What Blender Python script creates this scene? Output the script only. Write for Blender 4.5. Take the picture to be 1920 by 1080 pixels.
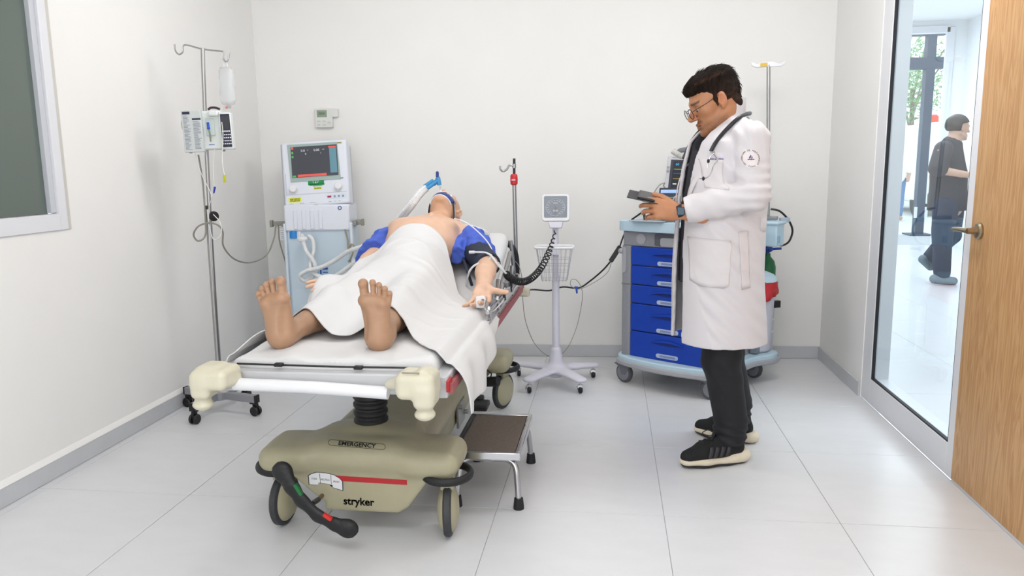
import bpy, bmesh, math, random
import numpy as np
from mathutils import Vector, Matrix, Euler
rng = random.Random(7)
S = bpy.context.scene
COL = S.collection
for o in list(bpy.data.objects):
    bpy.data.objects.remove(o)

# ---------------------------------------------------------------- camera, sky, lights, exposure
cd = bpy.data.cameras.new('camera'); cam = bpy.data.objects.new('camera', cd); COL.objects.link(cam)
cd.sensor_width = 36.0; cd.lens = 36.0*1420/1920; cd.clip_end = 200
cam.matrix_world = Matrix(((0.99174, -0.00663, 0.12809, 0.0), (0.12749, 0.16033, -0.97880, 0.0),
                           (-0.01404, 0.98704, 0.15986, 1.38), (0, 0, 0, 1)))
S.camera = cam
W = bpy.data.worlds.new('sky'); S.world = W; W.use_nodes = True
W.node_tree.nodes['Background'].inputs[0].default_value = (0.80, 0.91, 1.0, 1)
W.node_tree.nodes['Background'].inputs[1].default_value = 3.2

def area(name, loc, rot, sx, sy, power, col=(1, 1, 1), spread=180):
    l = bpy.data.lights.new(name, 'AREA'); l.shape = 'RECTANGLE'; l.size = sx; l.size_y = sy
    l.energy = power; l.color = col; l.spread = math.radians(spread)
    o = bpy.data.objects.new(name, l); COL.objects.link(o); o.location = loc; o.rotation_euler = rot
    return o
def globe(name, loc, power, r, col=(1, 0.985, 0.968)):
    l = bpy.data.lights.new(name, 'POINT'); l.energy = power; l.shadow_soft_size = r; l.color = col
    o = bpy.data.objects.new(name, l); COL.objects.link(o); o.location = loc; return o
globe('ceiling_lamp', (-1.15, 3.55, 2.45), 24, 0.14); globe('ceiling_lamp', (0.70, 3.55, 2.45), 30, 0.14)
globe('ceiling_lamp', (-0.9, 0.8, 2.45), 26, 0.20); globe('ceiling_lamp', (0.0, 0.8, 2.45), 26, 0.20)
area('rear_fill_light', (-0.5, -0.98, 1.35), (math.radians(90), 0, 0), 2.6, 1.7, 46, (0.97, 0.985, 1))  # fill lamp added behind the camera to brighten the lower walls
area('corridor_light', (3.6, 5.2, 3.35), (0, 0, 0), 2.2, 5.0, 160, (0.93, 0.97, 1))
area('corridor_light', (3.4, 10.2, 3.35), (0, 0, 0), 2.2, 4.0, 180, (0.93, 0.97, 1))
S.view_settings.view_transform = 'Standard'; S.view_settings.look = 'None'
S.view_settings.exposure = -0.33; S.view_settings.gamma = 1.0; S.view_settings.use_curve_mapping = False

# ---------------------------------------------------------------- materials
def lin(h):
    h = h.lstrip('#'); c = [int(h[i:i+2], 16)/255 for i in (0, 2, 4)]
    return tuple(x/12.92 if x <= 0.04045 else ((x+0.055)/1.055)**2.4 for x in c) + (1.0,)
MATS = {}
def mat(name, hexc, rough=0.5, metal=0.0, var=0.0, vscale=40, bump=0.0, bscale=200, emit=None, estr=0, attr=False,
        coat=0.0, sss=0.0, spec=0.5, dark=None, alpha=None, trans=0.0, ior=1.45, stretch=None):
    if name in MATS: return MATS[name]
    m = bpy.data.materials.new(name); m.use_nodes = True; nt = m.node_tree; N = nt.nodes; L = nt.links
    b = N['Principled BSDF']; c = lin(hexc)
    b.inputs['Base Color'].default_value = c; b.inputs['Roughness'].default_value = rough
    b.inputs['Metallic'].default_value = metal; b.inputs['Specular IOR Level'].default_value = spec
    b.inputs['Coat Weight'].default_value = coat
    if trans: b.inputs['Transmission Weight'].default_value = trans; b.inputs['IOR'].default_value = ior
    if sss:
        b.inputs['Subsurface Weight'].default_value = sss; b.inputs['Subsurface Radius'].default_value = (0.012, 0.005, 0.003)
        b.inputs['Subsurface Scale'].default_value = 1.0
    if emit: b.inputs['Emission Color'].default_value = lin(emit); b.inputs['Emission Strength'].default_value = estr
    if alpha is not None: b.inputs['Alpha'].default_value = alpha
    tc = None
    if var or bump:
        tc = N.new('ShaderNodeTexCoord'); src = tc.outputs['Object']
        if stretch:
            mp = N.new('ShaderNodeMapping'); mp.inputs['Scale'].default_value = stretch; L.new(src, mp.inputs[0]); src = mp.outputs[0]
    base = None
    if attr:
        a = N.new('ShaderNodeAttribute'); a.attribute_name = 'Col'
        mx = N.new('ShaderNodeMix'); mx.data_type = 'RGBA'; mx.blend_type = 'MULTIPLY'; mx.inputs[0].default_value = 1
        mx.inputs[6].default_value = c; L.new(a.outputs['Color'], mx.inputs[7]); base = mx.outputs[2]; L.new(base, b.inputs['Base Color'])
    if var:
        n = N.new('ShaderNodeTexNoise'); n.inputs['Scale'].default_value = vscale; n.inputs['Detail'].default_value = 6
        L.new(src, n.inputs['Vector'])
        mx = N.new('ShaderNodeMix'); mx.data_type = 'RGBA'
        mr = N.new('ShaderNodeMapRange'); mr.inputs[1].default_value = 0.35; mr.inputs[2].default_value = 0.65
        L.new(n.outputs['Fac'], mr.inputs[0]); L.new(mr.outputs[0], mx.inputs[0])
        d = lin(dark) if dark else tuple(x*(1-var) for x in c[:3])+(1,)
        if base is not None:
            L.new(base, mx.inputs[7]); m2 = N.new('ShaderNodeMix'); m2.data_type = 'RGBA'; m2.blend_type = 'MULTIPLY'; m2.inputs[0].default_value = 1
            L.new(base, m2.inputs[6]); m2.inputs[7].default_value = (1-var, 1-var, 1-var, 1); L.new(m2.outputs[2], mx.inputs[6])
        else:
            mx.inputs[6].default_value = d; mx.inputs[7].default_value = c
        L.new(mx.outputs[2], b.inputs['Base Color'])
    if bump:
        n2 = N.new('ShaderNodeTexNoise'); n2.inputs['Scale'].default_value = bscale; n2.inputs['Detail'].default_value = 4
        L.new(src, n2.inputs['Vector'])
        bp = N.new('ShaderNodeBump'); bp.inputs['Strength'].default_value = bump; bp.inputs['Distance'].default_value = 0.002
        L.new(n2.outputs['Fac'], bp.inputs['Height']); L.new(bp.outputs[0], b.inputs['Normal'])
    MATS[name] = m
    return m
def glassmat(name, tint, fac):
    """thin pane: partly clear, partly mirror by Fresnel"""
    if name in MATS: return MATS[name]
    m = bpy.data.materials.new(name); m.use_nodes = True; N = m.node_tree.nodes; L = m.node_tree.links
    N.remove(N['Principled BSDF']); out = N['Material Output']
    t = N.new('ShaderNodeBsdfTransparent'); t.inputs[0].default_value = tint
    g = N.new('ShaderNodeBsdfGlossy'); g.inputs['Roughness'].default_value = 0.01
    f = N.new('ShaderNodeFresnel'); f.inputs[0].default_value = 1.45
    ge = N.new('ShaderNodeNewGeometry'); iv = N.new('ShaderNodeMath'); iv.operation = 'MULTIPLY_ADD'; iv.inputs[1].default_value = -fac; iv.inputs[2].default_value = fac; L.new(ge.outputs['Backfacing'], iv.inputs[0])
    mu = N.new('ShaderNodeMath'); mu.operation = 'MULTIPLY'; L.new(f.outputs[0], mu.inputs[0]); L.new(iv.outputs[0], mu.inputs[1])
    mx = N.new('ShaderNodeMixShader'); L.new(mu.outputs[0], mx.inputs[0]); L.new(t.outputs[0], mx.inputs[1]); L.new(g.outputs[0], mx.inputs[2])
    L.new(mx.outputs[0], out.inputs[0]); MATS[name] = m
    return m

# ---------------------------------------------------------------- mesh building
def V(*a): return Vector(a)
def frame_of(d):
    d = Vector(d).normalized(); up = Vector((0, 0, 1)) if abs(d.z) < 0.95 else Vector((1, 0, 0))
    x = d.cross(up).normalized(); return x, d.cross(x).normalized(), d
def smooth_path(pts, n=8, closed=False):
    p = [Vector(q) for q in pts]
    if len(p) < 3: return p
    out = []; m = len(p); rngk = range(m if closed else m-1)
    for i in rngk:
        if closed: a, b, c, d = p[(i-1) % m], p[i], p[(i+1) % m], p[(i+2) % m]
        else: a, b, c, d = p[max(i-1, 0)], p[i], p[i+1], p[min(i+2, m-1)]
        for k in range(n):
            t = k/n
            out.append(0.5*((2*b)+(-a+c)*t+(2*a-5*b+4*c-d)*t*t+(-a+3*b-3*c+d)*t**3))
    if not closed: out.append(p[-1])
    return out
class MB:
    def __init__(s): s.v = []; s.f = []
    def add(s, vs, fs):
        o = len(s.v); s.v += [tuple(v) for v in vs]; s.f += [tuple(i+o for i in f) for f in fs]; return s
    def box(s, c, size, rz=0, R=None):
        M = R if R is not None else Matrix.Rotation(rz, 3, 'Z')
        c = Vector(c); h = [x/2 for x in size]
        vs = [c+M @ Vector((sx*h[0], sy*h[1], sz*h[2])) for sx in (-1, 1) for sy in (-1, 1) for sz in (-1, 1)]
        return s.add(vs, [(0, 1, 3, 2), (4, 6, 7, 5), (0, 4, 5, 1), (2, 3, 7, 6), (0, 2, 6, 4), (1, 5, 7, 3)])
    def cyl(s, a, b, r0, r1=None, n=20):
        r1 = r0 if r1 is None else r1; a = Vector(a); b = Vector(b); x, y, d = frame_of(b-a)
        vs = []
        for i in range(n):
            t = 2*math.pi*i/n; u = x*math.cos(t)+y*math.sin(t); vs += [a+u*r0, b+u*r1]
        fs = [(2*i, 2*i+1, (2*i+3) % (2*n), (2*i+2) % (2*n)) for i in range(n)]
        fs += [tuple(range(0, 2*n, 2)), tuple(reversed(range(1, 2*n, 2)))]
        return s.add(vs, fs)
    def tube(s, pts, r, n=10, sm=8, closed=False, cap=True):
        p = smooth_path(pts, sm, closed) if sm else [Vector(q) for q in pts]
        m = len(p); rf = r if callable(r) else (lambda t: r); vs = []; x = None
        for i in range(m):
            d = (p[(i+1) % m]-p[i-1]) if closed else (p[min(i+1, m-1)]-p[max(i-1, 0)])
            if d.length < 1e-9: d = Vector((0, 0, 1))
            d.normalize()
            if x is None: x, y, _ = frame_of(d)
            else:
                x = x-d*x.dot(d)
                x = x.normalized() if x.length > 1e-6 else frame_of(d)[0]
                y = d.cross(x)
            rr = rf(i/max(1, m-1))
            for k in range(n):
                t = 2*math.pi*k/n; vs.append(p[i]+(x*math.cos(t)+y*math.sin(t))*rr)
        fs = []
        for i in range(m if closed else m-1):
            j = (i+1) % m
            for k in range(n): fs.append((i*n+k, i*n+(k+1) % n, j*n+(k+1) % n, j*n+k))
        if cap and not closed: fs += [tuple(reversed(range(n))), tuple((m-1)*n+k for k in range(n))]
        return s.add(vs, fs)
    def lathe(s, prof, c=(0, 0, 0), axis=(0, 0, 1), n=28, cap=True):
        x, y, d = frame_of(axis); c = Vector(c); vs = []; m = len(prof)
        for r, z in prof:
            for k in range(n):
                t = 2*math.pi*k/n; vs.append(c+d*z+(x*math.cos(t)+y*math.sin(t))*r)
        fs = [(i*n+k, (i+1)*n+k, (i+1)*n+(k+1) % n, i*n+(k+1) % n) for i in range(m-1) for k in range(n)]
        if cap: fs += [tuple(range(n)), tuple(reversed([(m-1)*n+k for k in range(n)]))]
        return s.add(vs, fs)
    def prism(s, poly, h, M=None):
        """polygon in local xy, extruded 0..h along local z, placed by matrix M"""
        M = M or Matrix.Identity(4); n = len(poly)
        vs = [M @ Vector((x, y, 0)) for x, y in poly]+[M @ Vector((x, y, h)) for x, y in poly]
        fs = [tuple(reversed(range(n))), tuple(range(n, 2*n))]+[(i, (i+1) % n, n+(i+1) % n, n+i) for i in range(n)]
        return s.add(vs, fs)
    def ball(s, c, r, n=14):
        r = (r, r, r) if not hasattr(r, '__len__') else r
        c = Vector(c); vs = [c+Vector((0, 0, r[2]))]; m = n//2+1
        for i in range(1, m):
            a = math.pi*i/m
            for k in range(n):
                t = 2*math.pi*k/n; vs.append(c+Vector((r[0]*math.sin(a)*math.cos(t), r[1]*math.sin(a)*math.sin(t), r[2]*math.cos(a))))
        vs.append(c-Vector((0, 0, r[2]))); b = len(vs)-1
        fs = [(0, 1+k, 1+(k+1) % n) for k in range(n)]
        for i in range(m-2):
            for k in range(n): fs.append((1+i*n+k, 1+(i+1)*n+k, 1+(i+1)*n+(k+1) % n, 1+i*n+(k+1) % n))
        o = 1+(m-2)*n
        fs += [(o+k, b, o+(k+1) % n) for k in range(n)]
        return s.add(vs, fs)
    def sheet(s, rows, closed=False):
        n = len(rows[0]); fs = []
        for i in range(len(rows)-1):
            for k in range(n if closed else n-1): fs.append((i*n+k, i*n+(k+1) % n, (i+1)*n+(k+1) % n, (i+1)*n+k))
        return s.add([q for r in rows for q in r], fs)
def rrect(w, h, r, n=5, cx=0, cy=0):
    out = []
    for sx, sy, a0 in ((1, 1, 0), (-1, 1, 90), (-1, -1, 180), (1, -1, 270)):
        for i in range(n+1):
            a = math.radians(a0+90*i/n); out.append((cx+sx*(w/2-r)+r*math.cos(a), cy+sy*(h/2-r)+r*math.sin(a)))
    return out
def place(o, parent=None, world=False):
    COL.objects.link(o)
    if parent is not None:
        o.parent = parent
        if world: o.matrix_local = parent.matrix_world_keep.inverted() if hasattr(parent, 'matrix_world_keep') else Matrix.Translation(-parent.location)
    return o
def fin(me, sm=35):
    if sm:
        me.polygons.foreach_set('use_smooth', [True]*len(me.polygons))
        if sm < 180: me.set_sharp_from_angle(angle=math.radians(sm))
    me.update()
def obj(name, mb, m, parent=None, bev=0, sm=35, world=False, sub=0, solid=0, seg=2):
    me = bpy.data.meshes.new(name); me.from_pydata(mb.v, [], mb.f)
    b = bmesh.new(); b.from_mesh(me); bmesh.ops.recalc_face_normals(b, faces=b.faces); b.to_mesh(me); b.free()
    me.materials.append(m); fin(me, sm)
    o = bpy.data.objects.new(name, me); place(o, parent, world)
    if solid:
        k = o.modifiers.new('thick', 'SOLIDIFY'); k.thickness = solid; k.offset = 0
    if bev:
        k = o.modifiers.new('bevel', 'BEVEL'); k.width = bev; k.segments = seg; k.limit_method = 'ANGLE'; k.angle_limit = math.radians(40)
        k.harden_normals = False
    if sub:
        k = o.modifiers.new('sub', 'SUBSURF'); k.levels = sub; k.render_levels = sub
    return o
def thing(name, label, cat, loc=(0, 0, 0), rz=0, group=None):
    o = bpy.data.objects.new(name, None); COL.objects.link(o); o.location = loc; o.rotation_euler = (0, 0, rz)
    o.empty_display_size = 0.05; o['label'] = label; o['category'] = cat
    if group: o['group'] = group
    return o
def tag(o, label, cat, group=None):
    o['label'] = label; o['category'] = cat
    if group: o['group'] = group
    return o
def struct(name, mb, m, parent=None, **k):
    o = obj(name, mb, m, parent, **k)
    if parent is None: o['kind'] = 'structure'
    return o
def text(name, s, size, M, m, parent, world=False, ext=0.0004, align='CENTER', xs=1.0, shear=0.0, bold=0.0):
    c = bpy.data.curves.new(name, 'FONT'); c.body = s; c.size = size; c.extrude = ext; c.align_x = align; c.align_y = 'CENTER'
    c.shear = shear; c.resolution_u = 3; c.offset = bold
    t = bpy.data.objects.new('tmp', c); COL.objects.link(t)
    dg = bpy.context.evaluated_depsgraph_get(); me = bpy.data.meshes.new_from_object(t.evaluated_get(dg))
    bpy.data.objects.remove(t); bpy.data.curves.remove(c)
    me.transform(M @ Matrix.Diagonal((xs, 1, 1, 1))); me.name = name; me.materials.clear(); me.materials.append(m)
    o = bpy.data.objects.new(name, me); place(o, parent, world)
    return o
def bars(name, w, h, M, m, parent, world=False):
    """lines of print too small to read"""
    R = random.Random(int(w*1e4)+len(bpy.data.objects)); q = MB(); n = max(1, int(round(h/0.006))); dz = h/n
    for k in range(n):
        x = -w/2; y = h/2-dz*(k+0.5)
        while x < w/2-0.0015:
            l = min(w/2-x, w*(0.12+0.3*R.random())); q.box((x+l/2, y, 0.0003), (l*0.86, dz*0.55, 0.0006)); x += l
    q.v = [tuple(M @ Vector(v)) for v in q.v]
    return obj(name, q, m, parent, world=world, sm=0)
def basis(o, x, y):
    """matrix whose local x,y axes are the given directions at origin o"""
    x = Vector(x).normalized(); y = Vector(y); y = (y-x*y.dot(x)).normalized(); z = x.cross(y)
    return Matrix(((x.x, y.x, z.x, o[0]), (x.y, y.y, z.y, o[1]), (x.z, y.z, z.z, o[2]), (0, 0, 0, 1)))
def copy_tree(r, loc=None, rz=None, label=None):
    def cp(o, par):
        c = o.copy(); COL.objects.link(c)
        if par is not None: c.parent = par
        for ch in [q for q in COL.objects if q.parent == o]: cp(ch, c)
        return c
    c = cp(r, None)
    if loc is not None: c.location = loc
    if rz is not None: c.rotation_euler = (0, 0, rz)
    if label: c['label'] = label
    return c

# ---------------------------------------------------------------- smooth solids from distance fields
class Field:
    def __init__(s, lo, hi, h):
        s.lo = np.array(lo, np.float32); s.h = h; s.n = [int(math.ceil((b-a)/h))+1 for a, b in zip(lo, hi)]
        s.ax = [s.lo[i]+h*np.arange(s.n[i], dtype=np.float32) for i in range(3)]
        s.f = np.full(s.n, 1.0, np.float32)
    def blk(s, lo, hi):
        r = []
        for i in range(3):
            a = int(max(0, math.floor((lo[i]-s.lo[i])/s.h))); b = int(min(s.n[i], math.ceil((hi[i]-s.lo[i])/s.h)+1))
            if b <= a: return None
            r.append(slice(a, b))
        return tuple(r)
    def grid(s, B): return (s.ax[0][B[0]][:, None, None], s.ax[1][B[1]][None, :, None], s.ax[2][B[2]][None, None, :])
    def _op(s, B, d, op, k):
        f = s.f[B]
        if op == 'u':
            if k > 0:
                h = np.clip(0.5+0.5*(f-d)/k, 0, 1); s.f[B] = f+(d-f)*h-k*h*(1-h)
            else: s.f[B] = np.minimum(f, d)
        else:
            if op == '-': d = -d
            if k > 0:
                h = np.clip(0.5-0.5*(f-d)/k, 0, 1); s.f[B] = f+(d-f)*h+k*h*(1-h)
            else: s.f[B] = np.maximum(f, d)
    def rc(s, a, b, ra, rb=None, k=0.01, op='u', sq=None):
        """tapered capsule; sq=(axis, factor) flattens it along an axis"""
        rb = ra if rb is None else rb; a = np.array(a, np.float32); b = np.array(b, np.float32); R = max(ra, rb)*(max(1, sq[1]) if sq else 1)+k+3*s.h+0.012
        B = s.blk(np.minimum(a, b)-R, np.maximum(a, b)+R)
        if B is None: return s
        X, Y, Z = s.grid(B); X = X-a[0]; Y = Y-a[1]; Z = Z-a[2]; ba = b-a
        if sq:
            nv = np.array(sq[0], np.float32); nv = nv/np.linalg.norm(nv); w = (X*nv[0]+Y*nv[1]+Z*nv[2])*(1/sq[1]-1)
            X = X+w*nv[0]; Y = Y+w*nv[1]; Z = Z+w*nv[2]; ba = ba+nv*(ba@nv)*(1/sq[1]-1)
        L = float(ba@ba)+1e-12; t = np.clip((X*ba[0]+Y*ba[1]+Z*ba[2])/L, 0, 1)
        d = np.sqrt((X-t*ba[0])**2+(Y-t*ba[1])**2+(Z-t*ba[2])**2)-(ra+(rb-ra)*t)
        if sq: d = d*min(1, sq[1])
        s._op(B, d.astype(np.float32), op, k); return s
    def chain(s, pts, rs, k=0.01, op='u', sq=None):
        for i in range(len(pts)-1): s.rc(pts[i], pts[i+1], rs[i], rs[i+1], k if i == 0 else min(k, 0.01), op, sq)
        return s
    def ell(s, c, r, R=None, k=0.01, op='u'):
        c = np.array(c, np.float32); r = np.array(r, np.float32); P = float(r.max())+k+3*s.h+0.012
        B = s.blk(c-P, c+P)
        if B is None: return s
        X, Y, Z = s.grid(B); X = X-c[0]; Y = Y-c[1]; Z = Z-c[2]
        if R is not None:
            q = [X*R[0][i]+Y*R[1][i]+Z*R[2][i] for i in range(3)]
        else: q = [X, Y, Z]
        k0 = np.sqrt((q[0]/r[0])**2+(q[1]/r[1])**2+(q[2]/r[2])**2); k1 = np.sqrt((q[0]/r[0]**2)**2+(q[1]/r[1]**2)**2+(q[2]/r[2]**2)**2)+1e-6
        s._op(B, (k0*(k0-1)/k1).astype(np.float32), op, k); return s
    def box(s, c, half, rad=0.005, R=None, k=0.0, op='u'):
        c = np.array(c, np.float32); P = float(np.linalg.norm(half))+k+3*s.h+0.012
        B = s.blk(c-P, c+P)
        if B is None: return s
        X, Y, Z = s.grid(B); X = X-c[0]; Y = Y-c[1]; Z = Z-c[2]
        q = [X*R[0][i]+Y*R[1][i]+Z*R[2][i] for i in range(3)] if R is not None else [X, Y, Z]
        q = [np.abs(q[i])-(half[i]-rad) for i in range(3)]
        d = np.sqrt(np.maximum(q[0], 0)**2+np.maximum(q[1], 0)**2+np.maximum(q[2], 0)**2)+np.minimum(np.maximum(np.maximum(q[0], q[1]), q[2]), 0)-rad
        s._op(B, d.astype(np.float32), op, k); return s
    def fn(s, lo, hi, func, k=0.0, op='u'):
        B = s.blk(lo, hi)
        if B is None: return s
        d = func(*s.grid(B)); s._op(B, np.broadcast_to(d, s.f[B].shape).astype(np.float32), op, k); return s
    def plane(s, p, nrm, k=0.0):
        """keep the side the normal points away from"""
        X, Y, Z = s.grid((slice(None),)*3); n = np.array(nrm, float); n /= np.linalg.norm(n)
        d = ((X-p[0])*n[0]+(Y-p[1])*n[1]+(Z-p[2])*n[2]).astype(np.float32)
        s._op((slice(None),)*3, np.broadcast_to(d, s.f.shape), 'i', k); return s
    def disp(s, func, band=0.03):
        X, Y, Z = s.grid((slice(None),)*3); m = np.abs(s.f) < band
        i = np.nonzero(m); s.f[m] += func(s.ax[0][i[0]], s.ax[1][i[1]], s.ax[2][i[2]]).astype(np.float32); return s
    def shell(s, t): s.f = np.maximum(s.f, -(s.f+t)); return s
    def net(s, relax=2):
        f = s.f; g = f < 0; nx, ny, nz = f.shape
        c = np.zeros((nx-1, ny-1, nz-1), np.int8)
        for dx in (0, 1):
            for dy in (0, 1):
                for dz in (0, 1): c += g[dx:nx-1+dx, dy:ny-1+dy, dz:nz-1+dz]
        I = np.argwhere((c > 0) & (c < 8)); n = len(I)
        corners = np.array([(a, b, d) for a in (0, 1) for b in (0, 1) for d in (0, 1)])
        Vv = np.stack([f[I[:, 0]+q[0], I[:, 1]+q[1], I[:, 2]+q[2]] for q in corners], 1)
        acc = np.zeros((n, 3)); cnt = np.zeros(n)
        for i in range(8):
            for j in range(i+1, 8):
                if abs(corners[i]-corners[j]).sum() != 1: continue
                a = Vv[:, i]; b = Vv[:, j]; m = (a < 0) != (b < 0); t = a[m]/(a[m]-b[m])
                acc[m] += corners[i]+(corners[j]-corners[i])*t[:, None]; cnt[m] += 1
        P = (I+acc/cnt[:, None])*s.h+s.lo
        idx = np.full(c.shape, -1, np.int32); idx[I[:, 0], I[:, 1], I[:, 2]] = np.arange(n); Q = []
        for ax in range(3):
            sl0 = [slice(None)]*3; sl1 = [slice(None)]*3; sl0[ax] = slice(0, -1); sl1[ax] = slice(1, None)
            a = g[tuple(sl0)]; b = g[tuple(sl1)]; E = np.argwhere(a != b)
            u, w = (ax+1) % 3, (ax+2) % 3
            E = E[(E[:, u] > 0) & (E[:, w] > 0) & (E[:, u] < f.shape[u]-1) & (E[:, w] < f.shape[w]-1)]
            def at(du, dw):
                e = E.copy(); e[:, u] -= du; e[:, w] -= dw; return idx[e[:, 0], e[:, 1], e[:, 2]]
            q = np.stack([at(1, 1), at(0, 1), at(0, 0), at(1, 0)], 1)
            fl = ~a[E[:, 0], E[:, 1], E[:, 2]]; q[fl] = q[fl][:, ::-1]; Q.append(q)
        Q = np.concatenate(Q)
        for it in range(relax):
            a = np.concatenate([Q[:, 0], Q[:, 1], Q[:, 2], Q[:, 3], Q[:, 1], Q[:, 2], Q[:, 3], Q[:, 0]])
            b = np.concatenate([Q[:, 1], Q[:, 2], Q[:, 3], Q[:, 0], Q[:, 0], Q[:, 1], Q[:, 2], Q[:, 3]])
            k = np.bincount(a, minlength=n).astype(float)[:, None]
            av = np.stack([np.bincount(a, weights=P[b, i], minlength=n) for i in range(3)], 1)/np.maximum(k, 1)
            P = P+(av-P)*(0.6 if it % 2 == 0 else -0.45)
        return P, Q
def npmesh(name, parts, m, parent=None, world=False, col=None):
    """parts: list of (verts, quads); col: per-vertex colours"""
    if isinstance(parts, tuple): parts = [parts]
    P = np.concatenate([p for p, q in parts]); off = np.cumsum([0]+[len(p) for p, q in parts])
    Q = np.concatenate([q+o for (p, q), o in zip(parts, off)])
    me = bpy.data.meshes.new(name); me.vertices.add(len(P)); me.vertices.foreach_set('co', P.astype(np.float32).ravel())
    me.loops.add(Q.size); me.loops.foreach_set('vertex_index', Q.astype(np.int32).ravel())
    me.polygons.add(len(Q)); me.polygons.foreach_set('loop_start', np.arange(0, Q.size, 4, dtype=np.int32))
    me.update(calc_edges=True); me.polygons.foreach_set('use_smooth', [True]*len(Q))
    if col is not None:
        a = me.attributes.new('Col', 'FLOAT_COLOR', 'POINT'); cc = np.ones((len(P), 4), np.float32); cc[:, :3] = col(P) if callable(col) else col
        a.data.foreach_set('color', cc.ravel())
    me.materials.append(m); me.update()
    return place(bpy.data.objects.new(name, me), parent, world)
def xform(part, M):
    P, Q = part; A = np.array(M); P = P@A[:3, :3].T+A[:3, 3]
    if np.linalg.det(A[:3, :3]) < 0: Q = Q[:, ::-1]
    return P, Q
def wave(x, y, z, seed, f=20.0, n=5):
    r = np.random.RandomState(seed); o = 0
    for i in range(n):
        d = r.randn(3); d /= np.linalg.norm(d); o = o+np.sin((x*d[0]+y*d[1]+z*d[2])*f*(0.6+0.9*r.rand())+r.rand()*6.28)
    return o/n
# ---------------------------------------------------------------- room shell
wall_m = mat('painted_wall', '#F2F1EF', 0.75, var=0.015, vscale=3, bump=0.08, bscale=90)
base_m = mat('grey_tile_skirting', '#C9CBCF', 0.35, var=0.03, vscale=8)
grout_m = mat('grout', '#B9BABC', 0.8)
tile_m = mat('pale_porcelain_tile', '#DEDFE2', 0.3, var=0.03, vscale=5, bump=0.03, bscale=300, stretch=(1, 2.5, 1))
alu_m = mat('white_aluminium', '#E4E5EA', 0.35)
gasket_m = mat('black_gasket', '#15161C', 0.6)
H = 2.72
def back_y(x): return 5.29+(x+2.51)*0.0414
floor = struct('floor', MB().box((-0.5175, 2.2, -0.0535), (4.0, 6.6, 0.1)), grout_m)
tm = None
def tiles(parent, xs, ys, clip, m):
    """one slab per tile, 2 mm joints, edges cut by the walls"""
    shared = {}
    for i in range(len(xs)-1):
        for j in range(len(ys)-1):
            a, b, c, d = max(xs[i], clip[0]), min(xs[i+1], clip[1]), max(ys[j], clip[2]), min(ys[j+1], clip[3])
            if b-a < 0.02 or d-c < 0.02: continue
            key = (round(b-a, 3), round(d-c, 3))
            if key not in shared:
                w, l = b-a-0.0024, d-c-0.0024; q = MB()
                q.add([(-w/2, -l/2, -0.006), (w/2, -l/2, -0.006), (w/2, l/2, -0.006), (-w/2, l/2, -0.006),
                       (-w/2, -l/2, -0.0008), (w/2, -l/2, -0.0008), (w/2, l/2, -0.0008), (-w/2, l/2, -0.0008),
                       (-w/2+.001, -l/2+.001, 0), (w/2-.001, -l/2+.001, 0), (w/2-.001, l/2-.001, 0), (-w/2+.001, l/2-.001, 0)],
                      [(0, 1, 5, 4), (1, 2, 6, 5), (2, 3, 7, 6), (3, 0, 4, 7), (4, 5, 9, 8), (5, 6, 10, 9), (6, 7, 11, 10), (7, 4, 8, 11), (8, 9, 10, 11)])
                o = obj('tile', q, m, parent, sm=0); shared[key] = o
            else:
                o = shared[key].copy(); COL.objects.link(o)
            o.location = ((a+b)/2, (c+d)/2, 0)
tiles(floor, [-1.788+0.669*k for k in range(-2, 6)], [2.873+0.738*k for k in range(-6, 5)], (-2.51, 1.475, -1.05, 5.47), tile_m)
struct('ceiling', MB().box((-0.52, 2.2, H+0.05), (4.2, 6.7, 0.1)), wall_m)
# back wall, a little out of square
Lb = V(-2.61, back_y(-2.61), 0); Rb = V(1.575, back_y(1.575), 0); dv = (Rb-Lb).normalized(); ang = math.atan2(dv.y, dv.x); nb = V(-dv.y, dv.x, 0)
mid = (Lb+Rb)/2
struct('wall_back', MB().box(mid+nb*0.05+V(0, 0, H/2-0.05), ((Rb-Lb).length, 0.1, H+0.1), ang), wall_m)
struct('baseboard_back', MB().box((V(-2.51, back_y(-2.51), 0)+V(1.475, back_y(1.475), 0))/2-nb*0.006+V(0, 0, 0.0445), (3.98, 0.012, 0.087), ang), base_m, bev=0.002)
struct('wall_front', MB().box((-0.52, -1.1, H/2-0.05), (4.2, 0.1, H+0.1)), wall_m)
q = MB()
for x, z, w, h_ in ((-0.5, 0.46, 2.72, 0.07), (-0.5, 2.24, 2.72, 0.07), (-1.83, 1.35, 0.07, 1.85), (0.83, 1.35, 0.07, 1.85), (-0.5, 1.35, 0.06, 1.72)): q.box((x, -1.03, z), (w, 0.06, h_))
added_window3 = struct('added_window_3', q, alu_m, bev=0.004)  # unseen window, added to go with the rear fill lamp
obj('window_pane', MB().box((-0.5, -1.045, 1.35), (2.6, 0.006, 1.72)), mat('frosted_window_glass', '#E6EDF2', 0.5), added_window3)
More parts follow.
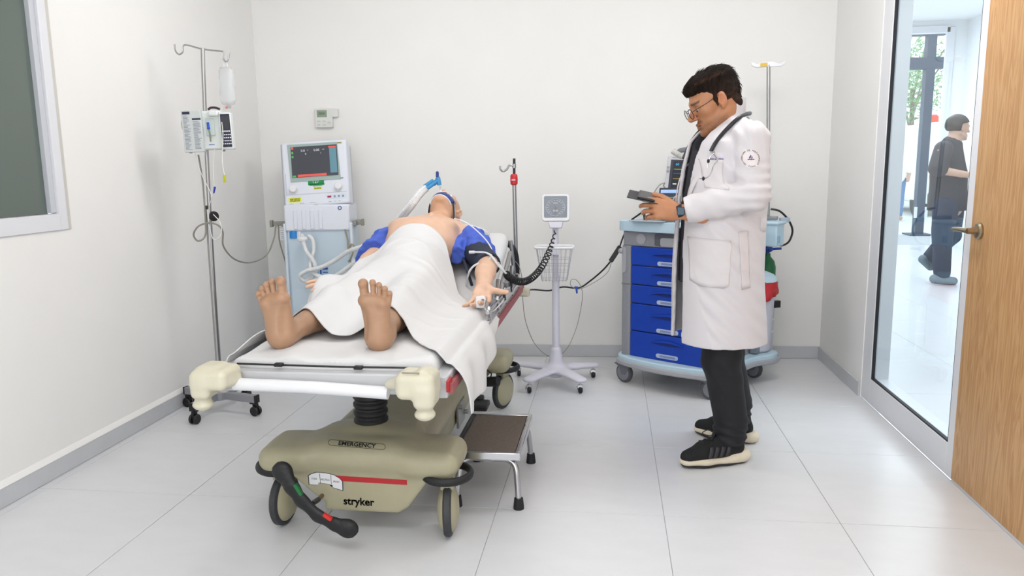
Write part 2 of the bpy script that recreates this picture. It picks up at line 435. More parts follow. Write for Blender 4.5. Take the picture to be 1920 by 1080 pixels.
# left wall with the observation window opening (y 0.6..3.235, z 1.13..2.4)
wy0, wy1, wz0, wz1 = 0.55, 3.235, 1.115, 2.45
q = MB()
q.box((-2.56, (wy1+5.4)/2, H/2-0.05), (0.1, 5.4-wy1, H+0.1)); q.box((-2.56, (wy0-1.15)/2, H/2-0.05), (0.1, wy0+1.15, H+0.1))
q.box((-2.56, (wy0+wy1)/2, wz0/2-0.05), (0.1, wy1-wy0, wz0+0.1)); q.box((-2.56, (wy0+wy1)/2, (wz1+H)/2), (0.1, wy1-wy0, H-wz1))
struct('wall_left', q, wall_m)
struct('added_trim_5', MB().box((1.53, 2.86, 0.002), (0.10, 0.96, 0.012)), alu_m)  # threshold strip added to stop corridor light leaking under the door
struct('baseboard_left', MB().box((-2.504, 2.1, 0.043), (0.012, 6.4, 0.084)), base_m, bev=0.002)
struct('trim_1', MB().prism([(0, 0), (0.014, 0), (0.004, 0.022), (0, 0.026)], 6.4, basis((-2.51, -1.05+6.4, 0.085), (1, 0, 0), (0, 0, 1))), wall_m)
win = MB()
fw = 0.05
for (y, z, sy, sz) in ((wy1-fw/2, (wz0+wz1)/2, fw, wz1-wz0), (wy0+fw/2, (wz0+wz1)/2, fw, wz1-wz0),
                       ((wy0+wy1)/2, wz0+0.038, wy1-wy0-2*fw, 0.076), ((wy0+wy1)/2, wz1-fw/2, wy1-wy0-2*fw, fw)):
    win.box((-2.525, y, z), (0.05, sy, sz))
window1 = struct('window_1', win, alu_m, bev=0.003)
q = MB()
for (y, z, sy, sz) in ((wy1-fw-0.016, (wz0+wz1)/2+.01, 0.032, wz1-wz0-0.14), (wy0+fw+0.016, (wz0+wz1)/2+.01, 0.032, wz1-wz0-0.14)):
    q.box((-2.53, y, z), (0.03, sy, sz))
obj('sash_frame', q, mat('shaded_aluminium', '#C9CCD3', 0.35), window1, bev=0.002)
q = MB(); q.box((-2.544, (wy0+wy1)/2, (wz0+wz1)/2+0.012), (0.008, wy1-wy0-0.15, wz1-wz0-0.125)); obj('gasket', q, gasket_m, window1)
q = MB(); q.box((-2.5385, (wy0+wy1)/2, (wz0+wz1)/2+0.012), (0.004, wy1-wy0-0.165, wz1-wz0-0.13))
obj('window_pane', q, mat('tinted_mirror_glass', '#59655F', 0.06, spec=0.9), window1)
q = MB(); q.box((-2.508, wy1+0.012, (wz0+wz1)/2), (0.006, 0.024, wz1-wz0)); struct('trim_2', q, mat('beige_caulk', '#CFCDC6', 0.7), bev=0.001)
# right wall: plain piece, sidelight, door, rest
struct('wall_right', MB().box((1.535, 5.02, H/2-0.05), (0.12, 0.93, H+0.1)).box((1.535, 1.65, H-0.14), (0.12, 5.8, 0.38)).box((1.535, 0.6, H/2-0.25), (0.12, 3.5, H-0.3)), wall_m)
struct('baseboard_right', MB().box((1.469, 5.005, 0.043), (0.012, 0.89, 0.086)).box((1.469, 0.64, 0.043), (0.012, 3.38, 0.086)), base_m, bev=0.002)
sl = MB(); zt = 2.34
sl.box((1.53, 4.487, zt/2), (0.10, 0.145, zt)); sl.box((1.53, 3.372, zt/2), (0.10, 0.062, zt))
sl.box((1.53, 3.909, 0.073), (0.10, 1.012, 0.146)); sl.box((1.53, 3.909, zt-0.04), (0.10, 1.012, 0.08))
window2 = struct('window_2', sl, alu_m, bev=0.004)
q = MB()
q.box((1.492, 4.410, 1.21), (0.016, 0.010, 2.13)); q.box((1.492, 3.408, 1.21), (0.016, 0.010, 2.13)); q.box((1.492, 3.909, 0.150), (0.016, 1.0, 0.009))
obj('gasket', q, gasket_m, window2)
obj('window_pane', MB().box((1.498, 3.909, 1.2), (0.006, 1.01, 2.11)), glassmat('clear_glass', (0.93, 0.97, 0.98, 1), 1.6), window2)
oak = bpy.data.materials.new('oak_veneer'); oak.use_nodes = True
N = oak.node_tree.nodes; L = oak.node_tree.links; bs = N['Principled BSDF']; bs.inputs['Roughness'].default_value = 0.42
tc = N.new('ShaderNodeTexCoord'); mp = N.new('ShaderNodeMapping'); mp.inputs['Scale'].default_value = (9, 9, 0.75); L.new(tc.outputs['Object'], mp.inputs[0])
wv = N.new('ShaderNodeTexNoise'); wv.inputs['Scale'].default_value = 1.6; wv.inputs['Detail'].default_value = 3; wv.inputs['Distortion'].default_value = 1.4; L.new(mp.outputs[0], wv.inputs['Vector'])
mp2 = N.new('ShaderNodeMapping'); mp2.inputs['Scale'].default_value = (160, 160, 3); L.new(tc.outputs['Object'], mp2.inputs[0])
nz = N.new('ShaderNodeTexNoise'); nz.inputs['Scale'].default_value = 1; nz.inputs['Detail'].default_value = 5; L.new(mp2.outputs[0], nz.inputs['Vector'])
mm = N.new('ShaderNodeMath'); mm.operation = 'MULTIPLY'; mm.inputs[1].default_value = 14; L.new(wv.outputs['Fac'], mm.inputs[0])
fr = N.new('ShaderNodeMath'); fr.operation = 'PINGPONG'; fr.inputs[1].default_value = 1; L.new(mm.outputs[0], fr.inputs[0])
ad = N.new('ShaderNodeMath'); ad.operation = 'MULTIPLY_ADD'; ad.inputs[1].default_value = 0.55; L.new(fr.outputs[0], ad.inputs[0])
m5 = N.new('ShaderNodeMath'); m5.operation = 'MULTIPLY'; m5.inputs[1].default_value = 0.7; L.new(nz.outputs['Fac'], m5.inputs[0]); L.new(m5.outputs[0], ad.inputs[2])
rp = N.new('ShaderNodeValToRGB'); rp.color_ramp.elements[0].position = 0.2; rp.color_ramp.elements[0].color = lin('#B07F4C'); rp.color_ramp.elements[1].position = 0.85; rp.color_ramp.elements[1].color = lin('#CBA06E')
L.new(ad.outputs[0], rp.inputs[0]); L.new(rp.outputs[0], bs.inputs['Base Color'])
door = struct('door_1', MB().box((1.499, 2.86, 1.07), (0.045, 0.955, 2.12)), oak, bev=0.002)
q = MB(); q.box((1.53, 2.37, 1.17), (0.1, 0.03, 2.34)).box((1.53, 2.86, 2.235), (0.1, 0.95, 0.2)); struct('trim_3', q, alu_m, bev=0.003)
brass = mat('satin_nickel', '#A89A82', 0.3, 1.0)
hd = MB().lathe([(0.034, 0), (0.034, 0.008), (0.028, 0.014), (0.014, 0.016), (0.012, 0.05), (0.0, 0.05)], (1.4765, 3.262, 1.093), (-1, 0, 0))
handle = obj('door_handle', hd, brass, door)
lv = MB().tube([(1.43, 3.262, 1.093), (1.425, 3.28, 1.094), (1.424, 3.33, 1.094), (1.427, 3.385, 1.09)], lambda t: 0.0115-0.003*t, n=12)
obj('lever', lv, brass, handle)
# ---------------------------------------------------------------- corridor behind the glass
cf = struct('floor', MB().box((5.3, 7.7, -0.0535), (7.4, 14.6, 0.1)), grout_m)
tiles(cf, [1.62+0.669*k for k in range(0, 9)], [2.42+0.738*k for k in range(0, 16)], (1.6, 7.4, 1.2, 13.1), tile_m)
cw = mat('corridor_wall', '#F2F4F6', 0.7)
struct('ceiling', MB().box((5.3, 7.0, 3.55), (7.4, 12.2, 0.1)), cw)
struct('wall_far', MB().box((2.65, 13.05, 1.75), (2.1, 0.1, 3.5)).box((4.45, 13.05, 3.41), (1.5, 0.1, 0.18)).box((7.15, 13.05, 1.75), (3.9, 0.1, 3.5)), cw)
struct('trim_4', MB().box((5.21, 12.985, 1.7), (0.12, 0.05, 3.4)).box((4.4, 12.985, 3.37), (1.6, 0.05, 0.1)), alu_m, bev=0.004)
struct('wall_corridor', MB().box((5.52, 11.5, 1.75), (0.1, 3.0, 3.5)).box((7.3, 6.9, 1.75), (0.1, 11.6, 3.5)).box((4.5, 1.3, 1.75), (6, 0.1, 3.5)).box((1.545, 9.3, 1.75), (0.1, 7.6, 3.5)).box((1.545, 3.5, 3.1), (0.1, 4.4, 0.8)), cw)
# ---------------------------------------------------------------- outside
pave = mat('pale_paving', '#D9DAD6', 0.7, var=0.05, vscale=3)
struct('floor', MB().box((8, 38, -0.09), (40, 49.6, 0.1)), pave)
steel = mat('slate_blue_steel', '#33475C', 0.5)
pg = thing('steel_portal', 'slate blue steel post with two crossbeams outside the far opening', 'pergola', (5.66, 14.9, 0))
obj('post', MB().box((0, 0, 1.82), (0.15, 0.17, 3.64)), steel, pg, bev=0.006)
obj('crossbeam', MB().box((-1.2, 0, 3.08), (2.9, 0.18, 0.2)), steel, pg, bev=0.006)
obj('crossbeam', MB().box((-1.2, 0, 3.62), (2.9, 0.18, 0.12)), steel, pg, bev=0.006)
obj('base_plate', MB().box((0, 0, 0.012), (0.4, 0.4, 0.024)), steel, pg)
for x in (-0.09, 0.09): obj('hinge', MB().box((x, -0.09, 0.42), (0.05, 0.02, 0.2)), alu_m, pg)
leaf_m = mat('pale_foliage', '#9DBB8C', 0.7, var=0.3, vscale=4, dark='#6E9560')
bark_m = mat('pale_bark', '#8B8377', 0.8)
def tree(x, y, h, r, label, seed):
    t = thing('tree', label, 'tree', (x, y, -0.04), 0, 'trees outside the far opening')
    R = random.Random(seed)
    q = MB().tube([(0, 0, 0), (0.05, 0.02, h*0.3), (-0.04, 0, h*0.6)], lambda u: 0.13-0.06*u)
    for i in range(5):
        a = R.random()*6.28; q.tube([(0, 0, h*(0.35+0.05*i)), (0.5*r*math.cos(a), 0.5*r*math.sin(a), h*(0.6+0.05*i)), (0.9*r*math.cos(a), 0.9*r*math.sin(a), h*(0.72+0.05*i))], lambda u: 0.05-0.035*u, n=6, sm=4)
    obj('trunk', q, bark_m, t)
    q = MB()
    for i in range(1500):
        u = R.gauss(0, 1), R.gauss(0, 1), R.gauss(0, 1); l = math.sqrt(sum(k*k for k in u)); rr = r*R.random()**0.45
        c = V(u[0]/l*rr, u[1]/l*rr, h*0.68+u[2]/l*rr*0.85); a = V(R.gauss(0, 1), R.gauss(0, 1), R.gauss(0, 1)).normalized(); b = a.orthogonal().normalized()
        s_ = 0.06+0.06*R.random(); q.add([c-a*s_, c+b*s_*0.45, c+a*s_, c-b*s_*0.45], [(0, 1, 2, 3)])
    f = obj('foliage', q, leaf_m, t, sm=0); f['kind'] = 'stuff'
tree(9.6, 28.5, 6.0, 1.9, 'pale green leafy tree left of the steel post outside', 3)
tree(12.0, 33.0, 7.0, 2.1, 'tall thin-leaved tree behind the steel post outside', 5)
fence = thing('metal_fence', 'pale grey fence of upright bars beyond the paving outside', 'fence', (9.3, 25.2, -0.04))
fm = mat('pale_grey_steel', '#9AA3AC', 0.5)
for k in range(16): obj('fence_bar', MB().box((-3.2+0.42*k, 0, 0.95), (0.13, 0.06, 1.9)), fm, fence)
obj('rail', MB().box((0, 0.05, 1.7), (6.8, 0.04, 0.06)).box((0, 0.05, 0.3), (6.8, 0.04, 0.06)), fm, fence)
# ---------------------------------------------------------------- stretcher
beige = mat('beige_moulded_plastic', '#ACA68A', 0.42, var=0.06, vscale=14, bump=0.12, bscale=500)
cream = mat('cream_bumper_plastic', '#D3CEB8', 0.38, var=0.05, vscale=20)
offw = mat('off_white_enamel', '#C4C5C8', 0.35)
rub = mat('black_rubber', '#1B1B1E', 0.55, var=0.3, vscale=60)
blk = mat('black_plastic', '#131316', 0.4)
chrome = mat('chrome', '#C9C9CC', 0.16, 1.0)
steelm = mat('brushed_steel', '#A9A8A8', 0.32, 1.0)
red = mat('red_print', '#B3252C', 0.5)
white = mat('white_plastic', '#E6E7EA', 0.35)
ink = mat('black_ink', '#0D0D0F', 0.6)
green_i = mat('green_ink', '#1F7A4B', 0.6)
red_i = mat('red_ink', '#C2303A', 0.6)
CX = -0.935
st = thing('emergency_stretcher', 'beige wheeled emergency stretcher with a black bellows column, raised backrest and cream corner bumpers', 'stretcher', (CX, 3.4, 0))
F = Field((-1.36, 2.46, 0.04), (-0.48, 4.42, 0.46), 0.006)
def poly_y(poly, y0, y1):
    P = np.array(poly)
    def f(X, Y, Z):
        d = None; n = len(P); x = X+0*Z; z = Z+0*X; ins = np.zeros(np.broadcast(x, z).shape, bool); dm = np.full(ins.shape, 1e9)
        for i in range(n):
            a = P[i]; b = P[(i+1) % n]; e = b-a
            t = np.clip(((x-a[0])*e[0]+(z-a[1])*e[1])/(e@e), 0, 1)
            dm = np.minimum(dm, (x-a[0]-t*e[0])**2+(z-a[1]-t*e[1])**2)
            c = ((a[1] > z) != (b[1] > z)) & (x < (b[0]-a[0])*(z-a[1])/(b[1]-a[1]+1e-9)+a[0]); ins ^= c
        d2 = np.where(ins, -np.sqrt(dm), np.sqrt(dm))
        dy = np.maximum(y0-Y, Y-y1)
        return np.minimum(np.maximum(d2, dy), 0)+np.sqrt(np.maximum(d2, 0)**2+np.maximum(dy, 0)**2)-0.012
    return f
for yy, sg in ((2.70, 1), (4.12, -1)):
    F.chain([(CX-0.27, yy, 0.292), (CX+0.27, yy, 0.292)], [0.1, 0.1], k=0.0, sq=((0, 0, 1), 0.55))
    for s in (-1, 1): F.box((CX+s*0.277, yy-sg*0.015, 0.290), (0.110, 0.128, 0.052), 0.05, k=0.03)
    F.box((CX, yy+sg*0.02, 0.305), (0.2, 0.14, 0.045), 0.04, k=0.05)
    F.rc((CX-0.12, yy-sg*0.06, 0.315), (CX+0.12, yy-sg*0.06, 0.315), 0.035, k=0.05)
ap = [(CX-0.12, 0.108), (CX+0.15, 0.108), (CX+0.185, 0.13), (CX+0.28, 0.26), (CX+0.25, 0.30), (CX-0.27, 0.30), (CX-0.275, 0.262), (CX-0.155, 0.16), (CX-0.12, 0.135)]
F.fn((-1.34, 2.5, 0.04), (-0.5, 2.8, 0.36), poly_y(ap, 2.60, 2.72), k=0.02)
F.fn((-1.34, 4.0, 0.04), (-0.5, 4.35, 0.36), poly_y(ap, 4.10, 4.21), k=0.02)
F.box((CX, 3.41, 0.27), (0.19, 0.7, 0.085), 0.05, k=0.05)
F.box((CX, 3.41, 0.16), (0.175, 0.55, 0.07), 0.02, k=0.04)
F.rc((CX-0.005, 2.80, 0.31), (CX-0.005, 2.80, 0.345), 0.085, k=0.05, sq=((0, 0, 1), 0.5))
F.rc((CX, 3.98, 0.33), (CX, 3.98, 0.375), 0.085, k=0.03)
base = npmesh('base_cover', F.net(), beige, st, True)
def drop(o, target, d, off=0.0006):
    """lay a flat print onto the moulded surface below it"""
    from mathutils.bvhtree import BVHTree
    tm_ = target.data; bv = BVHTree.FromPolygons([tuple(v.co) for v in tm_.vertices], [tuple(p.vertices) for p in tm_.polygons]); d = Vector(d).normalized()
    for v in o.data.vertices:
        h = bv.ray_cast(v.co-d*0.2, d)
        if h[0] is not None: v.co = h[0]-d*(off+0.0)
def cutgrid(poly, M, nx=30):
    """filled outline with enough points to follow a curved surface"""
    b = bmesh.new(); vs = [b.verts.new(M @ Vector((x, y, 0))) for x, y in poly]; b.faces.new(vs)
    bmesh.ops.triangulate(b, faces=b.faces); bmesh.ops.subdivide_edges(b, edges=b.edges[:], cuts=3, use_grid_fill=True)
    q = MB(); q.v = [tuple(v.co) for v in b.verts]; b.verts.index_update(); q.f = [tuple(v.index for v in f.verts) for f in b.faces]; b.free(); return q
def print_on(name, q, m, off=0.0008, d=(0, 1, 0)):
    o = obj(name, q, m, base, sm=0); drop(o, base, d, off); return o
fy = 2.55
Mf = lambda x, z: basis((x, fy, z), (1, 0, 0), (0, 0, 1))
print_on('red_stripe', cutgrid([(-0.14, -0.006), (0.135, -0.011), (0.135, 0.009), (-0.175, 0.016)], Mf(-0.877, 0.224)), red)
lab = [(-0.066, -0.022), (-0.066, 0.012), (-0.056, 0.02), (-0.034, 0.028), (0.0, 0.026), (0.03, 0.020), (0.054, 0.006), (0.064, -0.006), (0.063, -0.040), (0.024, -0.030), (0.026, -0.022), (0.012, -0.018), (-0.028, -0.013), (-0.034, -0.023)]
print_on('brake_label_outline', cutgrid([(x*1.05, y*1.08) for x, y in lab], Mf(-1.056, 0.222)), ink, 0.0009)
print_on('brake_label', cutgrid(lab, Mf(-1.056, 0.222)), white, 0.0013)
for s, x, z, m in (('STEER', -0.045, 0.001, green_i), ('NEUTRAL', -0.002, -0.001, ink), ('BRAKE', 0.041, -0.007, red_i)):
    t = text('label_print', s, 0.0105, basis((-1.056+x, fy, 0.222+z), (1, 0, -0.06), (0, 0, 1)), m, base, xs=0.8); drop(t, base, (0, 1, 0), 0.0018)
for x in (-0.022, 0.021):
    t = print_on('label_divider', MB().add([Mf(-1.056, 0.222) @ V(x-0.0007, -0.017, 0), Mf(-1.056, 0.222) @ V(x+0.0007, -0.019, 0), Mf(-1.056, 0.222) @ V(x+0.0007, 0.022, 0), Mf(-1.056, 0.222) @ V(x-0.0007, 0.025, 0)], [(0, 1, 2, 3)]), ink, 0.0017)
t = text('maker_lettering', 'stryker', 0.042, basis((-0.932, fy, 0.138), (1, 0, -0.01), (0, 0, 1)), ink, base, xs=0.98, bold=0.0011); drop(t, base, (0, 1, 0), 0.001)
pill = rrect(0.222, 0.024, 0.0119, 8); pill2 = rrect(0.2185, 0.0205, 0.0102, 8); n = len(pill); Me = basis((-0.908, 2.52, 0.390), (1, 0, -0.05), (0, 0, 1)); dE = (-0.3, 0.93, -0.36)
print_on('emblem_outline', MB().add([Me @ V(x, y, 0) for x, y in pill+pill2], [(i, (i+1) % n, n+(i+1) % n, n+i) for i in range(n)]), ink, 0.001, dE)
t = text('emergency_lettering', 'EMERGENCY', 0.0225, Me, ink, base, xs=1.12, shear=0.12, bold=0.0006); drop(t, base, dE, 0.0022)
# columns
def bellows(x, y, z0, z1, n=9):
    pr = []; r = 0.068
    for i in range(n):
        a = z0+(z1-z0)*i/n; b = (z1-z0)/n
        pr += [(r*0.9, a), (r, a+b*0.25), (r, a+b*0.55), (r*0.9, a+b*0.8)]
    return MB().lathe(pr+[(r*0.9, z1)], (x, y, 0), n=32)
for y in (2.80, 3.98): obj('bellows', bellows(CX-0.005, y, 0.345, 0.64), rub, st, world=True, sm=25)
# castors
def castor(x, y, yaw):
    c = Vector((x, y, 0)); M = Matrix.Translation(c) @ Matrix.Rotation(yaw, 4, 'Z')
    def T(mb): mb.v = [tuple(M @ Vector(v)) for v in mb.v]; return mb
    q = MB()
    for s in (-1, 1): q.lathe([(0.0, 0.042), (0.045, 0.038), (0.07, 0.030), (0.085, 0.018), (0.088, 0.014)], (0, 0, 0.104), (s, 0, 0))
    q.box((0, 0, 0.215), (0.05, 0.07, 0.05))
    o = obj('castor', T(q), beige, st, world=True, bev=0.002)
    tr = MB().lathe([(0.088, -0.016), (0.097, -0.015), (0.103, -0.010), (0.1035, -0.005), (0.102, 0), (0.1035, 0.005), (0.103, 0.010), (0.097, 0.015), (0.088, 0.016)], (0, 0, 0.1035), (1, 0, 0), n=40, cap=False)
    obj('tyre', T(tr), mat('dark_grey_rubber', '#3A3B3E', 0.6, var=0.2, vscale=50), o)
    rg = MB().tube([(0.088*math.cos(a), 0.088*math.sin(a), 0) for a in [i*math.pi/10 for i in range(20)]], 0.012, n=10, sm=2, closed=True)
    rg.v = [(a, b, 0.243+cc*1.3) for a, b, cc in rg.v]
    obj('bumper_ring', T(rg), rub, o)
castor(-1.262, 2.665, math.radians(-3)); castor(-0.60, 2.64, math.radians(8)); castor(-0.605, 4.16, math.radians(-22)); castor(-1.262, 4.16, 0)
# brake pedal
F = Field((-1.36, 2.36, 0.0), (-0.80, 2.62, 0.36), 0.003)
pp = [(-1.170, 2.470, 0.298), (-1.128, 2.450, 0.246), (-1.093, 2.450, 0.196), (-1.036, 2.450, 0.142), (-0.971, 2.450, 0.112), (-0.928, 2.450, 0.100)]
F.chain(pp, [0.034, 0.027, 0.025, 0.024, 0.027, 0.032], k=0.02, sq=((0, 1, 0.3), 0.55))
F.ell(pp[0], (0.034, 0.02, 0.036), k=0.015); F.ell(pp[-1], (0.036, 0.02, 0.034), k=0.015)
F.disp(lambda x, y, z: 0.0009*np.sin((x*0.7-z*0.7)*900)*((x < pp[0][0]+0.03) | (x > pp[-1][0]-0.03)))
pedal = npmesh('brake_pedal', F.net(1), rub, st, True)
for a, b, m in (((-1.103, 2.428, 0.271), (-1.083, 2.428, 0.237), mat('green_inlay', '#156B37', 0.5)), ((-1.001, 2.426, 0.165), (-0.977, 2.426, 0.148), mat('red_inlay', '#D22B22', 0.5))):
    u = (Vector(b)-Vector(a)); q = MB().prism(rrect(u.length+0.006, 0.012, 0.004), 0.012, basis((Vector(a)+Vector(b))/2, u, V(-u.z, 0, u.x))); obj('inlay', q, m, pedal)
q = MB().tube([(-1.062, 2.460, 0.183), (-1.062, 2.520, 0.172)], 0.010, sm=0); obj('pedal_stem', q, blk, pedal)
q = MB().tube([(-1.062, 2.520, 0.172), (-1.067, 2.570, 0.165)], 0.008, sm=0); obj('pedal_axle', q, mat('worn_brass', '#7C6550', 0.5, 0.6), pedal)
# litter frame
fr = MB()
for s in (-1, 1): fr.box((CX+s*0.385, 3.37, 0.665), (0.05, 2.05, 0.075))
fr.box((CX, 2.365, 0.672), (0.72, 0.05, 0.07)).box((CX, 4.40, 0.665), (0.72, 0.05, 0.07)).box((CX, 2.80, 0.645), (0.5, 0.2, 0.02)).box((CX, 3.98, 0.645), (0.5, 0.2, 0.02))
fr.box((CX, 3.37, 0.675), (0.72, 1.98, 0.012))
frame = obj('litter_frame', fr, offw, st, world=True, bev=0.006)
obj('end_rail', MB().tube([(-1.237, 2.300, 0.674), (-0.978, 2.300, 0.669), (-0.711, 2.300, 0.656)], 0.021, n=16, sm=2), mat('white_enamel', '#E2E3E6', 0.3), st, world=True)
obj('gasket_strip', MB().tube([(-1.260, 2.370, 0.725), (-0.887, 2.360, 0.724), (-0.616, 2.370, 0.723)], 0.0035, n=8, sm=3), blk, st, world=True)
for p in ((-1.106, 2.360, 0.727), (-0.828, 2.360, 0.723)): obj('strap_buckle', MB().box(p, (0.03, 0.02, 0.012)), blk, st, world=True, bev=0.003)
for s in (1, -1): obj('red_trim', MB().box((CX+s*0.420, 3.40, 0.660), (0.012, 2.1, 0.034)), mat('faded_red_trim', '#A4575A', 0.5), st, world=True)
obj('red_end_trim', MB().box((-0.521, 2.36, 0.672), (0.008, 0.06, 0.036)), red, st, world=True)
# corner bumpers
def bumper(bx, wing, foot_, top_):
    xs = [p[0] for p, _ in bx+[(wing[1], 0), (foot_, 0)]]
    F = Field((min(xs)-0.12, 2.14, 0.50), (max(xs)+0.12, 2.46, 0.80), 0.004)
    for k, (p, h) in enumerate(bx): F.box(p, h, 0.022, k=0.0 if k == 0 else 0.015)
    F.rc(wing[0], wing[1], 0.030, 0.018, k=0.02, sq=((0, 0, 1), 0.8))
    F.rc((foot_[0], foot_[1], foot_[2]+0.03), foot_, 0.024, 0.026, k=0.010, sq=((0, 0, 1), 0.8)); F.ell(foot_, (0.034, 0.032, 0.017), k=0.008)
    return npmesh('corner_bumper', F.net(), cream, st, True)
bL = bumper([((-1.282, 2.270, 0.707), (0.060, 0.065, 0.034)), ((-1.316, 2.260, 0.688), (0.033, 0.055, 0.046)), ((-1.301, 2.280, 0.726), (0.040, 0.05, 0.022))], ((-1.262, 2.280, 0.698), (-1.236, 2.300, 0.685)), (-1.325, 2.250, 0.618), 0)
bR = bumper([((-0.602, 2.270, 0.700), (0.062, 0.06, 0.042)), ((-0.575, 2.260, 0.667), (0.034, 0.055, 0.040)), ((-0.580, 2.270, 0.735), (0.022, 0.045, 0.016))], ((-0.658, 2.270, 0.700), (-0.699, 2.290, 0.688)), (-0.578, 2.250, 0.605), 0)
obj('cap', MB().lathe([(0.02, 0), (0.02, 0.004), (0.0, 0.004)], Vector((-1.301, 2.270, 0.703))+V(-0.004, 0.0, 0.0385), n=20), blk, bL)
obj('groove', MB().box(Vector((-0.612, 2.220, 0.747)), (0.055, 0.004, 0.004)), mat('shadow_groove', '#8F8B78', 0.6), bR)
# folded side rail and links at the right
q = MB()
q.tube([(-0.52, 3.15, 0.758), (-0.52, 4.25, 0.758)], 0.010, sm=0).tube([(-0.52, 3.15, 0.71), (-0.52, 4.25, 0.71)], 0.010, sm=0)
for y in (3.2, 3.45, 3.7, 3.95, 4.2): q.box((-0.518, y, 0.735), (0.012, 0.03, 0.09), R=Matrix.Rotation(0.6, 3, 'X'))
obj('side_rail', q, chrome, st, world=True, bev=0.002)
for y in (3.55, 3.82, 4.05): obj('rail_bracket', MB().box((-0.53, y, 0.775), (0.03, 0.07, 0.03)).box((-0.537, y+0.04, 0.80), (0.02, 0.03, 0.07), R=Matrix.Rotation(-0.5, 3, 'X')), steelm, st, world=True, bev=0.003)
for y in (3.6, 3.88, 4.12): obj('rail_latch', MB().box((-0.515, y, 0.765), (0.02, 0.035, 0.035)), blk, st, world=True, bev=0.003)
obj('backrest_link', MB().tube([(-0.545, 3.62, 0.72), (-0.55, 4.15, 0.90)], 0.013, sm=0).tube([(-0.54, 4.28, 0.70), (-0.56, 4.25, 0.96)], 0.011, sm=0), steelm, st, world=True)
obj('push_handle', MB().tube([(-0.606, 4.420, 0.929), (-0.570, 4.430, 0.893), (-0.553, 4.440, 0.832), (-0.552, 4.450, 0.725)], 0.017, n=14), rub, st, world=True)
obj('handle_socket', MB().cyl((-0.552, 4.450, 0.734), (-0.550, 4.450, 0.637), 0.019), white, st, world=True)
obj('rail_end_cap', MB().box((-0.502, 4.420, 0.633), (0.06, 0.06, 0.05)), cream, st, world=True, bev=0.012)
# foot pedals at the rear right, side panel
obj('foot_pedal', MB().box((-0.627, 3.550, 0.212), (0.075, 0.11, 0.03)).box((-0.655, 3.620, 0.222), (0.06, 0.05, 0.035)), rub, st, world=True, bev=0.008)
obj('foot_pedal', MB().cyl((-0.719, 4.050, 0.184), (-0.608, 4.020, 0.198), 0.028), rub, st, world=True, bev=0.004)
obj('side_bracket', MB().box((-0.745, 3.62, 0.15), (0.012, 0.16, 0.12)).cyl((-0.74, 3.55, 0.2), (-0.72, 3.55, 0.2), 0.012).cyl((-0.74, 3.69, 0.13), (-0.72, 3.69, 0.13), 0.012), steelm, st, world=True, bev=0.002)
obj('cable_loop', MB().tube([(-0.672, 4.000, 0.270), (-0.646, 4.000, 0.249), (-0.655, 4.000, 0.224), (-0.685, 4.000, 0.224)], 0.004, n=6), blk, st, world=True)
q = MB().tube([(-0.556, 4.470, 0.634), (-0.560, 4.470, 1.036), (-0.563, 4.470, 1.271)], 0.012, n=14, sm=2)
ivp = obj('iv_pole', q, steelm, st, world=True)
obj('inner_rod', MB().tube([(-0.563, 4.470, 1.271), (-0.561, 4.470, 1.420)], 0.008, sm=0), mat('dark_steel', '#4A4A50', 0.3, 0.9), ivp)
z0 = (-0.564, 4.470, 1.265); obj('red_collar', MB().lathe([(0.014, 0), (0.021, 0.006), (0.0225, 0.03), (0.021, 0.055), (0.016, 0.064), (0.009, 0.066)], z0), mat('red_knob', '#C01C26', 0.35), ivp)
t = bars('collar_print', 0.024, 0.010, basis((z0[0], z0[1]-0.0232, z0[2]+0.031), (1, 0, 0), (0, 0, 1)), white, ivp)
q = MB().tube([(-0.565, 4.470, 1.377), (-0.589, 4.460, 1.380), (-0.604, 4.450, 1.356), (-0.625, 4.440, 1.347), (-0.639, 4.430, 1.360), (-0.639, 4.430, 1.378)], 0.006, n=8); q.cyl((-0.562, 4.470, 1.389), (-0.562, 4.470, 1.364), 0.011)
obj('hook', q, steelm, ivp)
# ---------------------------------------------------------------- mattress with fitted sheet
linen = mat('white_linen', '#DADADB', 0.8, bump=0.25, bscale=900)
mt = thing('mattress', 'white sheet-covered mattress on the stretcher, its backrest end raised', 'mattress', (CX, 3.4, 0.70))
zt = lambda y: 0.748+max(0, y-3.45)*0.315
st_y = [2.385+0.02*i for i in range(4)]+[2.465+0.045*i for i in range(0, 42)]
rows = []
for i, y in enumerate(st_y):
    sl = math.atan(0.315) if y > 3.45 else 0
    e = min(1, (i+1.6)/5) if i < 4 else (min(1, (len(st_y)-i)/4))
    e = math.sqrt(1-(1-e)**2)
    hw = 0.365*(0.93+0.07*e); th = 0.100*(0.2+0.8*e); c = V(CX+0.0, y, zt(y)-0.050)
    row = []
    for (px, pz) in rrect(2*hw, th, min(0.04, th*0.45), 6):
        # extra points along the straight top and bottom come from subdivision below
        row.append((px, pz))
    full = []
    for k in range(len(row)):
        a, b = row[k], row[(k+1) % len(row)]; dd = math.dist(a, b); m_ = max(1, int(dd/0.04))
        for t_ in range(m_): full.append((a[0]+(b[0]-a[0])*t_/m_, a[1]+(b[1]-a[1])*t_/m_))
    rows.append((c, sl, full))
nmax = max(len(r[2]) for r in rows)
out = []
